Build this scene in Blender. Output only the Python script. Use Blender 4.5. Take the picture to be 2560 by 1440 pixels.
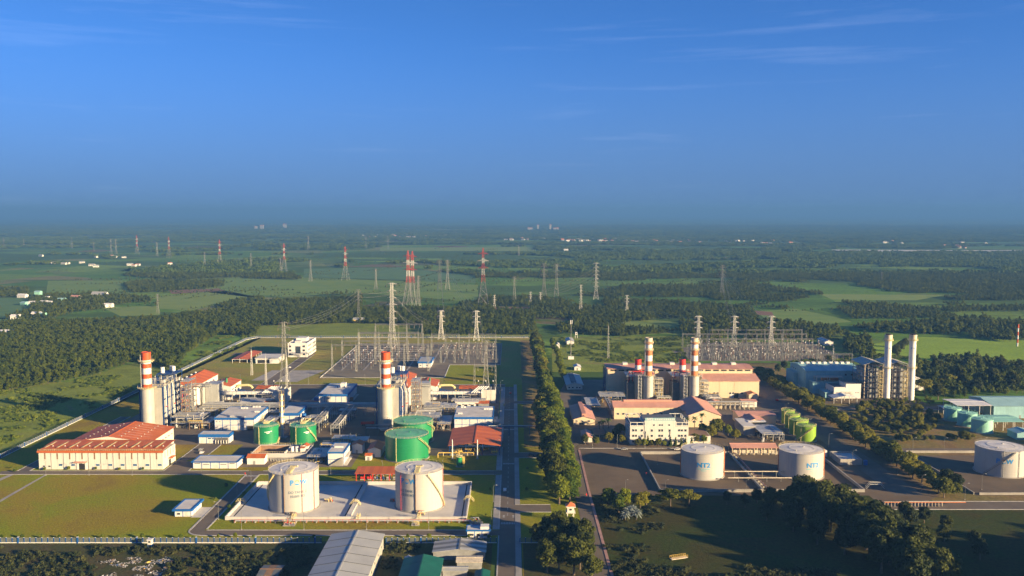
import bpy, bmesh, math, random
import numpy as np
from math import radians, sin, cos, pi, atan, sqrt
from mathutils import Vector, Matrix

for o in list(bpy.data.objects):
    bpy.data.objects.remove(o)
SC = bpy.context.scene
COL = SC.collection
rnd = random.Random(7)
nrs = np.random.RandomState(11)

# ------------------------------------------------------------------ camera
H, FPX = 152.0, 2200.0                 # camera height (m), focal length in photo pixels
PITCH = atan(190 / FPX)
cam_d = bpy.data.cameras.new('camera')
cam_d.sensor_width = 36.0
cam_d.lens = FPX / 2560 * 36.0
cam_d.clip_start = 1.0
cam_d.clip_end = 120000.0
cam = bpy.data.objects.new('camera', cam_d)
COL.objects.link(cam)
cam.location = (0, 0, H)
cam.rotation_euler = (pi / 2 - PITCH, 0, 0)
SC.camera = cam

# ------------------------------------------------------------------ sky, sun, exposure
SUN_EL, SUN_AZ = radians(13.0), radians(121.0)      # azimuth clockwise from +Y
world = bpy.data.worlds.new('World')
SC.world = world
world.use_nodes = True
wn, wl = world.node_tree.nodes, world.node_tree.links
wn.clear()
w_out = wn.new('ShaderNodeOutputWorld')
w_bg = wn.new('ShaderNodeBackground')
w_bg.inputs['Strength'].default_value = 0.068
sky = wn.new('ShaderNodeTexSky')
sky.sky_type = 'NISHITA'
sky.sun_disc = False
sky.sun_elevation = SUN_EL
sky.sun_rotation = SUN_AZ
sky.altitude = 100
sky.air_density = 1.0
sky.dust_density = 0.1
sky.ozone_density = 4.0
hsv = wn.new('ShaderNodeHueSaturation')
hsv.inputs['Saturation'].default_value = 1.16
tint = wn.new('ShaderNodeMix'); tint.data_type = 'RGBA'; tint.blend_type = 'MULTIPLY'
tint.inputs['Factor'].default_value = 1.0
tint.inputs['B'].default_value = (1.0, 0.90, 1.10, 1)
# thin cirrus streaks high up
tc = wn.new('ShaderNodeTexCoord')
mp = wn.new('ShaderNodeMapping'); mp.inputs['Scale'].default_value = (1.1, 1.1, 20.0)
mp.inputs['Rotation'].default_value = (0.03, 0.03, 0.4); mp.inputs['Location'].default_value = (3.7, 1.2, 0.6)
cn = wn.new('ShaderNodeTexNoise'); cn.inputs['Scale'].default_value = 2.3
cn.inputs['Detail'].default_value = 9.0; cn.inputs['Roughness'].default_value = 0.62; cn.inputs['Distortion'].default_value = 0.25
cr = wn.new('ShaderNodeMapRange'); cr.inputs['From Min'].default_value = 0.55; cr.inputs['From Max'].default_value = 0.80
cr.inputs['To Max'].default_value = 0.05
cm = wn.new('ShaderNodeMix'); cm.data_type = 'RGBA'
cm.inputs['B'].default_value = (9.5, 10.0, 11.0, 1)
# the haze of the plain is real air below; look the sky up a little higher so that it stays blue down to the horizon
sep = wn.new('ShaderNodeSeparateXYZ'); wl.new(tc.outputs['Generated'], sep.inputs[0])
zz = wn.new('ShaderNodeMath'); zz.operation = 'MULTIPLY_ADD'; zz.inputs[1].default_value = 1.8; zz.inputs[2].default_value = 0.13
wl.new(sep.outputs['Z'], zz.inputs[0])
cmb = wn.new('ShaderNodeCombineXYZ')
wl.new(sep.outputs['X'], cmb.inputs[0]); wl.new(sep.outputs['Y'], cmb.inputs[1]); wl.new(zz.outputs[0], cmb.inputs[2])
nrmv = wn.new('ShaderNodeVectorMath'); nrmv.operation = 'NORMALIZE'
wl.new(cmb.outputs[0], nrmv.inputs[0]); wl.new(nrmv.outputs[0], sky.inputs['Vector'])
wl.new(tc.outputs['Generated'], mp.inputs['Vector'])
wl.new(mp.outputs['Vector'], cn.inputs['Vector'])
wl.new(cn.outputs['Fac'], cr.inputs['Value'])
wl.new(sky.outputs['Color'], hsv.inputs['Color'])
wl.new(hsv.outputs['Color'], tint.inputs['A'])
# the sky sinks into dusky blue all round the horizon
dk = wn.new('ShaderNodeMapRange'); dk.interpolation_type = 'SMOOTHSTEP'
dk.inputs['From Min'].default_value = -0.01; dk.inputs['From Max'].default_value = 0.20; dk.inputs['To Min'].default_value = 0.88; dk.inputs['To Max'].default_value = 0.0
wl.new(sep.outputs['Z'], dk.inputs['Value'])
dm = wn.new('ShaderNodeMix'); dm.data_type = 'RGBA'; dm.blend_type = 'MIX'; dm.inputs['B'].default_value = (0.50, 0.95, 1.90, 1)
wl.new(dk.outputs['Result'], dm.inputs['Factor']); wl.new(tint.outputs['Result'], dm.inputs['A'])
wl.new(dm.outputs['Result'], cm.inputs['A'])
wl.new(cr.outputs['Result'], cm.inputs['Factor'])
wl.new(cm.outputs['Result'], w_bg.inputs['Color'])
wl.new(w_bg.outputs['Background'], w_out.inputs['Surface'])

sun_d = bpy.data.lights.new('sun', 'SUN')
sun_d.energy = 5.0
sun_d.angle = radians(1.0)
sun_d.color = (1.0, 0.76, 0.43)
sun = bpy.data.objects.new('sun', sun_d)
COL.objects.link(sun)
sun_vec = Vector((sin(SUN_AZ) * cos(SUN_EL), cos(SUN_AZ) * cos(SUN_EL), sin(SUN_EL)))
sun.rotation_euler = sun_vec.to_track_quat('Z', 'Y').to_euler()
sun.location = (300, -200, 400)

SC.view_settings.view_transform = 'Standard'
SC.view_settings.look = 'None'
SC.view_settings.gamma = 1.0
SC.view_settings.exposure = 1.8
SC.cycles.use_denoising = True
SC.cycles.max_bounces = 5
SC.cycles.diffuse_bounces = 2
SC.cycles.glossy_bounces = 2
SC.cycles.transmission_bounces = 2
SC.cycles.transparent_max_bounces = 6
SC.cycles.volume_bounces = 0
SC.cycles.use_light_tree = False

# ------------------------------------------------------------------ photo pixel -> place on the ground
def ray(px, py):
    dx, dy = (px - 1280) / FPX, (py - 720) / FPX
    return dx, cos(PITCH) - dy * sin(PITCH), -sin(PITCH) - dy * cos(PITCH)
def G(px, py, z=0.0):
    a, b, c = ray(px, py)
    t = (z - H) / c
    return (a * t, b * t)
def Zat(py, Y):
    a, b, c = ray(0, py)
    return H + Y / b * c
def Yat(py, z=0.0):
    return G(0, py, z)[1]
def Xat(px, py, Y):
    a, b, c = ray(px, py)
    return Y / b * a
def fbox(l, r, b, t, k):
    "front face left / right / base / top pixel and the roof's back edge -> x0, x1, y0, y1, height"
    y0 = Yat(b)
    h = Zat(t, y0)
    return Xat(l, b, y0), Xat(r, b, y0), y0, Yat(k, h), h

# ------------------------------------------------------------------ materials
MATS = {}
def mat(name, col, rough=0.7, var=0.18, scale=0.25, metal=0.0, streak=0.0, bump=0.0, bscale=2.0, col2=None, spec=0.3, detail=5.0):
    if name in MATS:
        return MATS[name]
    m = bpy.data.materials.new(name)
    m.use_nodes = True
    nt = m.node_tree; n, l = nt.nodes, nt.links
    b = n['Principled BSDF']
    b.inputs['Roughness'].default_value = rough
    b.inputs['Metallic'].default_value = metal
    b.inputs['Specular IOR Level'].default_value = spec
    geo = n.new('ShaderNodeNewGeometry')
    nz = n.new('ShaderNodeTexNoise')
    nz.inputs['Scale'].default_value = scale; nz.inputs['Detail'].default_value = detail; nz.inputs['Roughness'].default_value = 0.6
    l.new(geo.outputs['Position'], nz.inputs['Vector'])
    r = n.new('ShaderNodeMapRange')
    r.inputs['From Min'].default_value = 0.3; r.inputs['From Max'].default_value = 0.7
    l.new(nz.outputs['Fac'], r.inputs['Value'])
    mx = n.new('ShaderNodeMix'); mx.data_type = 'RGBA'
    a = [max(0, c * (1 - var)) for c in col]
    c2 = col2 if col2 else [min(1, c * (1 + var * 0.7)) for c in col]
    if col2:
        a = list(col)
    mx.inputs['A'].default_value = (*a, 1); mx.inputs['B'].default_value = (*c2, 1)
    l.new(r.outputs['Result'], mx.inputs['Factor'])
    out = mx.outputs['Result']
    if streak > 0:
        mpn = n.new('ShaderNodeMapping'); mpn.inputs['Scale'].default_value = (1.3, 1.3, 0.06)
        l.new(geo.outputs['Position'], mpn.inputs['Vector'])
        s = n.new('ShaderNodeTexNoise'); s.inputs['Scale'].default_value = 1.0; s.inputs['Detail'].default_value = 4
        l.new(mpn.outputs['Vector'], s.inputs['Vector'])
        sr = n.new('ShaderNodeMapRange'); sr.inputs['From Min'].default_value = 0.45; sr.inputs['From Max'].default_value = 0.75
        sr.inputs['To Max'].default_value = streak
        l.new(s.outputs['Fac'], sr.inputs['Value'])
        m2 = n.new('ShaderNodeMix'); m2.data_type = 'RGBA'
        m2.inputs['B'].default_value = (col[0] * 0.45, col[1] * 0.4, col[2] * 0.33, 1)
        l.new(sr.outputs['Result'], m2.inputs['Factor']); l.new(out, m2.inputs['A'])
        out = m2.outputs['Result']
    l.new(out, b.inputs['Base Color'])
    if bump > 0:
        bn = n.new('ShaderNodeTexNoise'); bn.inputs['Scale'].default_value = bscale; bn.inputs['Detail'].default_value = 4
        l.new(geo.outputs['Position'], bn.inputs['Vector'])
        bp = n.new('ShaderNodeBump'); bp.inputs['Strength'].default_value = bump; bp.inputs['Distance'].default_value = 0.5
        l.new(bn.outputs['Fac'], bp.inputs['Height']); l.new(bp.outputs['Normal'], b.inputs['Normal'])
    MATS[name] = m
    return m

def leafmat(name, c1, c2, trans=0.25, scale=0.12, rv=0.45):
    "foliage: two greens mixed by a noise in space and per tree, with some light passing through"
    m = bpy.data.materials.new(name); m.use_nodes = True
    nt = m.node_tree; n, l = nt.nodes, nt.links
    b = n['Principled BSDF']; b.inputs['Roughness'].default_value = 0.65; b.inputs['Specular IOR Level'].default_value = 0.2
    geo = n.new('ShaderNodeNewGeometry'); oi = n.new('ShaderNodeObjectInfo')
    nz = n.new('ShaderNodeTexNoise'); nz.inputs['Scale'].default_value = scale; nz.inputs['Detail'].default_value = 6; nz.inputs['Roughness'].default_value = 0.65
    l.new(geo.outputs['Position'], nz.inputs['Vector'])
    ad = n.new('ShaderNodeMath'); ad.operation = 'MULTIPLY_ADD'; ad.inputs[1].default_value = rv; ad.inputs[2].default_value = -rv / 2
    l.new(oi.outputs['Random'], ad.inputs[0])
    sm = n.new('ShaderNodeMath'); sm.operation = 'ADD'
    l.new(nz.outputs['Fac'], sm.inputs[0]); l.new(ad.outputs['Value'], sm.inputs[1])
    r = n.new('ShaderNodeMapRange'); r.inputs['From Min'].default_value = 0.25; r.inputs['From Max'].default_value = 0.75
    l.new(sm.outputs['Value'], r.inputs['Value'])
    mx = n.new('ShaderNodeMix'); mx.data_type = 'RGBA'
    mx.inputs['A'].default_value = (*c1, 1); mx.inputs['B'].default_value = (*c2, 1)
    l.new(r.outputs['Result'], mx.inputs['Factor']); l.new(mx.outputs['Result'], b.inputs['Base Color'])
    tr = n.new('ShaderNodeBsdfTranslucent'); l.new(mx.outputs['Result'], tr.inputs['Color'])
    ms = n.new('ShaderNodeMixShader'); ms.inputs['Fac'].default_value = trans
    l.new(b.outputs['BSDF'], ms.inputs[1]); l.new(tr.outputs['BSDF'], ms.inputs[2])
    l.new(ms.outputs['Shader'], n['Material Output'].inputs['Surface'])
    MATS[name] = m
    return m

mat('asphalt', (0.105, 0.083, 0.060), 0.85, 0.3, 0.08, col2=(0.150, 0.120, 0.088))
mat('yard_asphalt', (0.092, 0.066, 0.040), 0.9, 0.3, 0.05, col2=(0.145, 0.104, 0.062))
mat('gravel', (0.125, 0.105, 0.072), 0.9, 0.3, 0.06, col2=(0.19, 0.162, 0.115))
mat('concrete', (0.30, 0.28, 0.25), 0.8, 0.25, 0.12, streak=0.3)
mat('pale_concrete', (0.40, 0.38, 0.35), 0.85, 0.22, 0.09, col2=(0.53, 0.505, 0.465))
mat('kerb_concrete', (0.36, 0.345, 0.32), 0.85, 0.25, 0.4)
mat('line_paint', (0.42, 0.42, 0.40), 0.7, 0.25, 0.8)
mat('white_wall', (0.60, 0.58, 0.545), 0.6, 0.06, 0.15, streak=0.16)
mat('cream_wall', (0.55, 0.53, 0.47), 0.65, 0.08, 0.15, streak=0.2)
mat('beige_wall', (0.58, 0.465, 0.31), 0.7, 0.08, 0.1, streak=0.15)
mat('blue_trim', (0.012, 0.10, 0.33), 0.5, 0.15, 0.3)
mat('dark_blue', (0.012, 0.045, 0.16), 0.5, 0.2, 0.3)
mat('post_blue', (0.01, 0.07, 0.24), 0.5, 0.15, 0.3)
mat('flat_roof', (0.40, 0.38, 0.35), 0.85, 0.2, 0.12, col2=(0.55, 0.525, 0.49))
mat('red_roof', (0.46, 0.115, 0.022), 0.55, 0.16, 0.12, streak=0.0)
mat('red_roof_b', (0.40, 0.095, 0.020), 0.55, 0.16, 0.12)
mat('pink_roof', (0.50, 0.255, 0.185), 0.6, 0.13, 0.12)
mat('pink_roof_b', (0.44, 0.215, 0.155), 0.6, 0.13, 0.12)
mat('grey_roof', (0.36, 0.36, 0.335), 0.45, 0.12, 0.1, metal=0.1)
mat('dark_roof', (0.10, 0.11, 0.115), 0.6, 0.25, 0.2)
mat('green_roof', (0.012, 0.10, 0.065), 0.5, 0.2, 0.2)
mat('teal_wall', (0.22, 0.40, 0.42), 0.6, 0.15, 0.12, streak=0.25)
mat('teal_roof', (0.26, 0.42, 0.41), 0.55, 0.14, 0.12)
mat('pale_teal', (0.25, 0.50, 0.40), 0.55, 0.1, 0.12, streak=0.15)
mat('tank_white', (0.40, 0.385, 0.355), 0.5, 0.05, 0.1, streak=0.16)
mat('tank_top', (0.44, 0.42, 0.40), 0.65, 0.3, 0.18, col2=(0.66, 0.63, 0.58))
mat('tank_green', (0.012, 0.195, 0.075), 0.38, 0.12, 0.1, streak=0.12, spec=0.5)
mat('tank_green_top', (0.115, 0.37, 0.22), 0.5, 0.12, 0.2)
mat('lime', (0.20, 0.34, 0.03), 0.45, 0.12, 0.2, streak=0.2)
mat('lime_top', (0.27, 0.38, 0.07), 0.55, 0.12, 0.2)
mat('steel', (0.42, 0.42, 0.40), 0.5, 0.25, 0.3, metal=0.3, streak=0.25)
mat('casing', (0.40, 0.385, 0.345), 0.55, 0.12, 0.2, metal=0.15, streak=0.22)
mat('pipe_metal', (0.44, 0.43, 0.405), 0.4, 0.2, 0.4, metal=0.4)
mat('galv', (0.19, 0.19, 0.175), 0.55, 0.2, 0.5, metal=0.3)
mat('pylon_white', (0.44, 0.43, 0.39), 0.6, 0.15, 0.5)
mat('pylon_red', (0.30, 0.045, 0.035), 0.6, 0.15, 0.5)
mat('stack_red', (0.50, 0.075, 0.018), 0.55, 0.12, 0.3, streak=0.15)
mat('stack_white', (0.60, 0.585, 0.555), 0.55, 0.07, 0.3, streak=0.18)
mat('stack_rust', (0.46, 0.15, 0.055), 0.65, 0.2, 0.3, streak=0.4)
mat('stack_cream', (0.52, 0.45, 0.34), 0.65, 0.2, 0.3, streak=0.5)
mat('yellow', (0.62, 0.42, 0.10), 0.6, 0.15, 0.5)
mat('handrail', (0.60, 0.50, 0.24), 0.6, 0.15, 0.5)
mat('dark_glass', (0.035, 0.045, 0.06), 0.15, 0.3, 0.6, spec=0.5)
mat('blue_glass', (0.03, 0.10, 0.22), 0.15, 0.2, 0.6, spec=0.5)
mat('dark_void', (0.02, 0.02, 0.021), 0.9, 0.2, 0.5)
mat('grey_dark', (0.10, 0.10, 0.10), 0.7, 0.3, 0.4)
mat('grey_mid', (0.24, 0.24, 0.235), 0.6, 0.25, 0.4)
mat('red_paint', (0.55, 0.03, 0.02), 0.5, 0.15, 0.4)
mat('brown', (0.20, 0.12, 0.07), 0.8, 0.25, 0.4)
mat('trunk', (0.13, 0.095, 0.065), 0.9, 0.3, 0.8)
mat('insulator', (0.17, 0.10, 0.075), 0.35, 0.2, 1.0)
mat('logo_blue', (0.03, 0.24, 0.55), 0.5, 0.05, 0.5)
mat('logo_orange', (0.62, 0.30, 0.12), 0.5, 0.05, 0.5)
mat('text_grey', (0.13, 0.17, 0.21), 0.6, 0.1, 0.5)
mat('text_white', (0.75, 0.75, 0.72), 0.6, 0.1, 0.5)
mat('sign_teal', (0.10, 0.42, 0.48), 0.5, 0.1, 0.5)
mat('fence_panel', (0.17, 0.18, 0.185), 0.7, 0.2, 0.4)
mat('basin_brown', (0.26, 0.155, 0.095), 0.8, 0.2, 0.3)
mat('rubbish', (0.26, 0.25, 0.235), 0.8, 0.9, 0.9)
mat('tyre', (0.02, 0.02, 0.02), 0.8, 0.1, 1)
mat('pink_kerb', (0.34, 0.20, 0.17), 0.85, 0.2, 0.3)
M = MATS

# ------------------------------------------------------------------ object helpers
def empty(name, label, cat, loc=(0, 0, 0), rz=0.0, group=None):
    o = bpy.data.objects.new(name, None)
    o.empty_display_size = 1.0
    COL.objects.link(o)
    o.location = loc
    o.rotation_euler = (0, 0, rz)
    tag(o, label, cat, group)
    return o
def tag(o, label=None, cat=None, group=None, kind=None):
    if label: o['label'] = label
    if cat: o['category'] = cat
    if group: o['group'] = group
    if kind: o['kind'] = kind
    return o
def adopt(o, parent):
    if parent is not None:
        o.parent = parent
        if parent.type != 'EMPTY':
            o.matrix_parent_inverse = parent.matrix_basis.inverted()
    return o
def new_obj(name, me, parent=None):
    o = bpy.data.objects.new(name, me)
    COL.objects.link(o)
    return adopt(o, parent)

class MB:
    "collects boxes, bars, tubes and plates; build() links them as ONE mesh object"
    def __init__(s):
        s.v, s.f, s.mi, s.mats = [], [], [], []
    def m(s, mt):
        mt = M[mt] if isinstance(mt, str) else mt
        if mt not in s.mats: s.mats.append(mt)
        return s.mats.index(mt)
    def add(s, vs, fs, mt):
        k = len(s.v); i = s.m(mt)
        s.v.extend(vs)
        for f in fs:
            s.f.append(tuple(a + k for a in f)); s.mi.append(i)
        return s
    def box(s, x0, x1, y0, y1, z0, z1, mt):
        vs = [(x0, y0, z0), (x1, y0, z0), (x1, y1, z0), (x0, y1, z0), (x0, y0, z1), (x1, y0, z1), (x1, y1, z1), (x0, y1, z1)]
        return s.add(vs, [(0, 3, 2, 1), (4, 5, 6, 7), (0, 1, 5, 4), (1, 2, 6, 5), (2, 3, 7, 6), (3, 0, 4, 7)], mt)
    def poly(s, pts, mt):
        return s.add(list(pts), [tuple(range(len(pts)))], mt)
    def prism(s, pts, axis, a, b, mt):
        "polygon of (u, v) pushed along an axis: x -> (y, z), y -> (x, z), z -> (x, y)"
        def P(u, v, w):
            return {'x': (w, u, v), 'y': (u, w, v), 'z': (u, v, w)}[axis]
        n = len(pts)
        vs = [P(u, v, a) for u, v in pts] + [P(u, v, b) for u, v in pts]
        fs = [tuple(range(n)), tuple(range(2 * n - 1, n - 1, -1))] + [(i, (i + 1) % n, n + (i + 1) % n, n + i) for i in range(n)]
        return s.add(vs, fs, mt)
    def bar(s, p, q, r, mt, n=4):
        p, q = Vector(p), Vector(q)
        d = q - p
        if d.length < 1e-6: return s
        d.normalize()
        a = d.orthogonal().normalized(); b = d.cross(a)
        vs = []
        for c in (p, q):
            for i in range(n):
                t = 2 * pi * (i + .5) / n
                vs.append(tuple(c + a * (r * cos(t)) + b * (r * sin(t))))
        fs = [(i, (i + 1) % n, n + (i + 1) % n, n + i) for i in range(n)] + [tuple(range(n - 1, -1, -1)), tuple(range(n, 2 * n))]
        return s.add(vs, fs, mt)
    def path(s, pts, r, mt, n=6):
        for a, b in zip(pts[:-1], pts[1:]):
            s.bar(a, b, r, mt, n)
        return s
    def cyl(s, x, y, z0, z1, r, mt, n=24, r2=None, caps=True):
        r2 = r if r2 is None else r2
        vs = [(x + r * cos(2 * pi * i / n), y + r * sin(2 * pi * i / n), z0) for i in range(n)] + \
             [(x + r2 * cos(2 * pi * i / n), y + r2 * sin(2 * pi * i / n), z1) for i in range(n)]
        s.add(vs, [(i, (i + 1) % n, n + (i + 1) % n, n + i) for i in range(n)], mt)
        if caps: s.add(vs, [tuple(range(n - 1, -1, -1)), tuple(range(n, 2 * n))], mt)
        return s
    def ring(s, x, y, z0, z1, r0, r1, mt, n=24):
        "flat ring with thickness"
        vs = []
        for z in (z0, z1):
            for r in (r0, r1):
                vs += [(x + r * cos(2 * pi * i / n), y + r * sin(2 * pi * i / n), z) for i in range(n)]
        fs = []
        for i in range(n):
            j = (i + 1) % n
            fs += [(i, n + i, n + j, j)[::-1], (2 * n + i, 3 * n + i, 3 * n + j, 2 * n + j), (n + i, n + j, 3 * n + j, 3 * n + i), (i, j, 2 * n + j, 2 * n + i)[::-1]]
        return s.add(vs, fs, mt)
    def hcyl(s, p, q, r, mt, n=12):
        return s.bar(p, q, r, mt, n)
    def mesh(s, name, smooth=False):
        me = bpy.data.meshes.new(name)
        me.from_pydata(s.v, [], s.f)
        for mt in s.mats: me.materials.append(mt)
        me.polygons.foreach_set('material_index', s.mi)
        if smooth:
            me.polygons.foreach_set('use_smooth', [len(f) == 4 for f in s.f])
        me.update()
        return me
    def build(s, name, parent=None, smooth=False):
        return new_obj(name, s.mesh(name, smooth), parent)

UNIT = {}
def unit_box(mt):
    if mt not in UNIT:
        UNIT[mt] = MB().box(0, 1, 0, 1, 0, 1, mt).mesh('box_' + mt)
    return UNIT[mt]
def pbox(name, parent, x0, x1, y0, y1, z0, z1, mt, label=None):
    "one box-shaped part: shares its mesh with all boxes of that material"
    o = bpy.data.objects.new(name, unit_box(mt))
    COL.objects.link(o)
    o.location = (x0, y0, z0); o.scale = (max(x1 - x0, .001), max(y1 - y0, .001), max(z1 - z0, .001))
    # matrix_basis must be known before children are parented to it
    adopt(o, parent)
    if label: o['label'] = label
    return o
def dup(root, loc, rz=None, label=None, group=None, scale=None):
    "copy of a thing with its parts and sub-parts"
    r = root.copy(); COL.objects.link(r); r.location = loc
    if rz is not None: r.rotation_euler = (0, 0, rz)
    if scale is not None: r.scale = scale if hasattr(scale, '__len__') else (scale,) * 3
    if label: r['label'] = label
    if group: r['group'] = group
    for ch in KIDS(root):
        c = ch.copy(); COL.objects.link(c); c.parent = r; c.matrix_parent_inverse = ch.matrix_parent_inverse.copy()
        for g in KIDS(ch):
            d = g.copy(); COL.objects.link(d); d.parent = c; d.matrix_parent_inverse = g.matrix_parent_inverse.copy()
    return r
_kid_cache = {}
def KIDS(o):
    if o.name not in _kid_cache:
        _kid_cache[o.name] = list(o.children)
    return _kid_cache[o.name]
def struct(name, mb):
    o = mb.build(name); o['kind'] = 'structure'
    return o
def sheet(name, x0, x1, y0, y1, z, mt):
    return struct(name, MB().poly([(x0, y0, z), (x1, y0, z), (x1, y1, z), (x0, y1, z)], mt))
def psheet(name, pts, z, mt):
    a = sum(pts[i][0] * pts[(i + 1) % len(pts)][1] - pts[(i + 1) % len(pts)][0] * pts[i][1] for i in range(len(pts)))
    if a < 0: pts = pts[::-1]
    return struct(name, MB().poly([(x, y, z) for x, y in pts], mt))
# ------------------------------------------------------------------ ground sheet reaching the horizon
def ground_material():
    m = bpy.data.materials.new('ground_fields'); m.use_nodes = True
    n, l = m.node_tree.nodes, m.node_tree.links
    b = n['Principled BSDF']; b.inputs['Roughness'].default_value = 0.95; b.inputs['Specular IOR Level'].default_value = 0.1
    geo = n.new('ShaderNodeNewGeometry')
    wob = n.new('ShaderNodeTexNoise'); wob.inputs['Scale'].default_value = 0.004; wob.inputs['Detail'].default_value = 3
    l.new(geo.outputs['Position'], wob.inputs['Vector'])
    wsc = n.new('ShaderNodeVectorMath'); wsc.operation = 'SCALE'; wsc.inputs['Scale'].default_value = 90
    l.new(wob.outputs['Color'], wsc.inputs[0])
    wad = n.new('ShaderNodeVectorMath'); wad.operation = 'ADD'
    l.new(geo.outputs['Position'], wad.inputs[0]); l.new(wsc.outputs[0], wad.inputs[1])
    mp = n.new('ShaderNodeMapping'); mp.inputs['Scale'].default_value = (0.0062, 0.0050, 0.0); mp.inputs['Rotation'].default_value = (0, 0, 0.35)
    l.new(wad.outputs[0], mp.inputs['Vector'])
    vo = n.new('ShaderNodeTexVoronoi'); vo.distance = 'CHEBYCHEV'; vo.inputs['Scale'].default_value = 1.0
    l.new(mp.outputs['Vector'], vo.inputs['Vector'])
    sx = n.new('ShaderNodeSeparateColor'); l.new(vo.outputs['Color'], sx.inputs['Color'])
    ramp = n.new('ShaderNodeValToRGB'); e = ramp.color_ramp.elements
    e[0].position = 0.0; e[0].color = (0.065, 0.135, 0.012, 1)
    e[1].position = 1.0; e[1].color = (0.125, 0.195, 0.022, 1)
    for p, c in ((0.3, (0.092, 0.185, 0.016, 1)), (0.55, (0.155, 0.235, 0.028, 1)), (0.72, (0.08, 0.155, 0.015, 1)), (0.86, (0.19, 0.20, 0.06, 1)), (0.93, (0.13, 0.085, 0.045, 1)), (0.96, (0.08, 0.15, 0.03, 1))):
        k = e.new(p); k.color = c
    l.new(sx.outputs['Red'], ramp.inputs['Fac'])
    # strips inside the fields
    mp2 = n.new('ShaderNodeMapping'); mp2.inputs['Scale'].default_value = (0.004, 0.03, 0.0); mp2.inputs['Rotation'].default_value = (0, 0, 0.22)
    l.new(geo.outputs['Position'], mp2.inputs['Vector'])
    st = n.new('ShaderNodeTexNoise'); st.inputs['Scale'].default_value = 1.0; st.inputs['Detail'].default_value = 5; st.inputs['Roughness'].default_value = 0.7
    l.new(mp2.outputs['Vector'], st.inputs['Vector'])
    sr = n.new('ShaderNodeMapRange'); sr.inputs['From Min'].default_value = 0.3; sr.inputs['From Max'].default_value = 0.7; sr.inputs['To Min'].default_value = 0.72; sr.inputs['To Max'].default_value = 1.22
    l.new(st.outputs['Fac'], sr.inputs['Value'])
    fine = n.new('ShaderNodeTexNoise'); fine.inputs['Scale'].default_value = 0.11; fine.inputs['Detail'].default_value = 7; fine.inputs['Roughness'].default_value = 0.7
    l.new(geo.outputs['Position'], fine.inputs['Vector'])
    fr = n.new('ShaderNodeMapRange'); fr.inputs['From Min'].default_value = 0.3; fr.inputs['From Max'].default_value = 0.7; fr.inputs['To Min'].default_value = 0.6; fr.inputs['To Max'].default_value = 1.3
    l.new(fine.outputs['Fac'], fr.inputs['Value'])
    mu = n.new('ShaderNodeMath'); mu.operation = 'MULTIPLY'
    l.new(sr.outputs['Result'], mu.inputs[0]); l.new(fr.outputs['Result'], mu.inputs[1])
    vm = n.new('ShaderNodeVectorMath'); vm.operation = 'SCALE'
    l.new(ramp.outputs['Color'], vm.inputs[0]); l.new(mu.outputs['Value'], vm.inputs['Scale'])
    # dark scrub and woodland floor in large soft patches
    big = n.new('ShaderNodeTexNoise'); big.inputs['Scale'].default_value = 0.0022; big.inputs['Detail'].default_value = 6; big.inputs['Roughness'].default_value = 0.62
    mp3 = n.new('ShaderNodeMapping'); mp3.inputs['Scale'].default_value = (0.6, 1.0, 1.0)
    l.new(geo.outputs['Position'], mp3.inputs['Vector']); l.new(mp3.outputs['Vector'], big.inputs['Vector'])
    br = n.new('ShaderNodeMapRange'); br.inputs['From Min'].default_value = 0.48; br.inputs['From Max'].default_value = 0.53
    l.new(big.outputs['Fac'], br.inputs['Value'])
    mx = n.new('ShaderNodeMix'); mx.data_type = 'RGBA'; mx.inputs['B'].default_value = (0.055, 0.10, 0.012, 1)
    l.new(br.outputs['Result'], mx.inputs['Factor']); l.new(vm.outputs[0], mx.inputs['A'])
    l.new(mx.outputs['Result'], b.inputs['Base Color'])
    MATS['ground_fields'] = m
    return m
def turf(name, stops, s1=0.03, s2=0.9, bump=0.35):
    "rough grass: three colours by a broad noise, broken up by a fine one"
    m = bpy.data.materials.new(name); m.use_nodes = True
    n, l = m.node_tree.nodes, m.node_tree.links
    b = n['Principled BSDF']; b.inputs['Roughness'].default_value = 0.95; b.inputs['Specular IOR Level'].default_value = 0.1
    geo = n.new('ShaderNodeNewGeometry')
    a = n.new('ShaderNodeTexNoise'); a.inputs['Scale'].default_value = s1; a.inputs['Detail'].default_value = 8; a.inputs['Roughness'].default_value = 0.65; a.inputs['Distortion'].default_value = 0.6
    l.new(geo.outputs['Position'], a.inputs['Vector'])
    r = n.new('ShaderNodeValToRGB'); e = r.color_ramp.elements
    e[0].position = 0.28; e[0].color = (*stops[0], 1); e[1].position = 0.72; e[1].color = (*stops[-1], 1)
    for i, c in enumerate(stops[1:-1]):
        k = e.new(0.28 + 0.44 * (i + 1) / (len(stops) - 1)); k.color = (*c, 1)
    l.new(a.outputs['Fac'], r.inputs['Fac'])
    f = n.new('ShaderNodeTexNoise'); f.inputs['Scale'].default_value = s2; f.inputs['Detail'].default_value = 5; f.inputs['Roughness'].default_value = 0.75
    l.new(geo.outputs['Position'], f.inputs['Vector'])
    fr = n.new('ShaderNodeMapRange'); fr.inputs['From Min'].default_value = 0.3; fr.inputs['From Max'].default_value = 0.7; fr.inputs['To Min'].default_value = 0.62; fr.inputs['To Max'].default_value = 1.32
    l.new(f.outputs['Fac'], fr.inputs['Value'])
    vm = n.new('ShaderNodeVectorMath'); vm.operation = 'SCALE'
    l.new(r.outputs['Color'], vm.inputs[0]); l.new(fr.outputs['Result'], vm.inputs['Scale'])
    l.new(vm.outputs[0], b.inputs['Base Color'])
    bp = n.new('ShaderNodeBump'); bp.inputs['Strength'].default_value = bump; bp.inputs['Distance'].default_value = 0.6
    l.new(f.outputs['Fac'], bp.inputs['Height']); l.new(bp.outputs['Normal'], b.inputs['Normal'])
    MATS[name] = m
    return m
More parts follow.
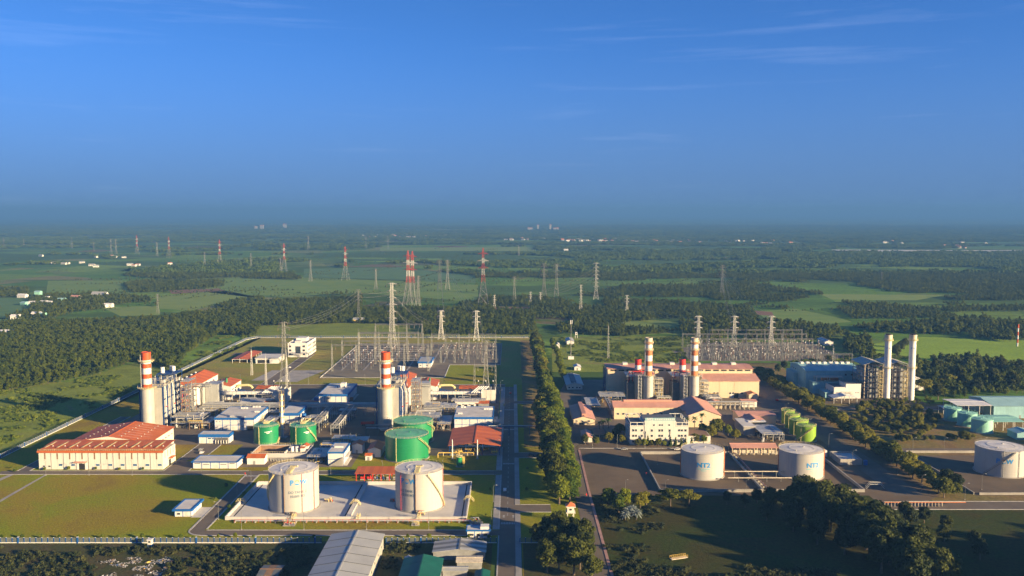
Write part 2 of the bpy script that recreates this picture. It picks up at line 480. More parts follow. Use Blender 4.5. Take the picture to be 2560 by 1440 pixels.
ground_material()
turf('lawn', [(0.18, 0.115, 0.028), (0.235, 0.185, 0.016), (0.185, 0.210, 0.008), (0.265, 0.25, 0.014)], 0.016, 0.9, 0.6)
turf('lawn_back', [(0.22, 0.16, 0.05), (0.25, 0.205, 0.045), (0.21, 0.215, 0.033), (0.28, 0.23, 0.06)], 0.02, 0.6)
turf('rough_grass', [(0.10, 0.115, 0.02), (0.15, 0.185, 0.022), (0.18, 0.22, 0.028), (0.20, 0.175, 0.05)], 0.03, 0.5, 0.6)
turf('bright_field', [(0.13, 0.22, 0.02), (0.19, 0.29, 0.025), (0.22, 0.32, 0.03), (0.15, 0.25, 0.025)], 0.015, 0.35, 0.5)
turf('dry_earth', [(0.15, 0.095, 0.042), (0.21, 0.14, 0.058), (0.16, 0.135, 0.040), (0.25, 0.18, 0.080)], 0.03, 0.5)
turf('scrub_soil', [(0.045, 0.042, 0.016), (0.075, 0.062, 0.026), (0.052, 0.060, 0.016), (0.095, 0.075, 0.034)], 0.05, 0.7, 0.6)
turf('shade_darkened_earth', [(0.030, 0.036, 0.005), (0.050, 0.044, 0.008), (0.036, 0.050, 0.005), (0.064, 0.050, 0.012)], 0.03, 0.6, 0.6)  # darkened colour imitates deep shade, chiefly on the lower-right ground
mat('field_a', (0.09, 0.17, 0.015), 0.95, 0.25, 0.03, col2=(0.145, 0.205, 0.024), detail=8)
mat('field_b', (0.12, 0.185, 0.020), 0.95, 0.25, 0.03, col2=(0.17, 0.22, 0.03), detail=8)
mat('field_c', (0.05, 0.12, 0.03), 0.95, 0.25, 0.03, col2=(0.085, 0.16, 0.035), detail=8)
mat('soil', (0.14, 0.075, 0.045), 0.95, 0.25, 0.05, col2=(0.19, 0.11, 0.065), detail=8)

gm = MB()
S = 46000
xs = [-S, -6000, -1500, 1500, 6000, S]; ys = [-1500, 300, 1300, 3000, 8000, S]
for i in range(5):
    for j in range(5):
        gm.poly([(xs[i], ys[j], 0), (xs[i + 1], ys[j], 0), (xs[i + 1], ys[j + 1], 0), (xs[i], ys[j + 1], 0)], 'ground_fields')
struct('ground', gm)

# ------------------------------------------------------------------ woodland scattered by geometry nodes
leafmat('leaf_forest', (0.040, 0.066, 0.004), (0.115, 0.135, 0.006), 0.4, 0.03, 0.3)
leafmat('leaf_far', (0.050, 0.090, 0.006), (0.125, 0.168, 0.010), 0.35, 0.004, 0.3)
leafmat('leaf_bush', (0.070, 0.115, 0.010), (0.20, 0.235, 0.022), 0.4, 0.05)
leafmat('leaf_dim', (0.022, 0.035, 0.010), (0.070, 0.072, 0.018), 0.25, 0.06)

def leaf_cards(lobes, count, size, rs, up=0.35):
    "leaf clumps spread over the shells of several lobes: returns verts, faces"
    V, Fc = [], []
    wts = np.array([l[3] * l[3] for l in lobes]); wts = wts / wts.sum()
    pick = rs.choice(len(lobes), count, p=wts)
    for k in pick:
        cx, cy, cz, rx, rz = lobes[k]
        d = rs.normal(size=3); d /= np.linalg.norm(d)
        if d[2] < -0.55: d[2] *= -0.6
        rr = 0.72 + 0.33 * rs.rand()
        c = np.array([cx + d[0] * rx * rr, cy + d[1] * rx * rr, cz + d[2] * rz * rr])
        nrm = d + rs.normal(size=3) * 0.55 + np.array([0, 0, up]); nrm /= np.linalg.norm(nrm)
        a = np.cross(nrm, rs.normal(size=3)); a /= (np.linalg.norm(a) + 1e-9); b = np.cross(nrm, a)
        s = size * (0.6 + 0.8 * rs.rand())
        i0 = len(V)
        V += [tuple(c + a * s * (0.9 + .2 * rs.rand()) * ca + b * s * cb * (0.6 + .3 * rs.rand()) + nrm * s * 0.18 * rs.normal()) for ca, cb in ((1, .3), (.2, 1), (-1, .2), (-.3, -1))]
        Fc.append((i0, i0 + 1, i0 + 2)); Fc.append((i0, i0 + 2, i0 + 3))
    return V, Fc
def cards_mesh(name, lobes, count, size, rs, mt, core=True, trunk=None):
    mb = MB()
    V, Fc = leaf_cards(lobes, count, size, rs)
    mb.add(V, Fc, mt)
    if core:
        for cx, cy, cz, rx, rz in lobes:      # opaque heart of each lobe
            r, n = 0.52, 6
            ring = []
            for zz, k in ((-0.55, .75), (0.35, .85)):
                ring += [(cx + rx * r * k * cos(2 * pi * i / n + zz), cy + rx * r * k * sin(2 * pi * i / n + zz), cz + rz * r * zz) for i in range(n)]
            vs = ring + [(cx, cy, cz - rz * r), (cx, cy, cz + rz * r)]
            fs = [(i, (i + 1) % n, n + (i + 1) % n, n + i) for i in range(n)] + [((i + 1) % n, i, 2 * n) for i in range(n)] + [(n + i, n + (i + 1) % n, 2 * n + 1) for i in range(n)]
            mb.add(vs, fs, mt)
    if trunk:
        mb.bar((0, 0, -0.3), (0, 0, trunk[1]), trunk[0], 'trunk', 5)
    return mb.mesh(name)
KINDS = {}
def kind_collection(key, meshes):
    c = bpy.data.collections.new('kinds_' + key)
    for i, me in enumerate(meshes):
        o = bpy.data.objects.new('%s_%d' % (key, i), me); c.objects.link(o)
    KINDS[key] = c
def make_kinds():
    rs = np.random.RandomState(3)
    ms = []
    for k in range(7):                                  # plantation trees, about 9 m
        h = 7.5 + 3 * rs.rand(); w = 2.0 + 1.0 * rs.rand()
        lob = [(rs.normal() * .8, rs.normal() * .8, h * (.45 + .5 * q / 4), w * (1.05 - .17 * q), h * .17) for q in range(4)]
        ms.append(cards_mesh('plantation_tree', lob, 170, 0.62, rs, 'leaf_forest', True, (0.13, h * .5)))
    kind_collection('tree', ms)
    ms = []
    for k in range(5):                                  # a clump of canopy, about 24 m across
        lob = []
        for q in range(9):
            h = 6 + 6 * rs.rand()
            lob.append((rs.uniform(-11, 11), rs.uniform(-11, 11), h * .6, 3.2 + 2 * rs.rand(), h * .42))
        ms.append(cards_mesh('canopy_clump', lob, 190, 2.0, rs, 'leaf_far', True))
    kind_collection('clump', ms)
    for key, lm in (('bush', 'leaf_bush'), ('dim', 'leaf_dim')):
        ms = []
        for k in range(5):
            lob = [(rs.normal() * 1.0, rs.normal() * 1.0, .6 + .6 * rs.rand(), .9 + .7 * rs.rand(), .7 + .5 * rs.rand()) for q in range(4)]
            ms.append(cards_mesh('bush', lob, 75, 0.42, rs, lm, True))
        kind_collection(key, ms)
make_kinds()

def gn_group(key):
    ng = bpy.data.node_groups.new('scatter_' + key, 'GeometryNodeTree')
    ng.interface.new_socket('Geometry', in_out='INPUT', socket_type='NodeSocketGeometry')
    ng.interface.new_socket('Geometry', in_out='OUTPUT', socket_type='NodeSocketGeometry')
    n, l = ng.nodes, ng.links
    gi, go = n.new('NodeGroupInput'), n.new('NodeGroupOutput')
    ci = n.new('GeometryNodeCollectionInfo'); ci.inputs['Collection'].default_value = KINDS[key]
    ci.inputs['Separate Children'].default_value = True; ci.inputs['Reset Children'].default_value = True
    ip = n.new('GeometryNodeInstanceOnPoints'); ip.inputs['Pick Instance'].default_value = True
    sc = n.new('GeometryNodeInputNamedAttribute'); sc.data_type = 'FLOAT_VECTOR'; sc.inputs['Name'].default_value = 'sc'
    ro = n.new('FunctionNodeRandomValue'); ro.data_type = 'FLOAT_VECTOR'
    ro.inputs[0].default_value = (0, 0, 0); ro.inputs[1].default_value = (0.06, 0.06, 6.283)
    l.new(gi.outputs[0], ip.inputs['Points']); l.new(ci.outputs[0], ip.inputs['Instance'])
    l.new(ro.outputs[0], ip.inputs['Rotation']); l.new(sc.outputs[0], ip.inputs['Scale'])
    l.new(ip.outputs[0], go.inputs[0])
    return ng
GN = {k: gn_group(k) for k in KINDS}
SCAT = {'tree': 'leaf_forest', 'clump': 'leaf_far', 'bush': 'leaf_bush', 'dim': 'leaf_dim'}
def scatter(name, key, pts, smin, smax, label, cat, z=0.0):
    pts = np.asarray(pts)
    n = len(pts)
    me = bpy.data.meshes.new(name)
    me.vertices.add(n)
    co = np.zeros((n, 3), np.float32); co[:, :2] = pts[:, :2]; co[:, 2] = z
    me.vertices.foreach_set('co', co.ravel())
    s = nrs.uniform(smin, smax, n).astype(np.float32)
    sc = np.stack([s * nrs.uniform(.85, 1.2, n), s * nrs.uniform(.85, 1.2, n), s * nrs.uniform(.8, 1.25, n)], 1).astype(np.float32)
    at = me.attributes.new('sc', 'FLOAT_VECTOR', 'POINT'); at.data.foreach_set('vector', sc.ravel())
    me.materials.append(M[SCAT[key]])
    o = new_obj(name, me)
    md = o.modifiers.new('scatter', 'NODES'); md.node_group = GN[key]
    tag(o, label, cat, kind='stuff')
    return o
def pip(px, py, poly):
    poly = np.asarray(poly); inside = np.zeros(len(px), bool)
    j = len(poly) - 1
    for i in range(len(poly)):
        xi, yi = poly[i]; xj, yj = poly[j]
        c = ((yi > py) != (yj > py)) & (px < (xj - xi) * (py - yi) / (yj - yi + 1e-12) + xi)
        inside ^= c; j = i
    return inside
def to_px(x, y, z=0.0):
    "ground point -> photo pixel, to look up which patch of land it lies in"
    f = y * cos(PITCH) + (H - z) * sin(PITCH); d = -y * sin(PITCH) + (H - z) * cos(PITCH)
    return 1280 + FPX * x / f, 720 + FPX * d / f
def vnoise(x, y, seed):
    rs = np.random.RandomState(seed); T = rs.rand(256, 256)
    xi, yi = np.floor(x).astype(int), np.floor(y).astype(int); u, v = x - xi, y - yi
    u, v = u * u * (3 - 2 * u), v * v * (3 - 2 * v)
    a, b, c, d = T[xi % 256, yi % 256], T[(xi + 1) % 256, yi % 256], T[xi % 256, (yi + 1) % 256], T[(xi + 1) % 256, (yi + 1) % 256]
    return (a * (1 - u) + b * u) * (1 - v) + (c * (1 - u) + d * u) * v
def area_points(polys_px, spacing, seed, holes=(), jitter=.45):
    "points on a jittered grid inside ground polygons given by photo pixels"
    rs = np.random.RandomState(seed); out = []
    for poly in polys_px:
        gp = np.array([G(*p) for p in poly])
        x0, y0 = gp.min(0); x1, y1 = gp.max(0)
        gx, gy = np.meshgrid(np.arange(x0, x1, spacing), np.arange(y0, y1, spacing))
        x = gx.ravel() + rs.uniform(-jitter, jitter, gx.size) * spacing
        y = gy.ravel() + rs.uniform(-jitter, jitter, gx.size) * spacing
        k = pip(x, y, gp)
        for hp in holes:
            k &= ~pip(x, y, np.array([G(*p) for p in hp]))
        out.append(np.stack([x[k], y[k]], 1))
    return np.concatenate(out)

# near plantation behind the walls
near_forest = [
    [(-60, 815), (60, 806), (300, 803), (420, 795), (560, 778), (640, 757), (760, 750), (905, 745), (905, 775), (1060, 772), (1190, 775), (1330, 780), (1345, 838), (1060, 838), (1055, 815), (870, 808), (800, 812), (650, 815), (640, 838),
     (560, 866), (480, 902), (430, 925), (330, 905), (260, 935), (150, 957), (-60, 992)],
    [(1430, 788), (1590, 785), (1640, 800), (1540, 812), (1430, 815)],
    [(1390, 815), (1545, 818), (1690, 832), (1560, 842), (1400, 838)],
]
holes = [[(545, 838), (640, 842), (600, 870), (500, 905), (440, 925), (470, 885)], [(985, 775), (1070, 772), (1070, 762), (985, 762)]]
pts = area_points(near_forest, 3.9, 5, holes)
px, py = to_px(pts[:, 0], pts[:, 1])
thin = vnoise(pts[:, 0] / 38, pts[:, 1] / 38, 8)
keep = (thin > 0.24) | (nrs.rand(len(pts)) < .3)
scatter('forest', 'tree', pts[keep], 0.4, 0.9, 'dense dark green plantation forest behind the boundary wall', 'forest')

# mosaic of woods and fields out to the hazy distance
def mosaic(y0, y1, spacing, seed):
    rs = np.random.RandomState(seed)
    out = []
    yy = y0
    while yy < y1:
        w = yy * .62 + 120
        n = int(2 * w / spacing)
        x = (np.arange(n) / n * 2 - 1) * w + rs.uniform(-.5, .5, n) * spacing
        y = yy + rs.uniform(-.5, .5, n) * spacing
        out.append(np.stack([x, y], 1)); yy += spacing
    p = np.concatenate(out)
    x, y = p[:, 0], p[:, 1]
    q, r = to_px(x, y)
    nz = .55 * vnoise(x / 340 + 7, y / 210 + 3, 21) + .30 * vnoise(x / 120, y / 85, 22) + .15 * vnoise(x / 45, y / 40, 23)
    # the right half and the far plain are mostly wooded, the left plain is mostly fields
    bias = np.interp(q, [0, 900, 1300, 1500, 2560], [-.19, -.17, -.08, .03, .06])
    bias = np.where(r < 628, bias * .4 + np.interp(r, [570, 600, 628], [.06, .04, .0]), bias)
    k = nz + bias > .49
    k &= rs.rand(len(p)) < np.clip((10500 - y) / 5000, 0, 1)
    for poly in WOODS: k |= pip(q, r, poly)
    for poly in CLEAR: k &= ~pip(q, r, poly)
    return p[k]
WOODS = [[(308, 712), (345, 703), (560, 704), (560, 717), (430, 728), (330, 733)], [(0, 722), (72, 722), (70, 742), (0, 744)],
         [(60, 748), (230, 735), (370, 745), (385, 765), (250, 775), (160, 785), (60, 782)], [(30, 780), (100, 772), (210, 778), (110, 800), (0, 806)],
         [(540, 752), (660, 745), (660, 772), (540, 772)], [(560, 655), (700, 660), (690, 690), (420, 700), (310, 690), (380, 672)], [(600, 690), (900, 672), (930, 690), (640, 705)],
         [(1790, 780), (1960, 770), (2080, 800), (1800, 812)], [(2100, 755), (2300, 770), (2420, 800), (2180, 790)], [(2200, 690), (2560, 685), (2560, 720), (2300, 735), (2140, 715)]]
CLEAR = [[(0, 745), (70, 745), (80, 775), (0, 800)], [(120, 700), (310, 700), (310, 735), (120, 735)], [(560, 695), (900, 705), (1020, 715), (1190, 715), (1190, 757), (900, 735), (560, 745)], [(380, 735), (555, 720), (640, 740), (520, 772), (400, 772)],
         [(330, 758), (390, 757), (400, 790), (270, 790), (260, 768)], [(700, 672), (1000, 668), (1190, 690), (1190, 725), (760, 700)], [(1480, 800), (1640, 800), (1790, 820), (1700, 850), (1500, 812)], [(1880, 768), (1960, 775), (2090, 770), (2130, 800), (1920, 822), (1890, 795)],
         [(2050, 730), (2360, 735), (2300, 752), (2070, 750)], [(2180, 860), (2300, 840), (2560, 855), (2560, 895), (2300, 905), (2180, 890)], [(1200, 700), (1340, 705), (1400, 728), (1200, 735)], [(1240, 765), (1330, 768), (1320, 785), (1230, 782)],
         [(950, 620), (1340, 617), (1340, 628), (950, 628)], [(1500, 612), (1920, 618), (1900, 625), (1480, 620)], [(2080, 623), (2560, 625), (2560, 632), (2080, 630)]]
mid = mosaic(1245, 2150, 5.2, 31)
q, r = to_px(mid[:, 0], mid[:, 1])
mid = mid[~(pip(q, r, near_forest[0]))]
scatter('woodland', 'tree', mid, 0.35, 0.85, 'scattered dark woods among the green fields below the haze', 'woodland')
far = mosaic(2150, 10500, 19, 32)
scatter('far_woodland', 'clump', far, 0.5, 0.95, 'hazy blue-green woods covering the far plain', 'woodland')

# hedges and ditches with bushes between the fields
hp = []
hr_ = np.random.RandomState(52)
for i in range(150):
    yy = 1330 * (3.6 ** hr_.rand()); w = yy * .6
    x0 = hr_.uniform(-w, w * .55); L_ = hr_.uniform(90, 420) * (yy / 1500) ** .5; an = hr_.choice([.12, .12, .2, -.1, 1.25, 1.1]) + hr_.normal() * .12
    n_ = int(L_ / 7)
    t_ = np.arange(n_) * 7.0
    xx, y2 = x0 + t_ * cos(an) + hr_.normal(size=n_) * 1.6, yy + t_ * sin(an) + hr_.normal(size=n_) * 1.6
    hp.append(np.stack([xx, y2], 1)[hr_.rand(n_) < .8])
hp = np.concatenate(hp); hp = hp[hp[:, 1] > 1260]
scatter('hedges', 'tree', hp, .2, .6, 'dark hedge lines dividing the far green fields', 'hedges')

# right-hand woods behind and beside the old plant
right_forest = [[(1700, 812), (1760, 800), (1960, 812), (2130, 828), (2180, 858), (2080, 852), (1700, 846)], [(2110, 845), (2180, 858), (2185, 905), (2110, 880)], [(2290, 905), (2400, 898), (2570, 915), (2570, 985), (2480, 992), (2390, 1000), (2330, 995), (2300, 960)],
                [(2420, 838), (2600, 838), (2600, 850), (2520, 856), (2420, 848)], [(2130, 822), (2420, 800), (2570, 812), (2570, 838), (2400, 838), (2200, 836)]]
pts = area_points(right_forest, 6.0, 9)
keep = vnoise(pts[:, 0] / 30, pts[:, 1] / 30, 14) > .27
scatter('grove', 'tree', pts[keep], 0.6, 1.2, 'dark trees growing thick behind the turquoise power house', 'trees')

# light green thickets and undergrowth
bushes = [[(-40, 985), (150, 962), (330, 920), (430, 930), (340, 975), (170, 1050), (-40, 1132)], [(440, 925), (545, 842), (640, 840), (600, 868)], [(1400, 845), (1500, 842), (1700, 850), (1720, 905), (1520, 918), (1480, 900), (1420, 880)],
          [(1640, 848), (1790, 822), (1960, 828), (2120, 850), (1900, 850), (1740, 862)], [(2180, 885), (2300, 893), (2570, 902), (2570, 915), (2300, 905), (2190, 900)], [(1960, 905), (2130, 890), (2170, 905), (2000, 915)]]
pts = area_points(bushes, 3.4, 17)
keep = vnoise(pts[:, 0] / 16, pts[:, 1] / 16, 15) > .48
scatter('thicket', 'bush', pts[keep], 0.35, 1.0, 'sunlit yellow-green bushes growing outside the boundary walls', 'bushes')
low = [[(-30, 1372), (790, 1368), (760, 1450), (-30, 1450)], [(948, 1352), (1110, 1362), (1080, 1372), (1100, 1388), (1000, 1398), (985, 1450), (920, 1450)], [(1110, 1385), (1140, 1388), (1140, 1400), (1100, 1400)],
       [(1490, 1250), (1640, 1258), (1670, 1330), (1620, 1340), (1510, 1320)], [(1510, 1365), (1620, 1360), (1650, 1400), (1720, 1450), (1540, 1450)], [(1640, 1412), (2100, 1425), (2100, 1450), (1640, 1450)]]
pts = area_points(low, 2.6, 18)
keep = vnoise(pts[:, 0] / 9, pts[:, 1] / 9, 16) > .46
q, r = to_px(pts[:, 0], pts[:, 1])
keep &= ~pip(q, r, [(220, 1395), (470, 1390), (420, 1412), (400, 1450), (240, 1450)])
scatter('scrub', 'dim', pts[keep], 0.3, 0.95, 'low dark scrub growing outside the front fence', 'bushes')

# far fields that can be told apart
def field(pts_px, z, mt):
    return psheet('field', [G(*p) for p in pts_px], z, mt)
field([(-40, 745), (68, 745), (80, 772), (40, 800), (-40, 806)], .05, 'field_c')
field([(120, 702), (310, 701), (420, 715), (320, 735), (115, 735)], .05, 'field_a')
field([(560, 695), (640, 690), (1000, 700), (1195, 712), (1195, 755), (900, 732), (640, 745), (500, 728)], .05, 'field_a')
field([(395, 742), (555, 725), (640, 742), (480, 776), (400, 772)], .05, 'field_b')
field([(255, 768), (395, 765), (400, 788), (300, 790)], .05, 'field_b')
field([(420, 726), (545, 721), (560, 727), (430, 735)], .09, 'soil')
field([(760, 672), (1000, 668), (1190, 690), (1190, 708), (760, 694)], .05, 'field_c')
field([(1890, 778), (1990, 772), (2100, 795), (2130, 805), (1940, 820)], .05, 'field_a')
field([(1880, 776), (1930, 780), (1935, 790), (1880, 786)], .09, 'soil')
field([(2050, 735), (2360, 738), (2290, 751), (2080, 749)], .05, 'field_b')
field([(1500, 803), (1640, 800), (1800, 818), (1740, 850), (1690, 838), (1560, 815)], .05, 'field_b')
field([(1230, 766), (1330, 768), (1320, 776), (1235, 778)], .09, 'soil')
field([(2170, 862), (2300, 842), (2600, 852), (2600, 898), (2300, 905), (2190, 895)], .05, 'bright_field')
field([(630, 815), (880, 806), (1060, 816), (1345, 838), (1345, 842), (640, 842)], .05, 'rough_grass')
field([(-60, 960), (170, 955), (345, 905), (440, 920), (560, 862), (640, 840), (660, 842), (340, 990), (-60, 1165)], .04, 'rough_grass')
field([(1380, 842), (1700, 840), (1900, 850), (1740, 905), (1500, 930), (1380, 930)], .04, 'rough_grass')
field([(950, 619), (1340, 618), (1340, 628), (950, 627)], .2, 'field_b')
field([(2080, 624), (2560, 626), (2560, 631), (2080, 629)], .2, 'pale_concrete')
# ------------------------------------------------------------------ the two plant sites: lawns, yards, roads
psheet('plant_lawn', [(-316, 396), (5, 396), (5, 766), (-316, 766)], .04, 'lawn')
psheet('back_lawn', [(-316, 766), (22, 766), (22, 1058), (-310, 1058)], .04, 'lawn_back')
psheet('front_verge', [(4.5, 340), (34, 340), (34, 766), (4.5, 766)], .044, 'lawn')
psheet('dry_verge', [(8, 560), (22, 560), (22, 1040), (10, 1040)], .06, 'dry_earth')
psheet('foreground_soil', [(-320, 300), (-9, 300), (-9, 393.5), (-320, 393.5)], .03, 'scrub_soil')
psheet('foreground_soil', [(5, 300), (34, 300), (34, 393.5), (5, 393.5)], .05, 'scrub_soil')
psheet('process_yard', [(-282, 566), (-10, 566), (-10, 756), (-262, 756), (-282, 690)], .07, 'asphalt')
psheet('process_yard', [(-176, 515), (-86, 515), (-86, 566), (-176, 566)], .07, 'asphalt')
psheet('oil_yard', [(-98, 540), (-10, 540), (-10, 566), (-98, 566)], .066, 'asphalt')
psheet('lawn_patch', [(-200, 527), (-176, 527), (-176, 560), (-186, 560)], .09, 'lawn')
psheet('lawn_patch', [(-96, 512), (-80, 512), (-80, 548), (-96, 548)], .09, 'lawn')
psheet('lawn_patch', [(-46, 510), (-11, 510), (-11, 540), (-46, 540)], .09, 'lawn')
psheet('concrete_yard', [(-163, 652), (-128, 652), (-128, 728), (-163, 728)], .085, 'concrete')
psheet('concrete_yard', [(-142, 588), (-86, 588), (-86, 612), (-142, 612)], .085, 'yard_asphalt')
psheet('gravel_yard', [(-176, 800), (-12, 800), (-12, 1012), (-176, 1012)], .06, 'gravel')
psheet('lawn_patch', [(-62, 770), (-12, 770), (-12, 868), (-62, 868)], .075, 'lawn')

def road(x0, x1, y0, y1, name='road', kerbs='', z=.09):
    sheet(name, x0, x1, y0, y1, z, 'asphalt')
    k = MB()
    w = .55
    if 'l' in kerbs: k.box(x0 - w, x0, y0, y1, 0, .2, 'kerb_concrete')
    if 'r' in kerbs: k.box(x1, x1 + w, y0, y1, 0, .2, 'kerb_concrete')
    if 'b' in kerbs: k.box(x0, x1, y0 - w, y0, 0, .2, 'kerb_concrete')
    if 't' in kerbs: k.box(x0, x1, y1, y1 + w, 0, .2, 'kerb_concrete')
    if k.v: struct('kerb', k)
road(-6.0, 1.5, 300, 757, 'main_road', '', .10)
road(-300, -6.0, 500.5, 507, 'cross_road', '', .096)
road(-154, -147.2, 411, 500.5, 'service_road', '')
road(-147.2, -6.0, 403.5, 410, 'service_road', '')
road(-291, -284.5, 507, 645, 'service_road', 'lr')
road(-262, -6.0, 757, 767.5, 'back_road', 't', .10)
road(-205, -191, 507, 566, 'service_road', 'lr', .086)
road(-11.5, -6.0, 566, 640, 'side_bay', '', .092)
road(-222, -212, 767.5, 930, 'office_road', 'lr', .088)
road(-300, -212, 930, 944, 'office_road', '', .09)
psheet('concrete_apron', [(-236, 786), (-222.6, 786), (-222.6, 838), (-231, 838)], .08, 'concrete')
psheet('concrete_apron', [(-211, 780), (-193, 780), (-180, 838), (-211, 838)], .08, 'concrete')
for (ya, yb) in ((340, 403), (411, 499.5), (508, 560), (575, 612), (622, 680), (690, 756)):
    struct('kerb', MB().box(-6.6, -6.0, ya, yb, 0, .22, 'kerb_concrete'))
for (ya, yb) in ((340, 436), (447, 535), (546, 690), (698, 767)):
    struct('pavement', MB().box(1.5, 4.2, ya, yb, 0, .2, 'concrete'))
struct('pavement', MB().box(-9.4, -6.62, 411, 499, 0, .2, 'concrete'))
struct('pavement', MB().box(-9.4, -6.62, 508, 756, 0, .18, 'concrete'))
for a, b in ((-284, -205.5), (-190.5, -155), (-146.5, -9.6)):
    struct('kerb', MB().box(a, b, 507, 507.6, 0, .2, 'kerb_concrete'))
for a, b in ((-300, -155), (-146.5, -9.6)):
    struct('kerb', MB().box(a, b, 499.8, 500.5, 0, .2, 'kerb_concrete'))
# bend at the front corner
def arc_band(name, cx, cy, r0, r1, a0, a1, z0, z1, mt, n=14):
    k = MB()
    for i in range(n):
        t0, t1 = a0 + (a1 - a0) * i / n, a0 + (a1 - a0) * (i + 1) / n
        k.prism([(cx + r0 * cos(t0), cy + r0 * sin(t0)), (cx + r1 * cos(t0), cy + r1 * sin(t0)), (cx + r1 * cos(t1), cy + r1 * sin(t1)), (cx + r0 * cos(t1), cy + r0 * sin(t1))], 'z', z0, z1, mt)
    struct(name, k)
psheet('service_road', [(-147.2, 410), (-147.2, 411)] + [(-147.2 + 7 * cos(t), 411 - .2 + 7.2 * sin(t)) for t in [pi + pi / 2 * i / 12 for i in range(13)]], .093, 'asphalt')
arc_band('kerb', -147.2, 410.8, 6.9, 7.7, pi, 1.5 * pi, 0, .22, 'kerb_concrete')
struct('kerb', MB().box(-154.9, -154.0, 411, 499.8, 0, .2, 'kerb_concrete'))
struct('kerb', MB().box(-147.2, -146.4, 412, 499.8, 0, .2, 'kerb_concrete'))
struct('kerb', MB().box(-147.2, -9.6, 402.7, 403.5, 0, .2, 'kerb_concrete'))
struct('kerb', MB().box(-146.4, -9.6, 410, 410.7, 0, .2, 'kerb_concrete'))
# narrow concrete path across the front lawn
psheet('path', [G(0, 1250), G(0, 1256), G(118, 1187), G(112, 1187)], .07, 'concrete')
psheet('path', [G(-10, 1200), G(-10, 1207), G(68, 1172), G(60, 1172)], .07, 'concrete')
# paint on the roads
for cy in (419.5, 522, 606, 668):
    k = MB()
    for i in range(9):
        x = -5.4 + i * .78
        k.poly([(x, cy - 1.3, .112), (x + .42, cy - 1.3, .112), (x + .42, cy + 1.3, .112), (x, cy + 1.3, .112)], 'line_paint')
    struct('crosswalk', k)
k = MB()
for i in range(8):
    x = -153.6 + i * .82
    k.poly([(x, 496, .1), (x + .42, 496, .1), (x + .42, 498.5, .1), (x, 498.5, .1)], 'line_paint')
struct('crosswalk', k)
k = MB()
for y in range(430, 757, 9):
    k.poly([(-2.3, y, .112), (-2.12, y, .112), (-2.12, y + 4, .112), (-2.3, y + 4, .112)], 'line_paint')
for y in (428, 430):
    for x in (-4.6, .2):
        k.poly([(x, y, .112), (x + .9, y, .112), (x + .9, y + 1, .112), (x, y + 1, .112)], 'line_paint')
struct('road_marking', k)
# side lanes joining the main road from the right
for y in (436, 535, 690):
    sheet('side_lane', 1.5, 20, y, y + 11 if y != 690 else y + 8, .098, 'asphalt')
    struct('kerb', MB().box(4.4, 20, y - .5, y, 0, .2, 'kerb_concrete').box(4.4, 20, y + (11 if y != 690 else 8), y + (11.5 if y != 690 else 8.5), 0, .2, 'kerb_concrete'))

# bund of the two diesel tanks
BX0, BX1, BY0, BY1 = -141.6, -22.8, 424.4, 480.5
sheet('bund_floor', BX0, BX1, BY0, BY1, .2, 'pale_concrete')
# old plant (right side)
psheet('plant_yard', [(34, 300), (41.5, 300), (41.5, 555), (34, 700)], .09, 'asphalt')
psheet('plant_yard', [(41.5, 462), (192, 462), (192, 600), (60, 600), (41.5, 560)], .05, 'yard_asphalt')
psheet('plant_yard', [(41, 560), (60, 600), (228, 600), (228, 790), (50, 790), (34, 700)], .055, 'asphalt')
psheet('plant_yard', [(192, 440), (205, 440), (230, 462), (230, 600), (192, 600)], .06, 'yard_asphalt')
psheet('plant_lawn', [(41.5, 300), (150, 300), (196, 440), (194, 465), (41.5, 465)], .04, 'shade_darkened_earth')
psheet('plant_soil', [(150, 300), (420, 300), (420, 440), (196, 440)], .036, 'shade_darkened_earth')
psheet('orchard_soil', [(222, 452.7), (420, 452.7), (420, 690), (300, 690), (240, 720), (224, 800)], .04, 'dry_earth')
psheet('plant_road', [(206, 462), (222, 462), (219, 800), (207, 800)], .075, 'asphalt')
psheet('plant_road', [(196, 440), (420, 440), (420, 452), (192, 452)], .08, 'asphalt')
psheet('plant_road', [(240, 548), (420, 548), (420, 557), (236, 557)], .075, 'asphalt')
psheet('plant_road', [(240, 668), (400, 668), (400, 680), (236, 680)], .075, 'asphalt')
psheet('tank_yard', [(250, 462), (420, 462), (420, 540), (250, 540)], .07, 'yard_asphalt')
psheet('power_yard', [(250, 690), (330, 690), (330, 790), (250, 790)], .07, 'yard_asphalt')
psheet('switch_ground', [(176, 890), (350, 890), (350, 1020), (228, 1020), (176, 960)], .06, 'gravel')
psheet('dry_field', [(215, 800), (260, 800), (268, 880), (205, 880)], .05, 'dry_earth')
psheet('rear_road', [(50, 775), (205, 775), (205, 790), (50, 790)], .075, 'asphalt')
struct('kerb', MB().box(41.3, 42.6, 330, 470, 0, .25, 'pink_kerb'))
struct('kerb', MB().prism([(41.3, 470), (42.6, 470), (43.6, 553), (42.3, 553)], 'z', 0, .25, 'pink_kerb'))
struct('kerb', MB().box(43, 118, 556.5, 557.3, 0, .22, 'kerb_concrete'))
struct('kerb', MB().box(196, 400, 439.3, 440, 0, .22, 'kerb_concrete'))
struct('kerb', MB().box(206, 420, 452, 452.6, 0, .22, 'kerb_concrete'))
struct('kerb', MB().box(240, 420, 547.4, 548, 0, .2, 'kerb_concrete'))
struct('kerb', MB().box(240, 400, 667.4, 668, 0, .2, 'kerb_concrete'))

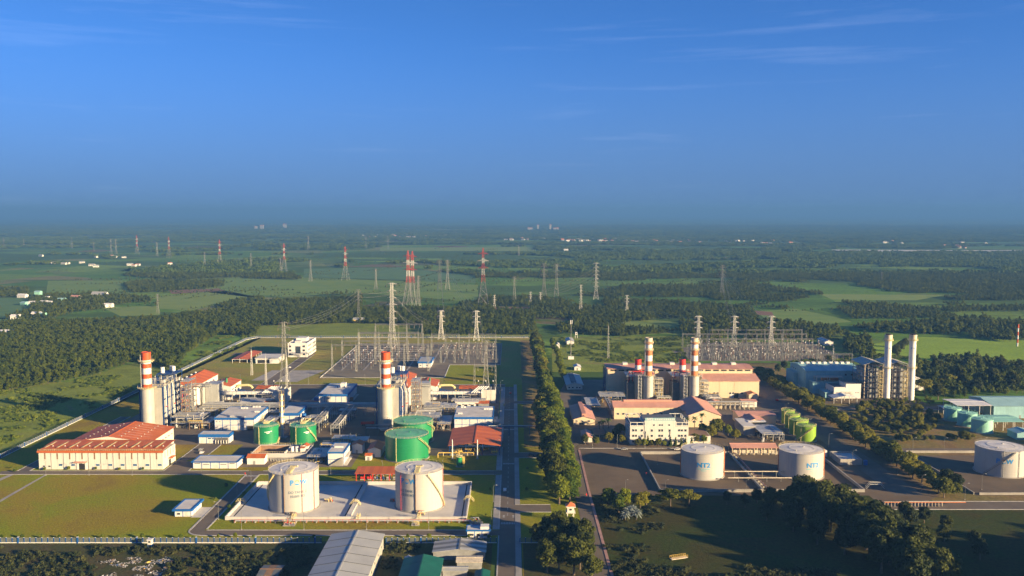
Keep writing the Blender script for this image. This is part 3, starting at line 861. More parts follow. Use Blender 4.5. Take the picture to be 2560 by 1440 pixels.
# ------------------------------------------------------------------ boundary fences: plinth, posts with white caps, barred panels
def fence_panel_mesh(L, h):
    k = MB()
    k.box(0, L, -.03, .03, .42, .5, 'fence_panel'); k.box(0, L, -.03, .03, h - .14, h - .06, 'fence_panel')
    n = max(6, int(L / .24))
    for i in range(n):
        x = (i + .5) * L / n
        k.box(x - .055, x + .055, -.02, .02, .5, h - .02, 'fence_panel')
    return k.mesh('fence_panel')
def fence_post_mesh(w, h):
    return MB().box(-w, w, -w, w, 0, h, 'post_blue').mesh('fence_post')
def cap_mesh(w, h):
    return MB().box(-w - .02, w + .02, -w - .02, w + .02, h, h + .13, 'white_wall').mesh('post_cap')
FENCE_L, FENCE_H = 2.74, 2.55
fp_me, po_me, pb_me, ca_me, cb_me = fence_panel_mesh(FENCE_L - .3, FENCE_H), fence_post_mesh(.15, FENCE_H), fence_post_mesh(.34, FENCE_H + .25), cap_mesh(.15, FENCE_H), cap_mesh(.34, FENCE_H + .25)
def fence(p, q, label, cap_parts=True, big=10, off=0):
    p, q = Vector((*p, 0)), Vector((*q, 0))
    d = q - p; L = d.length; n = max(1, round(L / FENCE_L)); st = L / n
    root = empty('boundary_fence', label, 'fence', p, math.atan2(d.y, d.x), 'boundary fences of the new plant')
    pbox('plinth', root, -.2, L + .2, -.16, .16, -.1, .36, 'white_wall')
    for i in range(n + 1):
        b = (i + off) % big == 0
        o = new_obj('post', pb_me if b else po_me, root); o.location = (i * st, 0, 0)
        c = new_obj('cap', cb_me if b else ca_me, root if not cap_parts else o)
        if not cap_parts: c.location = (i * st, 0, 0)
        else:
            c.matrix_parent_inverse = Matrix.Identity(4)
        if i < n:
            f = new_obj('panel', fp_me, root); f.location = (i * st + .15, 0, 0); f.scale = (st / FENCE_L, 1, 1)
    return root
fence((-244, 394), (-88, 394), 'blue-posted barred fence along the front lawn beside the rubbish heap', off=4)
fence((-58, 394), (-7.2, 394), 'short blue-posted barred fence between grey-roofed warehouse and gate road', off=4)
fence((3.6, 394), (22, 394), 'blue-posted barred fence from the gate road to the tree row', off=4)
fence((-317, 430), (-317, 1040), 'long barred fence running back between bushes and warehouse lawn', off=2)
fence((-317, 1040), (-308, 1058), 'short slanting fence at the far corner by the office lawn', off=2)
fence((-308, 1058), (20, 1058), 'far barred fence behind the outdoor switchyard gantries', off=2)

# ------------------------------------------------------------------ street lamps
def lamp_proto():
    r = empty('lamp_post', 'slim galvanised street lamp with curved arm beside a plant road', 'lamp', (0, 0, 0), 0, 'street lamps on the plant roads')
    MB().cyl(0, 0, 0, 8.2, .11, 'galv', 6, .07).build('pole', r)
    k = MB(); k.path([(0, 0, 8.1), (.25, 0, 8.7), (.8, 0, 9.0), (1.5, 0, 9.05)], .06, 'galv', 5); k.build('arm', r)
    MB().box(1.4, 2.1, -.14, .14, 8.97, 9.13, 'pylon_white').build('lamp_head', r)
    MB().box(-.25, .25, -.25, .25, 0, .3, 'concrete').build('footing', r)
    return r
lamp0 = None
def lamp(x, y, rz, label=None, group=None, s=1.0):
    global lamp0
    if lamp0 is None:
        lamp0 = lamp_proto(); o = lamp0; o.location = (x, y, 0); o.rotation_euler = (0, 0, rz); o.scale = (s, s, s)
        if label: o['label'] = label; o['group'] = group
        return o
    return dup(lamp0, (x, y, 0), rz, label or 'slim galvanised street lamp with curved arm beside a plant road', group or 'street lamps on the plant roads', s)
for y in (415, 452, 490, 545, 585, 625, 700, 740):
    lamp(-9.8, y, 0)
for x in (-270, -245, -220, -180, -135, -105, -75, -40):
    lamp(x, 498.6, -pi / 2)
for y in (425, 455, 480):
    lamp(-145.6, y, pi)
for x in (-130, -100, -70, -40):
    lamp(x, 411.4, -pi / 2)
for x in (-240, -180, -130, -60):
    lamp(x, 768.6, -pi / 2)
for x in (52, 68, 86):
    lamp(x, 558, -pi / 2)
# ------------------------------------------------------------------ building kit
def roof_units(root, spots, z):
    for (x, y) in spots:
        pbox('roof_unit', root, x, x + 1.5, y, y + 1.1, z, z + 1.0, 'white_wall')
def panel_building(name, label, cat, x0, x1, y0, y1, h, bx, by, floors=1, fascia=1.3, side=1, units=(), windows=(), doors=(), wall='white_wall', trim='blue_trim', roofm='flat_roof', over=.35, group=None):
    "white panels between blue strips under a blue fascia; side=1: the right-hand face shows"
    W, D = x1 - x0, y1 - y0
    r = empty(name, label, cat, (x0, y0, 0), 0, group)
    hw = h - fascia
    pbox('wall', r, .12, W - .12, .12, D - .12, 0, h - .25, wall)
    for f in range(floors):
        z0, z1 = hw * f / floors, hw * (f + 1) / floors
        for i in range(bx):
            pbox('wall_panel', r, W * i / bx + .14, W * (i + 1) / bx - .14, 0, .12, z0 + .1, z1 - .12, wall)
        for i in range(by):
            a, b = D * i / by + .14, D * (i + 1) / by - .14
            if side > 0: pbox('wall_panel', r, W - .12, W, a, b, z0 + .1, z1 - .12, wall)
            else: pbox('wall_panel', r, 0, .12, a, b, z0 + .1, z1 - .12, wall)
        if f:
            pbox('trim', r, 0, W, -.05, .11, z0 - .14, z0 + .14, trim)
            pbox('trim', r, W - .11 if side > 0 else -.05, W + .05 if side > 0 else .11, .12, D - .12, z0 - .14, z0 + .14, trim)
    for i in range(bx + 1):
        x = W * i / bx
        pbox('trim', r, max(x - .16, -.06), min(x + .16, W + .06), -.06, .1, 0, hw, trim)
    for i in range(1, by + 1):
        y = D * i / by
        pbox('trim', r, W - .1 if side > 0 else -.06, W + .06 if side > 0 else .1, y - .16, min(y + .16, D), 0, hw, trim)
    o = over
    pbox('fascia', r, -o, W + o, -o, 0, hw, h, trim); pbox('fascia', r, -o, W + o, D, D + o, hw, h, trim)
    pbox('fascia', r, -o, 0, 0, D, hw, h, trim); pbox('fascia', r, W, W + o, 0, D, hw, h, trim)
    pbox('roof', r, 0, W, 0, D, h - .45, h - .2, roofm)
    roof_units(r, units, h - .2)
    for (u, z, w, hh, mt) in windows:
        wd = pbox('window', r, u, u + w, -.1, .02, z, z + hh, 'white_wall')
        pbox('pane', wd, u + .12, u + w - .12, -.13, -.09, z + .1, z + hh - .1, mt)
    for (u, w, hh, mt) in doors:
        pbox('door', r, u, u + w, -.09, .03, .05, hh, mt)
    return r
def slope_sheets(r, prof, axis, a0, a1, n, mt, mt2=None, t=.16, name='roof_sheet'):
    "roof of n sheets side by side; prof = (u0, z0), (u1, z1): low edge and high edge; sheets run along the slope"
    (u0, z0), (u1, z1) = prof
    w = (a1 - a0) / n
    pts = [(u0, z0), (u1, z1), (u1, z1 + t), (u0, z0 + t)]
    mes = [MB().prism(pts, axis, .02, w - .02, m_).mesh(name) for m_ in ((mt, mt2) if mt2 else (mt,))]
    for i in range(n):
        o = new_obj(name, mes[i % len(mes)], r)
        o.location = (0, a0 + i * w, (i % 2) * .02) if axis == 'y' else (a0 + i * w, 0, (i % 2) * .02)
def gable_walls(r, x0, x1, y0, y1, he, hr, axis, mt):
    k = MB()
    if axis == 'y':
        xm = (x0 + x1) / 2
        k.prism([(x0, 0), (x1, 0), (x1, he), (xm, hr), (x0, he)], 'y', y0, y1, mt)
    else:
        ym = (y0 + y1) / 2
        k.prism([(y0, 0), (y1, 0), (y1, he), (ym, hr), (y0, he)], 'x', x0, x1, mt)
    return k.build('wall', r)
def gable_roof(r, x0, x1, y0, y1, he, hr, axis, n, mt, mt2=None, ov=.6, cap=True):
    if axis == 'y':
        xm = (x0 + x1) / 2; s = (hr - he) / (xm - x0)
        slope_sheets(r, ((x0 - ov, he - ov * s + .02), (xm, hr + .02)), 'y', y0 - ov, y1 + ov, n, mt, mt2)
        slope_sheets(r, ((x1 + ov, he - ov * s + .02), (xm, hr + .02)), 'y', y0 - ov, y1 + ov, n, mt, mt2)
        if cap: pbox('ridge_cap', r, xm - .35, xm + .35, y0 - ov, y1 + ov, hr + .1, hr + .3, mt2 or mt)
    else:
        ym = (y0 + y1) / 2; s = (hr - he) / (ym - y0)
        slope_sheets(r, ((y0 - ov, he - ov * s + .02), (ym, hr + .02)), 'x', x0 - ov, x1 + ov, n, mt, mt2)
        slope_sheets(r, ((y1 + ov, he - ov * s + .02), (ym, hr + .02)), 'x', x0 - ov, x1 + ov, n, mt, mt2)
        if cap: pbox('ridge_cap', r, x0 - ov, x1 + ov, ym - .35, ym + .35, hr + .1, hr + .3, mt2 or mt)
def windows_row(r, xs_, y, z, w, h, mt='dark_glass', frame='white_wall', face='front'):
    for x in xs_:
        if face == 'front':
            wd = pbox('window', r, x, x + w, y - .1, y + .05, z, z + h, frame)
            pbox('pane', wd, x + .1, x + w - .1, y - .14, y - .08, z + .1, z + h - .1, mt)
        else:
            s = 1 if face == 'right' else -1
            wd = pbox('window', r, min(y - .05 * s, y + .1 * s), max(y - .05 * s, y + .1 * s), x, x + w, z, z + h, frame)
            pbox('pane', wd, min(y + .08 * s, y + .14 * s), max(y + .08 * s, y + .14 * s), x + .1, x + w - .1, z + .1, z + h - .1, mt)
def hut(name, label, x0, x1, y0, y1, he, hr, axis='y', wall='white_wall', roof='red_roof', roof2='red_roof_b', n=4, ov=.5, cat='hut', group=None, door=True):
    r = empty(name, label, cat, (x0, y0, 0), 0, group)
    W, D = x1 - x0, y1 - y0
    gable_walls(r, 0, W, 0, D, he, hr, axis, wall)
    gable_roof(r, 0, W, 0, D, he, hr, axis, n, roof, roof2, ov)
    if door: pbox('door', r, W * .35, W * .35 + 1.3, -.08, .04, .05, 2.3, 'grey_mid')
    return r
def shelter(name, label, x0, x1, y0, y1, he, hr, axis, nx, ny, roof='red_roof', roof2='red_roof_b', n=8, col='dark_blue', mono=False, group=None, cat='shelter', beams=True):
    "open-sided roof on columns"
    r = empty(name, label, cat, (x0, y0, 0), 0, group)
    W, D = x1 - x0, y1 - y0
    for i in range(nx):
        for j in range(ny):
            x, y = .3 + (W - .6) * i / max(1, nx - 1), .3 + (D - .6) * j / max(1, ny - 1)
            if mono: top = he + (hr - he) * (y / D)
            elif axis == 'y': top = he + (hr - he) * (1 - abs(x - W / 2) / (W / 2))
            else: top = he + (hr - he) * (1 - abs(y - D / 2) / (D / 2))
            pbox('column', r, x - .18, x + .18, y - .18, y + .18, 0, top, col)
    if beams:
        pbox('beam', r, .3, W - .3, .2, .4, he - .4, he - .05, col); 
        if not mono: pbox('beam', r, .3, W - .3, D - .4, D - .2, he - .4, he - .05, col)
    if mono:
        slope_sheets(r, ((-.6, he), (D + .6, hr)), 'x', -.5, W + .5, n, roof, roof2)
    else:
        gable_roof(r, 0, W, 0, D, he, hr, axis, n, roof, roof2)
    return r

# ------------------------------------------------------------------ lettering
def wrap_text(name, parent, body, size, R, ang, z, mt, flat=False, squeeze=1.0):
    "letters as thin metal bent round a tank wall (ang = direction of the middle of the word)"
    src = TEXTS[body]
    vs, fs = [], []
    for (x, y) in src[0]:
        u = x * size * squeeze
        a = ang + u / R
        vs.append((cos(a) * (R + .05), sin(a) * (R + .05), z + y * size))
    mb = MB(); mb.add(vs, src[1], mt)
    return mb.build(name, parent)
def flat_text(name, parent, body, size, x, y, z, mt):
    src = TEXTS[body]
    mb = MB(); mb.add([(x + u * size, y, z + v * size) for u, v in src[0]], src[1], mt)
    return mb.build(name, parent)
def prepare_texts(words):
    out = {}
    tmp = []
    for w in words:
        c = bpy.data.curves.new('lettering', 'FONT'); c.body = w; c.size = 1.0; c.align_x = 'CENTER'; c.resolution_u = 3; c.offset = 0.028
        o = bpy.data.objects.new('lettering', c); COL.objects.link(o); tmp.append((w, o, c))
    dg = bpy.context.evaluated_depsgraph_get()
    for w, o, c in tmp:
        me = bpy.data.meshes.new_from_object(o.evaluated_get(dg))
        out[w] = ([(v.co.x, v.co.y) for v in me.vertices], [tuple(p.vertices) for p in me.polygons])
        bpy.data.objects.remove(o); bpy.data.curves.remove(c)
    return out
def logo_ring(parent, R, ang, z, s):
    "round mark between P and W: warm upper arc, blue wave below"
    for nm, a0, a1, r0, r1, mt in (('mark_arc', .15 * pi, .85 * pi, .30, .44, 'logo_orange'), ('mark_wave', -.95 * pi, -.05 * pi, .10, .42, 'logo_blue')):
        mb = MB(); n = 12; vs = []
        for i in range(n + 1):
            t = a0 + (a1 - a0) * i / n
            rr = r0 if nm == 'mark_arc' else r0 + .12 * abs(cos(t)) + .17 * abs(cos(t))
            for q in (min(rr, r1 - .02), r1):
                u, v = q * cos(t) * s, q * sin(t) * s
                vs.append((cos(ang + u / R) * (R + .05), sin(ang + u / R) * (R + .05), z + v))
        mb.add(vs, [(2 * i, 2 * i + 1, 2 * i + 3, 2 * i + 2) for i in range(n)], mt)
        mb.build(nm, parent)

# ------------------------------------------------------------------ storage tanks
def tank(name, label, x, y, R, h, shell, top, courses=6, group=None, stair=None, pipes=(), rail='handrail', roof_rise=.06, base='concrete', roof_stair=False, ringm=None):
    r = empty(name, label, 'tank', (x, y, 0), 0, group)
    N = 64
    MB().cyl(0, 0, -.05, .45, R + .7, base, N).build('foundation', r)
    for i in range(courses):
        z0, z1 = .4 + (h - .4) * i / courses, .4 + (h - .4) * (i + 1) / courses
        MB().cyl(0, 0, z0 + .02, z1 - .02, R - (i % 2) * .035, shell, N, caps=False).build('shell_course', r, True)
        MB().ring(0, 0, z1 - .035, z1 + .035, R - .2, R + .035, shell, N).build('weld_seam', r)
    MB().ring(0, 0, h - .18, h + .12, R - .1, R + .22, shell, N).build('rim', r)
    rf = MB(); n1 = N
    vs = [((R - .05) * cos(2 * pi * i / N), (R - .05) * sin(2 * pi * i / N), h) for i in range(N)] + [(R * .55 * cos(2 * pi * i / N), R * .55 * sin(2 * pi * i / N), h + R * roof_rise * .6) for i in range(N)] + [(0, 0, h + R * roof_rise)]
    fs = [(i, (i + 1) % N, N + (i + 1) % N, N + i) for i in range(N)] + [(N + i, N + (i + 1) % N, 2 * N) for i in range(N)]
    rf.add(vs, fs, top)
    ro = rf.build('roof', r)
    MB().ring(0, 0, h + R * roof_rise * .62, h + R * roof_rise * .62 + .08, R * .54, R * .56, shell, 48).build('roof_seam', ro)
    MB().cyl(R * .12, R * .1, h + R * roof_rise * .8, h + R * roof_rise + .5, .5, shell, 10).build('vent', ro)
    MB().cyl(-R * .4, -R * .45, h, h + R * .05 + .5, .4, shell, 10).build('hatch', ro)
    # guard rail round the roof
    k = MB(); nr = 36
    for i in range(nr):
        t, t2 = 2 * pi * i / nr, 2 * pi * (i + 1) / nr
        p, q = (cos(t) * (R + .1), sin(t) * (R + .1)), (cos(t2) * (R + .1), sin(t2) * (R + .1))
        k.bar((*p, h), (*p, h + 1.15), .045, rail, 4)
        k.bar((*p, h + 1.12), (*q, h + 1.12), .05, rail, 4); k.bar((*p, h + .6), (*q, h + .6), .035, rail, 4)
    k.build('guard_rail', r)
    if stair:
        a0, a1 = stair
        k = MB(); n = 30
        for i in range(n):
            t, t2 = a0 + (a1 - a0) * i / n, a0 + (a1 - a0) * (i + 1) / n
            z, z2 = .3 + (h - .3) * i / n, .3 + (h - .3) * (i + 1) / n
            for rr in (R + .08, R + 1.0):
                k.bar((cos(t) * rr, sin(t) * rr, z), (cos(t2) * rr, sin(t2) * rr, z2), .11, rail, 4)
            k.bar((cos(t) * (R + 1.0), sin(t) * (R + 1.0), z + 1.1), (cos(t2) * (R + 1.0), sin(t2) * (R + 1.0), z2 + 1.1), .06, rail, 4)
            k.bar((cos(t) * (R + 1.0), sin(t) * (R + 1.0), z), (cos(t) * (R + 1.0), sin(t) * (R + 1.0), z + 1.1), .04, rail, 4)
            for q in (0, .5):
                tt, zz_ = t + (t2 - t) * q, z + (z2 - z) * q
                k.bar((cos(tt) * R, sin(tt) * R, zz_), (cos(tt) * (R + 1.0), sin(tt) * (R + 1.0), zz_), .09, rail, 4)
        k.build('spiral_stair', r)
    for (a, mt, rr) in pipes:
        MB().bar((cos(a) * (R + .3), sin(a) * (R + .3), .2), (cos(a) * (R + .3), sin(a) * (R + .3), h + .4), rr, mt, 6).build('riser_pipe', r)
    if roof_stair:
        k = MB(); k.box(-R * .1, R * .1 - .2, -R * .9, -R * .05, h + .5, h + .75, rail)
        for s in (-R * .1, R * .1 - .2):
            for j in range(7):
                yy = -R * .9 + j * R * .14
                k.bar((s, yy, h + .5), (s, yy, h + 1.5), .04, rail)
            k.bar((s, -R * .9, h + 1.5), (s, -R * .05, h + 1.5), .05, rail)
        k.box(-R * .16, R * .16, -R * .05, R * .14, h + .6, h + .9, rail)
        k.build('roof_walkway', ro)
    return r
TEXTS = prepare_texts(['P', 'W', 'NT2', 'DO TANK 1', 'DO TANK 2', '10.000 M3'])

# ------------------------------------------------------------------ new plant: tanks
FRONT = -pi / 2
def face_angle(x, y):                     # direction from a tank towards the road the photo was taken above
    return math.atan2(-y, -x)
t2 = tank('diesel_tank', 'white diesel tank beside the grass slope, lettering facing the road', -112.8, 445, 12.6, 20.2, 'tank_white', 'tank_top', 8, 'white diesel tanks',
          stair=(pi * .93, pi * 1.32), pipes=((-1.72, 'brown', .2), (-1.02, 'red_paint', .09), (-.45, 'red_paint', .12)), roof_stair=True)
fa = face_angle(-112.8, 445) + .10
wrap_text('letter', t2, 'P', 3.7, 12.6, fa - .19, 14.9, 'logo_blue'); wrap_text('letter', t2, 'W', 3.5, 12.6, fa + .27, 15.0, 'logo_blue'); logo_ring(t2, 12.6, fa + .02, 16.1, 3.0)
wrap_text('lettering', t2, 'DO TANK 2', 1.75, 12.6, fa + .03, 10.6, 'text_grey'); wrap_text('lettering', t2, '10.000 M3', 1.75, 12.6, fa + .03, 8.5, 'text_grey')
t1 = tank('diesel_tank', 'white diesel tank in front of the big green tanks, stair on its right flank', -48.1, 446.5, 12.4, 20.0, 'tank_white', 'tank_top', 8, 'white diesel tanks',
          stair=(-.12, -1.15), pipes=((-1.62, 'brown', .2), (-2.3, 'red_paint', .09), (-.2, 'red_paint', .12)), roof_stair=True)
fa = face_angle(-48.1, 446.5) - .55
wrap_text('letter', t1, 'P', 3.7, 12.4, fa - .21, 14.9, 'logo_blue'); wrap_text('letter', t1, 'W', 3.5, 12.4, fa + .27, 15.0, 'logo_blue'); logo_ring(t1, 12.4, fa + .01, 16.1, 3.0)
wrap_text('lettering', t1, 'DO TANK 1', 1.75, 12.4, fa + .03, 10.6, 'text_grey'); wrap_text('lettering', t1, '10.000 M3', 1.75, 12.4, fa + .03, 8.5, 'text_grey')
for (nm, x, y, R, h, st, lb) in (('water_tank', -162.8, 573, 8.1, 11.6, (-.4, .9), 'small green water tank beside the red and white mast'), ('water_tank', -138.4, 573, 8.5, 11.6, (-.1, -1.1), 'small green water tank with white lettering behind the basin')):
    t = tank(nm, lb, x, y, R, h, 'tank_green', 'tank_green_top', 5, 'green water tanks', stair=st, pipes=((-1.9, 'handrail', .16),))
    k = MB(); k.box(-1.6, 1.6, -1.2, 2.4, h + .9, h + 1.15, 'handrail')
    for a in range(12):
        k.bar((-1.6 + a * .29, -1.2, h + 1), (-1.6 + a * .29, -1.2, h + 2.2), .06, 'handrail'); k.bar((-1.6 + a * .29, 2.4, h + 1), (-1.6 + a * .29, 2.4, h + 2.2), .06, 'handrail')
    k.bar((0, 2, h + .6), (3.5, R - .5, h + 2.2), .3, 'handrail'); k.bar((-2, 2, h + .5), (-3, R - 1, h + 1.8), .3, 'handrail')
    k.build('roof_platform', t)
    a0 = -1.15 if x < -150 else -1.0
    for j, w in ((0, .30), (1, .14)):                    # two lines of small white print
        mb = MB(); zc = h - 3.3 - j * .8; vs = []
        for i in range(9):
            a = a0 + (i / 8 - .5) * 2 * w
            vs += [(cos(a) * (R + .05), sin(a) * (R + .05), zc + i * .04), (cos(a) * (R + .05), sin(a) * (R + .05), zc + .4 + i * .04)]
        mb.add(vs, [(2 * i, 2 * i + 2, 2 * i + 3, 2 * i + 1) for i in range(8)], 'text_white'); mb.build('print_line', t)
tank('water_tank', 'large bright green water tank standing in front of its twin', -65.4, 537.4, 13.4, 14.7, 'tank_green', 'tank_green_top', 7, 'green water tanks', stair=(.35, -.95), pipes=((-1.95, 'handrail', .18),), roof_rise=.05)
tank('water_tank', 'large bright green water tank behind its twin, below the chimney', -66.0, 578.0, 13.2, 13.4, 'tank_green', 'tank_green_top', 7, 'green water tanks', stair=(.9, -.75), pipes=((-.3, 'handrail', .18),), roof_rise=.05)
v = empty('pressure_vessel', 'small upright green vessel with yellow ladder on the lawn', 'vessel', (-31.5, 516, 0))
MB().cyl(0, 0, .8, 5.6, 1.8, 'tank_green', 20).cyl(0, 0, 5.6, 6.4, 1.8, 'tank_green', 20, .7).cyl(0, 0, .2, .8, .8, 'tank_green', 20, 1.8).build('shell', v, True)
MB().cyl(0, 0, 0, .3, 2.3, 'concrete', 16).build('foundation', v)
k = MB(); k.box(1.9, 3.2, -.7, .7, 0, 6.2, 'yellow'); k.build('ladder_cage', v)
k = MB()
for i in range(10): k.bar((1.9 * cos(i * .63), 1.9 * sin(i * .63), 6.2), (1.9 * cos(i * .63), 1.9 * sin(i * .63), 7.3), .06, 'handrail')
k.ring(0, 0, 6.15, 6.3, 1.0, 2.1, 'handrail', 16); k.ring(0, 0, 7.2, 7.32, 1.85, 1.97, 'handrail', 16); k.build('platform', v)

# bund walls and the dividing ridge, foot-bridges
def bund_wall(label, x0, x1, y0, y1, h, mt='pale_concrete', group='low walls round the diesel tanks'):
    r = empty('bund_wall', label, 'wall', (x0, y0, 0), 0, group)
    L, along = (x1 - x0, True) if x1 - x0 > y1 - y0 else (y1 - y0, False)
    n = max(1, round(L / 6))
    for i in range(n):
        a, b = L * i / n + .02, L * (i + 1) / n - .02
        if along: pbox('wall_panel', r, a, b, 0, y1 - y0, 0, h, mt)
        else: pbox('wall_panel', r, 0, x1 - x0, a, b, 0, h, mt)
    if along: pbox('coping', r, -.05, L + .05, -.12, y1 - y0 + .12, h, h + .15, mt)
    else: pbox('coping', r, -.12, x1 - x0 + .12, -.05, L + .05, h, h + .15, mt)
    return r
bund_wall('front concrete bund wall below the diesel tanks, nearest the road', BX0 - .4, BX1 + .4, BY0 - .4, BY0, 1.7)
bund_wall('rear concrete bund wall between the diesel tanks and pump shelter', BX0 - .4, BX1 + .4, BY1, BY1 + .4, 1.9)
bund_wall('left concrete bund wall beside the grass slope', BX0 - .4, BX0, BY0 + .05, BY1 - .05, 1.8)
bund_wall('right concrete bund wall beside the lawn and main road', BX1, BX1 + .4, BY0 + .05, BY1 - .05, 1.8)
bund_wall('dividing concrete wall on the floor between the two diesel tanks', -82.6, -80.4, BY0 + .1, BY1 - .1, 1.1)
psheet('drain', [(-84.0, BY0), (-83.3, BY0), (-83.3, BY1), (-84.0, BY1)], .215, 'dark_void')
psheet('drain', [(-139.6, BY0), (-138.9, BY0), (-138.9, BY1), (-139.6, BY1)], .215, 'dark_void')
psheet('drain', [(-25.4, BY0), (-24.8, BY0), (-24.8, BY1), (-25.4, BY1)], .215, 'dark_void')
def footbridge(label, x, y, rz):
    r = empty('footbridge', label, 'footbridge', (x, y, 0), rz, 'yellow stepped footbridges over the bund walls')
    k = MB()
    for s in (-1, 1):
        for i in range(6):
            k.box(-.6, .6, s * (1.0 + i * .32) - .16, s * (1.0 + i * .32) + .16, 2.1 - i * .36, 2.2 - i * .36, 'handrail')
    k.box(-.6, .6, -1, 1, 2.2, 2.32, 'handrail'); k.build('steps', r)
    for xx in (-.62, .62):
        k = MB(); k.path([(xx, -2.8, 1.2), (xx, -1, 3.3), (xx, 1, 3.3), (xx, 2.8, 1.2)], .06, 'handrail'); k.path([(xx, -2.8, .7), (xx, -1, 2.75), (xx, 1, 2.75), (xx, 2.8, .7)], .04, 'handrail')
        for yy in (-2.8, -1.9, -1, 0, 1, 1.9, 2.8):
            zz_ = 2.2 - max(0, abs(yy) - 1) * 1.12
            k.bar((xx, yy, zz_), (xx, yy, zz_ + 1.1), .05, 'handrail')
        k.build('handrail', r)
for i, (x, y, rz, lb) in enumerate(((-108, BY0, 0, 'yellow footbridge over the front bund wall beside the red and black piping'), (-76, BY0, 0, 'yellow footbridge over the front bund wall between the tanks'), (-46, BY0, 0, 'yellow footbridge over the front bund wall nearest the gatehouse'), (BX0, 448, pi / 2, 'yellow footbridge over the left bund wall'), (BX1, 452, pi / 2, 'yellow footbridge over the right bund wall'), (-81.5, 446, pi / 2, 'yellow footbridge over the dividing wall between the tanks'))):
    footbridge(lb, x, y, rz)
# pipe run on sleepers in front of the bund
r = empty('pipeline', 'long pipeline on low concrete sleepers in front of the bund', 'pipeline', (-136, 421.6, 0))
for i in range(24):
    pbox('sleeper', r, i * 5 - .25, i * 5 + .25, -1.6, 1.2, 0, .7, 'concrete')
for j, (yy, rr, mt) in enumerate(((-1.0, .22, 'pipe_metal'), (-.3, .3, 'tank_white'), (.5, .22, 'red_paint'), (.95, .14, 'tank_white'))):
    MB().hcyl((0, yy, .7 + rr), (116, yy, .7 + rr), rr, mt, 8).build('pipe', r)
k = MB(); k.path([(-.2, -1.8, 1.9), (116, -1.8, 1.9)], .05, 'red_paint')
for i in range(40): k.bar((i * 2.95, -1.8, .3), (i * 2.95, -1.8, 1.9), .05, 'red_paint')
k.build('guard_rail', r)
def valve_group(label, x, y, s=1.0, mats=('red_paint', 'pipe_metal', 'handrail', 'brown')):
    r = empty('valve_skid', label, 'valves', (x, y, 0), 0, 'piping skids round the tanks')
    rr = random.Random(int(x * 13 + y))
    pbox('base', r, -2.4 * s, 2.4 * s, -1.6 * s, 1.6 * s, 0, .3, 'concrete')
    for i in range(9):
        k = MB(); a = (rr.uniform(-2.2, 2.2) * s, rr.uniform(-1.4, 1.4) * s, .3)
        b = (a[0], a[1], rr.uniform(.9, 2.4) * s); c = (rr.uniform(-2.4, 2.4) * s, a[1], b[2])
        k.path([a, b, c], rr.uniform(.1, .2), rr.choice(mats), 6); k.build('pipe', r)
    for i in range(4):
        x_, y_ = rr.uniform(-2, 2) * s, rr.uniform(-1.2, 1.2) * s
        MB().cyl(x_, y_, 1.0 * s, 1.5 * s, .35, rr.choice(mats), 10).build('valve', r)
    return r
valve_group('piping skid with valves at the foot of the diesel tank beside the grass slope', -110, 430.3, .9)
valve_group('piping skid with valves at the foot of the diesel tank below the green tanks', -46, 431.6, .9)
valve_group('red and black piping skid outside the front bund wall', -108.5, 417.5, 1.2)
valve_group('small red piping skid on the grass outside the front bund wall', -47, 417.2, .8)
valve_group('red piping skid on the bund floor between the dividing wall and the first tank', -96.5, 452, 1.0)
valve_group('piping skid on the bund floor beside the dividing wall near the stair-flanked tank', -62.5, 452, .8)
valve_group('white-pipe skid at the corner by the gatehouse', -17.5, 419.5, 1.3)

# ------------------------------------------------------------------ new plant: blue-trimmed buildings
win2 = [(1.0, 6.0, 1.2, .5, 'dark_glass'), (3.2, 6.0, 1.0, .5, 'dark_glass'), (17.2, 6.0, 1.0, .45, 'dark_glass'), (19.0, 6.0, 1.0, .45, 'dark_glass'), (24.2, 4.9, .9, .4, 'dark_glass'), (18.8, 2.6, 1.1, .6, 'dark_glass')]
a = panel_building('control_building', 'two-storey white panelled building with blue fascia behind the green tanks', 'building', -207.6, -180.2, 604, 639, 9.0, 5, 7, 2, 1.5,
    units=((9.5, 29), (11.2, 29), (12.9, 29), (10, 2), (12, 2), (14, 2), (23, 17), (24.8, 17), (17, 33), (19, 33), (21, 33)), windows=win2, doors=((12.5, 2.2, 2.6, 'cream_wall'),))
pbox('porch', a, 22.6, 27, -.3, 0, .2, 3.2, 'dark_void')
k = MB()
for i in range(11): k.box(27.5, 29.4, 6 + i * 1.3, 7.1 + i * 1.3, .5 + i * .55, .7 + i * .55, 'handrail')
k.path([(29.5, 5, 1), (29.5, 22, 7.4)], .08, 'handrail'); k.path([(29.5, 5, .4), (29.5, 22, 6.5)], .1, 'handrail'); k.build('outside_stair', a)
for x in (11.5, 14, 17, 19.5): pbox('roof_panel', a, x - 1.2, x + 1.2, 1.2, 3.4, 8.85, 9.5, 'grey_roof')
b_ = panel_building('control_building', 'white panelled building with blue fascia behind the red open shelter', 'building', -40.4, -13.4, 606, 640, 9.0, 5, 7, 2, 1.5,
    units=((2, 10), (3.6, 10), (3, 30), (5, 30), (20, 24), (21.8, 24), (23.6, 24), (25, 24)), windows=((1, 6, 1.1, .5, 'dark_glass'), (17.4, 6, 1.1, .5, 'dark_glass'), (19.2, 6, 1.1, .5, 'dark_glass')))
for j, (u, w_) in enumerate(((27.5, 4), (27.5, 3))): pbox('annex', b_, 27.3, 27.3 + w_, 4 + j * 12, 13 + j * 12, 0, 4.4 - j, 'grey_mid')
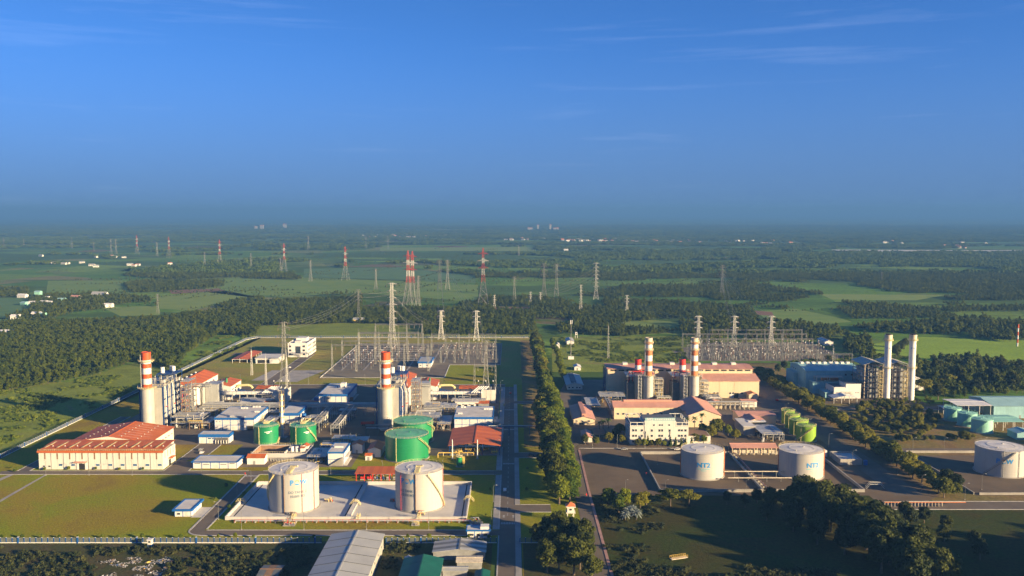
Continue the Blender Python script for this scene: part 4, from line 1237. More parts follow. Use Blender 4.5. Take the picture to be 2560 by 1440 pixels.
c_ = panel_building('pump_house', 'low white pump house with deep blue fascia and open bay', 'building', -206.3, -186.3, 569, 578, 6.2, 4, 2, 1, 2.0, windows=((6, 2.9, 2.2, 1.0, 'blue_glass'), (8.6, 2.9, 1.3, 1.0, 'blue_glass')), doors=((1.6, 1.5, 2.3, 'cream_wall'), (7.0, 1.6, 2.3, 'cream_wall')))
pbox('open_bay', c_, 10.4, 19.2, -.2, 0, .3, 3.9, 'grey_dark')
for i in range(5):
    MB().cyl(11.2 + i * 1.75, -.75, 0.2, 2.4, .42, 'pipe_metal', 10).build('cylinder', c_)
d_ = panel_building('store_building', 'long low white store with flat pale roof by the cross road', 'building', -189.6, -163.5, 512, 525, 4.4, 5, 2, 1, .45, over=.9,
    windows=((.9, 2.9, 3.6, .55, 'dark_glass'), (6.0, 2.3, 3.8, .5, 'dark_glass'), (16.2, 2.3, 3.8, .5, 'dark_glass'), (21.6, 2.9, 3.4, .55, 'dark_glass')), doors=((13.0, 2.0, 2.3, 'cream_wall'),))
e_ = panel_building('guard_building', 'small white blue-eaved building alone on the front lawn', 'building', -168.8, -160.6, 429, 444, 4.0, 2, 4, 1, .9, over=1.0, windows=((1.2, 1.0, 1.7, 1.1, 'dark_glass'),), doors=((5.3, 1.6, 2.4, 'cream_wall'),))
struct('apron', MB().box(-160.4, -154.9, 428, 443, 0, .14, 'pale_concrete'))
f_ = panel_building('switch_building', 'narrow two-storey white building with outside concrete stair', 'building', -110.7, -101.3, 518.5, 539, 8.4, 1, 4, 2, 1.0, units=((2, 10), (3.2, 10), (4.4, 10), (5.6, 10)))
k = MB()
for i in range(12): k.box(1 + i * .68, 1.75 + i * .68, -1.6, -.2, 0, .5 + i * .42, 'concrete')
k.build('outside_stair', f_)
k = MB(); k.box(9.6, 11.4, 0, 19, 0, .5, 'pale_concrete').box(9.6, 11.2, 4, 16, 4.0, 4.25, 'pale_concrete'); k.build('side_walkway', f_)
x0, x1, y0, y1, h = -153.5, -131, 689, 732, 8.0
g_ = panel_building('admin_building', 'blue-edged flat-roofed building with rooftop stair box between the two units', 'building', x0, x1, y0, y1, h, 5, 6, 1, 1.9, over=.5)
pbox('stair_box', g_, 12, 16, 27, 33, 7.8, 11.2, 'white_wall')
MB().cyl(14, 30, 11.2, 14.5, .12, 'galv', 6).build('antenna', g_)
for i in range(4):
    MB().cyl(8.5 + i * 1.1, 25 + (i % 2), 7.8, 9.4, .5, 'dark_blue', 8).build('roof_fan', g_)
MB().cyl(8.2, -2.6, 0, 6.8, 1.5, 'pipe_metal', 16).build('vessel', g_, True)
hut('store_hut', 'red-roofed low shed left of the shiny vessel', -166, -153, 660, 682, 3.4, 4.6, 'y', 'grey_mid', n=5)
hut('store_hut', 'red-roofed low shed right of the shiny vessel', -146, -128, 664, 680, 3.2, 4.2, 'x', 'grey_mid', n=5)
bb = panel_building('control_building', 'small white building with blue parapet behind the mast', 'building', -166.5, -153.5, 622, 646, 8.2, 2, 4, 1, 2.0)
MB().cyl(16.5, 2, 4.8, 7.4, 1.7, 'blue_trim', 16).build('blue_vessel', bb)
x0, x1, y0, y1, h = fbox(1046, 1077, 919, 905, 893)
panel_building('relay_building', 'small blue-eaved relay building inside the switchyard', 'building', x0, x1, y0, y1, h + .4, 3, 2, 1, 1.6, over=.8, roofm='grey_roof', windows=((1, 1.6, 2, 1, 'dark_glass'), (7.5, 1.6, 2.4, 1, 'dark_glass')))
gt = panel_building('gatehouse', 'small white gatehouse with blue roof edge beside the gate road', 'building', -21.0, -10.5, 399.5, 405.5, 4.3, 3, 1, 1, .7, over=.5, windows=((1, 1.3, 2.2, 1.2, 'dark_glass'), (7.4, 1.3, 2.2, 1.2, 'dark_glass')), doors=((4.6, 1.3, 2.3, 'dark_void'),))
pbox('stair_box', gt, 6.2, 10.2, .8, 4.8, 4.1, 5.4, 'white_wall')

# ------------------------------------------------------------------ new plant: warehouse with the red roofs
W0, W1, Y0, Y1 = -280, -206.6, 510, 529.5
wr = empty('warehouse', 'long cream warehouse with curved red roof and row of blue windows', 'warehouse', (W0, Y0, 0))
L, D = W1 - W0, Y1 - Y0
pbox('wall', wr, .1, L - .1, .1, D, 0, 10.6, 'cream_wall')
for i in range(20):
    pbox('wall_panel', wr, L * i / 20 + .05, L * (i + 1) / 20 - .05, 0, .1, .1, 10.3, 'cream_wall')
for i in range(6):
    pbox('wall_panel', wr, L - .1, L, D * i / 6 + .05, D * (i + 1) / 6 - .05, .1, 10.6, 'cream_wall')
for i in range(10):
    x = L * (i + .5) / 10
    pbox('wall_slit', wr, x - .42, x + .42, -.04, .06, 6.2, 10.0, 'brown')
    pbox('drain_pipe', wr, L * i / 10 + .02, L * i / 10 + .2, -.2, -.02, 0, 10.4, 'grey_mid')
    if i not in (0, 3):
        windows_row(wr, [L * (i + .5) / 10 + .7], 0, 2.2, 2.4, 1.3, 'blue_glass')
for j in range(4):
    pbox('wall_slit', wr, L - .06, L + .04, 3 + j * 4.2, 3.7 + j * 4.2, 6.2, 10.0, 'brown')
pbox('doorway', wr, L * .322, L * .37, -.06, .12, .05, 3.6, 'dark_void')
pbox('canopy', wr, L * .29, L * .392, -2.0, 0, 4.6, 4.95, 'pink_roof')
pbox('door_surround', wr, L * .305, L * .32, -.3, .02, .05, 4.2, 'white_wall'); pbox('door_surround', wr, L * .372, L * .387, -.3, .02, .05, 4.2, 'white_wall')
windows_row(wr, [L * .03, L * .075], 0, 1.6, 1.5, 1.0)
pbox('canopy', wr, L, L + 2.2, 8, 14, 4.4, 4.8, 'red_roof'); pbox('doorway', wr, L - .04, L + .06, 9, 12, .05, 3.4, 'dark_void')
pbox('roof_edge', wr, -.6, L + .6, -.75, -.1, 10.3, 11.5, 'red_roof_b')
n = 20
prof = []
for q in range(9):
    t = q / 8
    prof.append((-.5 + (D + 1) * t, 11.5 + 1.3 * (1 - (1 - t) ** 2)))
pts = prof + [(u, z - .2) for u, z in prof[::-1]]
mes = [MB().prism(pts, 'x', .02, L / n - .02, m_).mesh('roof_sheet') for m_ in ('red_roof', 'red_roof_b')]
for i in range(n):
    o = new_obj('roof_sheet', mes[i % 2], wr); o.location = (L * i / n, 0, (i % 2) * .025)
for i in range(10):
    x = L * (i + .5) / 10
    MB().cyl(x + 1.4, D * .35, 12, 12.9, .36, 'casing', 10).build('roof_vent', wr)
    pbox('skylight', wr, x - 1.6, x - .7, D * .15, D * .9, 12.62, 12.75, 'handrail')
k = MB()
for i in range(60): k.bar((L * i / 59, -.6, 11.5), (L * i / 59, -.6, 12.5), .05, 'handrail')
k.path([(0, -.6, 12.5), (L, -.6, 12.5)], .06, 'handrail'); k.path([(0, -.6, 12), (L, -.6, 12)], .05, 'handrail'); k.build('guard_rail', wr)
# hall with the gabled red roof behind it
wg = empty('warehouse', 'wide gabled hall with orange-red roof behind the long warehouse', 'warehouse', (-271, 530, 0))
L2, D2, XR = 49, 37, 24
pbox('wall', wg, 0, L2, 0, D2, 0, 11.4, 'cream_wall')
MB().prism([(0, 11.4), (L2, 11.4), (XR, 15.0)], 'y', 0, D2, 'cream_wall').build('gable_wall', wg)
slope_sheets(wg, ((-.8, 11.35), (XR, 15.1)), 'y', -.8, D2 + .8, 12, 'red_roof', 'red_roof')
slope_sheets(wg, ((L2 + .8, 11.35), (XR, 15.1)), 'y', -.8, D2 + .8, 12, 'red_roof', 'red_roof')
pbox('ridge_cap', wg, XR - .4, XR + .4, -.8, D2 + .8, 15.15, 15.4, 'red_roof_b')
for i in range(7):
    for s in (.35, .75):
        for sd in (0, 1):
            u = XR * s if sd == 0 else L2 - (L2 - XR) * s
            z = 11.4 + 3.6 * s + .1
            MB().cyl(u, 2.5 + i * 5.2, z, z + .5, .34, 'casing', 10).build('roof_vent', wg)
for i in range(7):
    slope = MB().prism([(L2 - 4, 12.15), (XR + 4, 14.72), (XR + 4, 14.78), (L2 - 4, 12.21)], 'y', 0, .5, 'pink_roof')
    o = slope.build('roof_light', wg); o.location = (0, 3.5 + i * 4.8, 0)
windows_row(wg, [2, 7, 12, 17, 22, 27, 32], L2, 7.6, 3.2, .7, face='right')
windows_row(wg, [10, 24], L2, 2.2, 1.8, 1.6, face='right')

# ------------------------------------------------------------------ shelters, huts, basin, mast
s1 = shelter('open_shelter', 'large open shelter with orange-red gabled roof beside the main road', -39.5, -7.6, 540, 584, 6.3, 8.2, 'y', 4, 5, n=10)
s1_units = [(4 + i * 5.6, 4 + (i % 2) * 6) for i in range(5)]
pbox('plinth', s1, .5, 31.4, .4, 43.6, 0, .35, 'concrete')
for i, (u, v_) in enumerate(s1_units):
    r = empty('gas_skid', 'yellow gas pipework skid under the large orange-red shelter', 'pipework', (-39.5 + u, 540 + v_, .35), 0, 'gas skids under the open shelter')
    MB().hcyl((0, 0, 1.2), (4.2, 0, 1.2), .5, 'yellow', 10).build('header', r)
    for j in range(3): MB().path([(.6 + j * 1.4, 0, 0), (.6 + j * 1.4, 0, 2.2), (.6 + j * 1.4, 3, 2.2)], .2, 'yellow', 6).build('pipe', r)
r = empty('gas_pipe', 'long yellow gas pipe leading out of the open shelter', 'pipe', (-46, 541, 0))
MB().path([(0, -6, .1), (0, -6, 2.1), (0, -2, 2.1), (22, -2, 2.1), (22, -2, .1)], .28, 'yellow', 8).build('pipe', r)
for i in range(4): pbox('support', r, 3 + i * 5, 3.3 + i * 5, -2.15, -1.85, 0, 1.9, 'handrail')
for x, lb in ((-36.8, 'tall white mast in front of the open shelter, beside the yellow pipe bend'), (-21.4, 'tall white mast in front of the open shelter, beside the green vessel')):
    r = empty('light_mast', lb, 'mast', (x, 532.5, 0), 0, 'white masts in front of the shelter')
    MB().cyl(0, 0, .4, 12.2, .38, 'stack_white', 8, .32).build('pole', r); pbox('footing', r, -.8, .8, -.8, .8, 0, .6, 'concrete')
s2 = shelter('pump_shelter', 'low open red-roofed shelter over red fire pumps', -88.5, -64.5, 487, 497.5, 4.6, 5.4, 'x', 6, 2, n=10, col='red_paint', mono=True)
for i in range(6):
    red = i < 2
    r = empty('fire_pump', 'red fire pump under the low red shelter' if red else 'grey pump set under the low red shelter', 'pump', (-86.5 + i * 3.7, 489.5, 0), 0, 'red fire pumps' if red else 'grey pumps under the shelter')
    pbox('base', r, 0, 2.8, 0, 2.2, 0, .4, 'concrete')
    MB().hcyl((.2, 1.1, 1.1), (1.6, 1.1, 1.1), .62, 'red_paint' if red else 'pipe_metal', 10).build('motor', r)
    MB().cyl(2.1, 1.1, .4, 1.9, .5, 'red_paint' if red else 'dark_blue', 10).build('casing', r)
    MB().path([(2.1, 1.1, 1.8), (2.1, 1.1, 2.9), (2.1, 4, 2.9)], .16, 'red_paint' if red else 'pipe_metal', 6).build('pipe', r)
hut('store_hut', 'white hut with rusty red gable roof left of the big green tank', -89.5, -81.5, 536, 552, 5.0, 6.6, 'y', n=5)
hut('store_hut', 'tiny white lean-to with red roof in front of the gable hut', -90, -86.4, 529, 533, 3.2, 3.9, 'x', n=3)
hut('store_hut', 'small white hut with red roof behind the narrow two-storey building', -101, -94.5, 545, 553, 5.6, 6.6, 'y', n=3)
hut('pump_hut', 'small white pump hut with red roof at the basin corner', -160, -149.6, 520.5, 527.5, 4.2, 5.4, 'x', n=4)
hut('store_hut', 'small red-roofed kiosk on the basin edge', -131.5, -128, 541, 545, 6.0, 6.8, 'y', n=2, door=False)
ba = empty('settling_basin', 'raised concrete settling basin with brown inside below the green tanks', 'basin', (-160.4, 529.5, 0))
Wb, Db, hb = 34, 20, 4.4
for (x0, x1, y0, y1) in ((0, Wb, 0, .5), (0, Wb, Db - .5, Db), (0, .5, .5, Db - .5), (Wb - .5, Wb, .5, Db - .5), (20, 20.5, .5, Db - .5)):
    pbox('basin_wall', ba, x0, x1, y0, y1, 0, hb, 'pale_concrete')
pbox('basin_floor', ba, .5, 20, .5, Db - .5, 0, .9, 'basin_brown'); pbox('basin_lining', ba, .52, .75, .55, Db - .55, .9, hb - .3, 'basin_brown'); pbox('basin_lining', ba, .8, 19.9, Db - .75, Db - .52, .9, hb - .3, 'basin_brown')
pbox('basin_deck', ba, 20.5, Wb - .5, .5, Db - .5, 0, 3.4, 'concrete')
for u in (23.5, 26.3): MB().cyl(u, 8, 3.4, 6.6, 1.1, 'stack_white', 14).build('dosing_tank', ba, True)
pbox('kiosk', ba, 29, 31.5, 6, 9, 3.4, 6.0, 'white_wall'); pbox('kiosk_roof', ba, 28.7, 31.8, 5.7, 9.3, 6.0, 6.3, 'red_roof')
k = MB()
for i in range(24): k.bar((Wb * i / 23, .2, hb), (Wb * i / 23, .2, hb + 1.1), .045, 'handrail'); k.bar((Wb * i / 23, Db - .2, hb), (Wb * i / 23, Db - .2, hb + 1.1), .045, 'handrail')
for y in (.2, Db - .2): k.bar((0, y, hb + 1.1), (Wb, y, hb + 1.1), .05, 'handrail')
k.build('guard_rail', ba)
k = MB()
for i in range(14): k.box(11 + i * 1.7, 11.5 + i * 1.7, -2.4, -1.9, 0, 1.9, 'concrete')
k.box(10.5, Wb + 1, -2.6, -1.7, 1.9, 2.2, 'concrete'); k.build('pipe_bench', ba)
ms = empty('vent_mast', 'tall white vent mast with orange ladder cage between the green tanks', 'mast', (-155.2, 584, 0))
MB().cyl(0, 0, 0, 30, .95, 'stack_white', 14, .8).build('pole', ms, True)
for i in range(7):
    MB().ring(0, 0, 6 + i * 3.9, 6.25 + i * 3.9, .8, 1.7, 'yellow', 12).build('cage_ring', ms)
k = MB()
for a in (.3, 1.9, 3.5, 5.1): k.bar((1.6 * cos(a), 1.6 * sin(a), 18), (1.6 * cos(a), 1.6 * sin(a), 32), .08, 'yellow')
k.build('ladder_cage', ms); pbox('footing', ms, -3, 3, -3, 2, 0, .6, 'concrete')
def frame_mast(label, x, y, h, w=.9, mt='pylon_white'):
    r = empty('lightning_mast', label, 'mast', (x, y, 0), 0, 'lattice lightning masts')
    k = MB(); n = int(h / 1.6)
    for sx, sy in ((-1, -1), (1, -1), (1, 1), (-1, 1)):
        k.bar((sx * w, sy * w, 0), (sx * w * .25, sy * w * .25, h), .11, mt)
    for i in range(n):
        z0, z1 = h * i / n, h * (i + 1) / n; a, b = w * (1 - .75 * z0 / h), w * (1 - .75 * z1 / h)
        k.bar((-a, -a, z0), (b, -b, z1), .06, mt); k.bar((a, -a, z0), (b, b, z1), .06, mt); k.bar((a, a, z0), (-b, b, z1), .06, mt); k.bar((-a, a, z0), (-b, -b, z1), .06, mt)
    k.build('lattice', r); k = MB(); k.bar((0, 0, h), (0, 0, h + 4), .06, mt); k.build('spike', r)
    return r
# red lorry trailer and small things in the shaded yard
r = empty('trailer', 'long red flatbed trailer parked in the shaded yard', 'trailer', (-108, 618, .1), .15)
pbox('deck', r, 0, 9.5, -1.2, 1.2, 1.0, 1.5, 'red_paint'); pbox('side_board', r, 0, 9.5, -1.2, -1.05, 1.5, 2.4, 'red_paint'); pbox('side_board', r, 0, 9.5, 1.05, 1.2, 1.5, 2.4, 'red_paint')
for u in (1.2, 2.4, 8.2):
    for s in (-1.1, .8): MB().hcyl((u, s, .5), (u, s + .3, .5), .5, 'tyre', 12).build('wheel', r)
# ------------------------------------------------------------------ chimneys
def chimney(label, x, y, base_r, base_h, r, top, bands, group, base_mt='casing', plats=(), lip=True, pipe=True, rust=False):
    c = empty('chimney', label, 'chimney', (x, y, 0), 0, group)
    N = 32
    if base_h:
        nb = 5
        for i in range(nb):
            MB().cyl(0, 0, base_h * i / nb, base_h * (i + 1) / nb - .04, base_r - (i % 2) * .03, base_mt, N).build('base_course', c, True)
    for (z0, z1, mt) in bands:
        MB().cyl(0, 0, z0, z1 - .02, r, mt, N, caps=True).build('band', c, True)
    if lip:
        z = bands[-1][1]
        k = MB(); k.ring(0, 0, z - .1, z + .35, r - .5, r + .12, bands[-1][2], N); k.build('lip', c)
        MB().cyl(0, 0, z + .02, z + .05, r - .5, 'dark_void', N).build('mouth', c)
    for (z, rr) in plats:
        pl = MB().ring(0, 0, z, z + .22, r * .9, rr, 'handrail' if not rust else 'stack_cream', N).build('platform', c)
        k = MB(); m_ = 'handrail'
        for i in range(24):
            t, t_ = 2 * pi * i / 24, 2 * pi * (i + 1) / 24
            k.bar((rr * cos(t), rr * sin(t), z), (rr * cos(t), rr * sin(t), z + 1.2), .05, m_)
            k.bar((rr * cos(t), rr * sin(t), z + 1.2), (rr * cos(t_), rr * sin(t_), z + 1.2), .06, m_)
            k.bar((rr * cos(t), rr * sin(t), z + .6), (rr * cos(t_), rr * sin(t_), z + .6), .04, m_)
            if i % 3 == 0: k.bar((r * cos(t), r * sin(t), z - 1.6), (rr * cos(t), rr * sin(t), z), .08, 'steel')
        k.build('guard_rail', pl)
    if pipe:
        MB().bar((-r * .93 - .4, -r * .5, base_h), (-r * .93 - .4, -r * .5, bands[-1][1] - 1.5), .34, 'pipe_metal', 8).build('side_pipe', c)
    k = MB()
    zz0, zz1 = base_h + 1, bands[-1][1] - 2
    for s in (-.3, .3): k.bar((r + .35, s, zz0), (r + .35, s, zz1), .06, 'galv')
    for i in range(int((zz1 - zz0) / 1.4)): k.bar((r + .35, -.3, zz0 + i * 1.4), (r + .35, .3, zz0 + i * 1.4), .05, 'galv')
    k.build('ladder', c)
    return c
def pipe_rack(label, x0, y0, length, w, z, along='x', npipes=6, levels=2, group=None, col='steel', step=7.0, seed=1):
    r = empty('pipe_rack', label, 'pipe rack', (x0, y0, 0), 0 if along == 'x' else pi / 2, group)
    rr = random.Random(seed); n = max(2, int(length / step) + 1)
    for i in range(n):
        u = length * i / (n - 1)
        for v in (0, w): pbox('column', r, u - .17, u + .17, v - .17, v + .17, 0, z, col)
        for l in range(levels): pbox('cross_beam', r, u - .15, u + .15, -.3, w + .3, z - l * 2.2 - .3, z - l * 2.2, col)
    for v in (0, w): pbox('beam', r, 0, length, v - .12, v + .12, z - .65, z - .31, col)
    for l in range(levels):
        for i in range(npipes):
            v = w * (i + .5) / npipes; q = rr.choice((.1, .14, .2, .28))
            a, b = (0, length) if rr.random() < .7 else sorted((rr.uniform(0, length * .4), rr.uniform(length * .6, length)))
            MB().hcyl((a, v, z - l * 2.2 + q), (b, v, z - l * 2.2 + q), q, rr.choice(('pipe_metal', 'pipe_metal', 'stack_white', 'steel', 'grey_mid', 'galv')), 6).build('pipe', r)
    return r
def process_tower(label, x, y, w, d, h, seed, mt='dark_blue', floors=4, pipes=14, group='steel frames full of piping'):
    "open steel frame with decks, vessels and a tangle of pipes"
    r = empty('process_frame', label, 'steel frame', (x, y, 0), 0, group)
    rr = random.Random(seed)
    for u in (0, w / 2, w):
        for v in (0, d): pbox('column', r, u - .18, u + .18, v - .18, v + .18, 0, h, mt)
    for f in range(1, floors + 1):
        z = h * f / floors
        pbox('deck', r, -.3, w + .3, -.3, d + .3, z - .14, z, 'steel')
        k = MB()
        for i in range(int(w / 1.6) + 1): k.bar((i * 1.6, -.3, z), (i * 1.6, -.3, z + 1.1), .05, 'handrail')
        k.bar((0, -.3, z + 1.1), (w, -.3, z + 1.1), .06, 'handrail'); k.bar((w + .3, 0, z + 1.1), (w + .3, d, z + 1.1), .06, 'handrail'); k.build('guard_rail', r)
        for v in (0, d): pbox('beam', r, 0, w, v - .14, v + .14, z - .55, z - .14, mt)
    for i in range(pipes):
        k = MB(); p = Vector((rr.uniform(-.5, w + .5), rr.uniform(-.6, d), rr.uniform(.3, h * .5)))
        pts = [tuple(p)]
        for s in range(rr.choice((2, 3, 4))):
            ax = rr.choice('xzzy'); q = p.copy()
            if ax == 'x': q.x = rr.uniform(-.5, w + .5)
            elif ax == 'y': q.y = rr.uniform(-.8, d)
            else: q.z = rr.uniform(.3, h + 1.5)
            pts.append(tuple(q)); p = q
        k.path(pts, rr.choice((.1, .14, .2, .26)), rr.choice(('pipe_metal', 'pipe_metal', 'stack_white', 'galv', 'yellow', 'grey_mid')), 6); k.build('pipe', r)
    for i in range(max(2, pipes // 5)):
        u, v, z = rr.uniform(1, w - 1), rr.uniform(1, max(1.1, d - 1)), h * rr.randint(0, floors - 1) / floors
        MB().cyl(u, v, z, z + rr.uniform(1.2, 2.4), rr.uniform(.5, .9), rr.choice(('pipe_metal', 'stack_white', 'casing', 'dark_blue')), 10).build('vessel', r)
    return r

NEWB = lambda top: [(30.2, 32.6, 'stack_red'), (32.6, 36.6, 'stack_white'), (36.6, 39.8, 'stack_red'), (39.8, 43.9, 'stack_white'), (43.9, 46.9, 'stack_red'), (46.9, 49.6, 'stack_white'), (49.6, 54.6, 'stack_red')]
def power_unit(dx, nm, tower):
    X = -254.7 + dx; Y = 606
    chimney('red and white banded chimney on grey cylinder %s' % nm, X, Y, 4.5, 30.2, 3.15, 54.6, NEWB(0), 'red and white banded chimneys of the new plant', plats=((29.9, 6.3), (48.6, 5.2)))
    # boiler casing
    b = empty('boiler_house', 'tall grey boiler casing with dark blue columns %s' % nm, 'boiler', (X - 6.8, Y + 4.2, 0), 0, 'boiler casings')
    for i in range(3):
        pbox('casing_panel', b, .3 + i * 4.95, 5.2 + i * 4.95, 0, .3, .6, 29, 'casing')
    pbox('casing', b, .3, 15.2, .3, 32, 0, 29, 'casing')
    for j in range(6): pbox('casing_panel', b, 15.2, 15.5, .6 + j * 5.2, 5.6 + j * 5.2, .6, 29, 'casing')
    for u in (-.6, 15.9):
        for v in (.4, 8, 16, 24, 31.5): pbox('column', b, u - .35, u + .35, v - .35, v + .35, 0, 31, 'dark_blue')
    for v in (.4, 16, 31.5): pbox('beam', b, -.9, 16.2, v - .3, v + .3, 29.2, 30, 'dark_blue')
    pbox('top_deck', b, -1.6, 17.5, -1.2, 33, 30, 30.25, 'steel')
    for u in (-.9, 16.2): 
        for z in (10, 20): pbox('beam', b, u - .25, u + .25, 0, 32, z, z + .5, 'dark_blue')
    k = MB()
    for i in range(16): k.bar((-1.5 + i * 1.25, -1.1, 30.2), (-1.5 + i * 1.25, -1.1, 31.4), .06, 'handrail'); k.bar((17.4, -1 + i * 2.2, 30.2), (17.4, -1 + i * 2.2, 31.4), .06, 'handrail')
    k.bar((-1.5, -1.1, 31.4), (17.4, -1.1, 31.4), .07, 'handrail'); k.bar((17.4, -1, 31.4), (17.4, 33, 31.4), .07, 'handrail'); k.build('guard_rail', b)
    rr = random.Random(5)
    for i, (u, v, q, z0, z1) in enumerate(((8.2, 20, 1.5, 36, 40), (12.5, 26, 1.5, 36.5, 40), (15.5, 22, 1.3, 37.2, 40.5))):
        MB().cyl(u, v, z0, z1, q, 'stack_white', 16).build('silencer', b, True)
        MB().cyl(u, v, 30.2, z0, .45, 'dark_blue', 8).build('riser', b)
    pbox('upper_deck', b, 5.5, 19, 15, 30, 35.6, 35.9, 'dark_blue')
    for u in (6, 12, 18.5):
        for v in (15.5, 29.5): pbox('column', b, u - .2, u + .2, v - .2, v + .2, 30, 35.6, 'dark_blue')
    for u in (2, 13.5): MB().hcyl((u, 6, 32), (u, 14, 32), 1.1, 'casing', 14).build('steam_drum', b)
    for i in range(22):
        u, v = rr.uniform(-1, 17), rr.uniform(2, 30)
        k = MB(); z = rr.uniform(31, 35); u2 = rr.uniform(-1, 18)
        k.path([(u, v, 30), (u, v, z), (u2, v, z), (u2, v, 30)], rr.choice((.12, .2, .3)), rr.choice(('pipe_metal', 'stack_white', 'galv', 'steel')), 6); k.build('pipe', b)
    # downcomers and stair tower on the right-hand flank
    for i in range(8):
        u, v = 17.6 + (i % 2) * 1.6, 1.5 + i * 3.6
        k = MB(); k.path([(u, v, 1), (u, v, 27 - i * 1.2), (u - 2.4, v + 2, 31)], (.27, .17, .2)[i % 3], ('stack_white', 'pipe_metal', 'dark_blue')[i % 3], 8); k.build('downcomer', b)
        if i % 3 == 0: MB().ring(u, v, 15, 15.6, .3, .62, 'red_paint', 10).build('flange', b)
    process_tower('steel stair frame beside the boiler casing %s' % nm, X + 15, Y + 22, 6, 14, 30, int(dx) + 3, 'brown', 7, 12, group='stair frames of the boilers')
    process_tower('low steel frame packed with pipes and pumps %s' % nm, X + 15, Y + 2, 22, 16, 8.5, int(dx) + 5, 'dark_blue', 2, 44)
    process_tower('pipe frame on a dark deck beside the turbine hall %s' % nm, X + 22, Y + 40, 24, 14, 7, int(dx) + 9, 'steel', 1, 26)
    pipe_rack('pipe bridge crossing from the boiler to the turbine hall %s' % nm, X + 12, Y + 50, 14, 5, 22, 'x', 5, 2, 'pipe bridges at the boilers', seed=4)
    # halls
    hx0, hx1, hy0, hy1 = X - 14.3, X + 7.7, 672, 730
    h1 = empty('turbine_hall', 'white turbine hall with ribbed red gable roof behind the boiler %s' % nm, 'hall', (hx0, hy0, 0), 0, 'white turbine halls')
    gable_walls(h1, 0, 22, 0, 58, 16.5, 20, 'y', 'white_wall'); gable_roof(h1, 0, 22, 0, 58, 16.5, 20, 'y', 14, 'red_roof', 'red_roof_b')
    for i in range(5): MB().cyl(7, 8 + i * 10, 18.6, 20.2, .9, 'stack_white', 10).build('roof_vent', h1)
    windows_row(h1, [4, 12, 20, 28, 36, 44], 22, 13.2, 4.2, 1.1, face='right')
    for j in range(7): pbox('wall_panel', h1, 22, 22.12, j * 8.2 + .1, j * 8.2 + 8.1, .2, 12.6, 'white_wall')
    for j in range(4): pbox('wall_panel', h1, j * 5.5 + .1, j * 5.5 + 5.4, -.12, 0, .2, 16, 'white_wall')
    for j in range(5): MB().path([(14 + j * 1.7, -.8, 0), (14 + j * 1.7, -.8, 15 - j)], .22, 'stack_white' if j % 2 else 'red_paint', 6).build('wall_pipe', h1)
    h2 = empty('turbine_hall', 'lower white hall with red roof joined to the turbine hall %s' % nm, 'hall', (hx1 + .3, 704, 0), 0, 'low white halls with red roofs')
    gable_walls(h2, 0, 18.7, 0, 27, 11.3, 13.2, 'y', 'white_wall'); gable_roof(h2, 0, 18.7, 0, 27, 11.3, 13.2, 'y', 7, 'red_roof', 'red_roof_b')
    pbox('louvre', h2, 8, 15.5, -.1, .02, 7.4, 8.5, 'grey_mid'); windows_row(h2, [3, 10, 17], 18.7, 7.4, 4, 1, face='right')
    for u, v in ((6, 6), (9, 8), (4, 12)): pbox('roof_unit', h2, u, u + 2.5, v, v + 2, 12.2, 14.4, 'grey_dark')
    MB().cyl(12.5, 9, 12, 16.2, .8, 'tank_green', 10).build('roof_stack', h2)
    ai = empty('air_intake', 'tall ribbed grey air intake in front of the low hall %s' % nm, 'air intake', (X + 12.2, 686, 0), 0, 'ribbed air intakes')
    for j in range(16): pbox('louvre', ai, 0 if j % 2 else .07, 10 if j % 2 else 9.93, 0 if j % 2 else .07, 14, j * 1.0, j * 1.0 + .97, 'grey_roof')
    pbox('filter_house', ai, -7, -.2, 2, 14, 4, 15, 'grey_roof'); MB().cyl(-1.8, 1, 0, 15, 1.6, 'casing', 14).build('duct', ai)
    pbox('roof', ai, -.3, 10.3, -.3, 14.3, 16, 16.4, 'steel')
    bd = empty('bus_duct', 'long white horizontal duct on legs running to the transformers %s' % nm, 'duct', (X + 22.3, 694, 0), 0, 'white generator ducts')
    pbox('duct', bd, 0, 41, 0, 2.4, 6.6, 8.9, 'stack_white')
    for j in range(7): pbox('leg', bd, 2 + j * 6, 2.35 + j * 6, .3, .65, 0, 6.6, 'steel'); pbox('leg', bd, 2 + j * 6, 2.35 + j * 6, 1.8, 2.15, 0, 6.6, 'steel')
    for j in range(14): pbox('band', bd, j * 3, j * 3 + .25, -.06, 2.46, 6.54, 8.96, 'casing')
    bd2 = empty('service_gallery', 'white service gallery with square openings below the duct %s' % nm, 'building', (X + 44, 672, 0), 0, 'white service galleries')
    pbox('wall', bd2, 0, 18, 0, 8, 0, 5.2, 'white_wall'); pbox('roof', bd2, -.4, 18.4, -.4, 8.4, 5.2, 5.5, 'flat_roof')
    for j in range(3): pbox('opening', bd2, 2 + j * 5, 4.4 + j * 5, -.08, .05, 1.6, 3.4, 'dark_void'); pbox('hood', bd2, 1.7 + j * 5, 4.7 + j * 5, -1, 0, 3.5, 3.9, 'white_wall')
    tr = empty('transformer_bay', 'cream concrete blast walls with three sloping bus pipes %s' % nm, 'transformer bay', (X + 63.5, 692, 0), 0, 'transformer bays')
    for j in range(4): pbox('blast_wall', tr, j * 3.6, j * 3.6 + .6, 0, 14, 0, 10.6, 'cream_wall')
    pbox('blast_wall', tr, .6, 10.8, 0, .5, 0, 10.6, 'cream_wall')
    for j in range(3):
        pbox('transformer', tr, .9 + j * 3.6, 3.3 + j * 3.6, 3, 10, 0, 5, 'grey_mid')
        for q in range(3): MB().cyl(1.2 + j * 3.6 + q * .9, 6, 5, 9, .22, 'insulator', 6).build('bushing', tr)
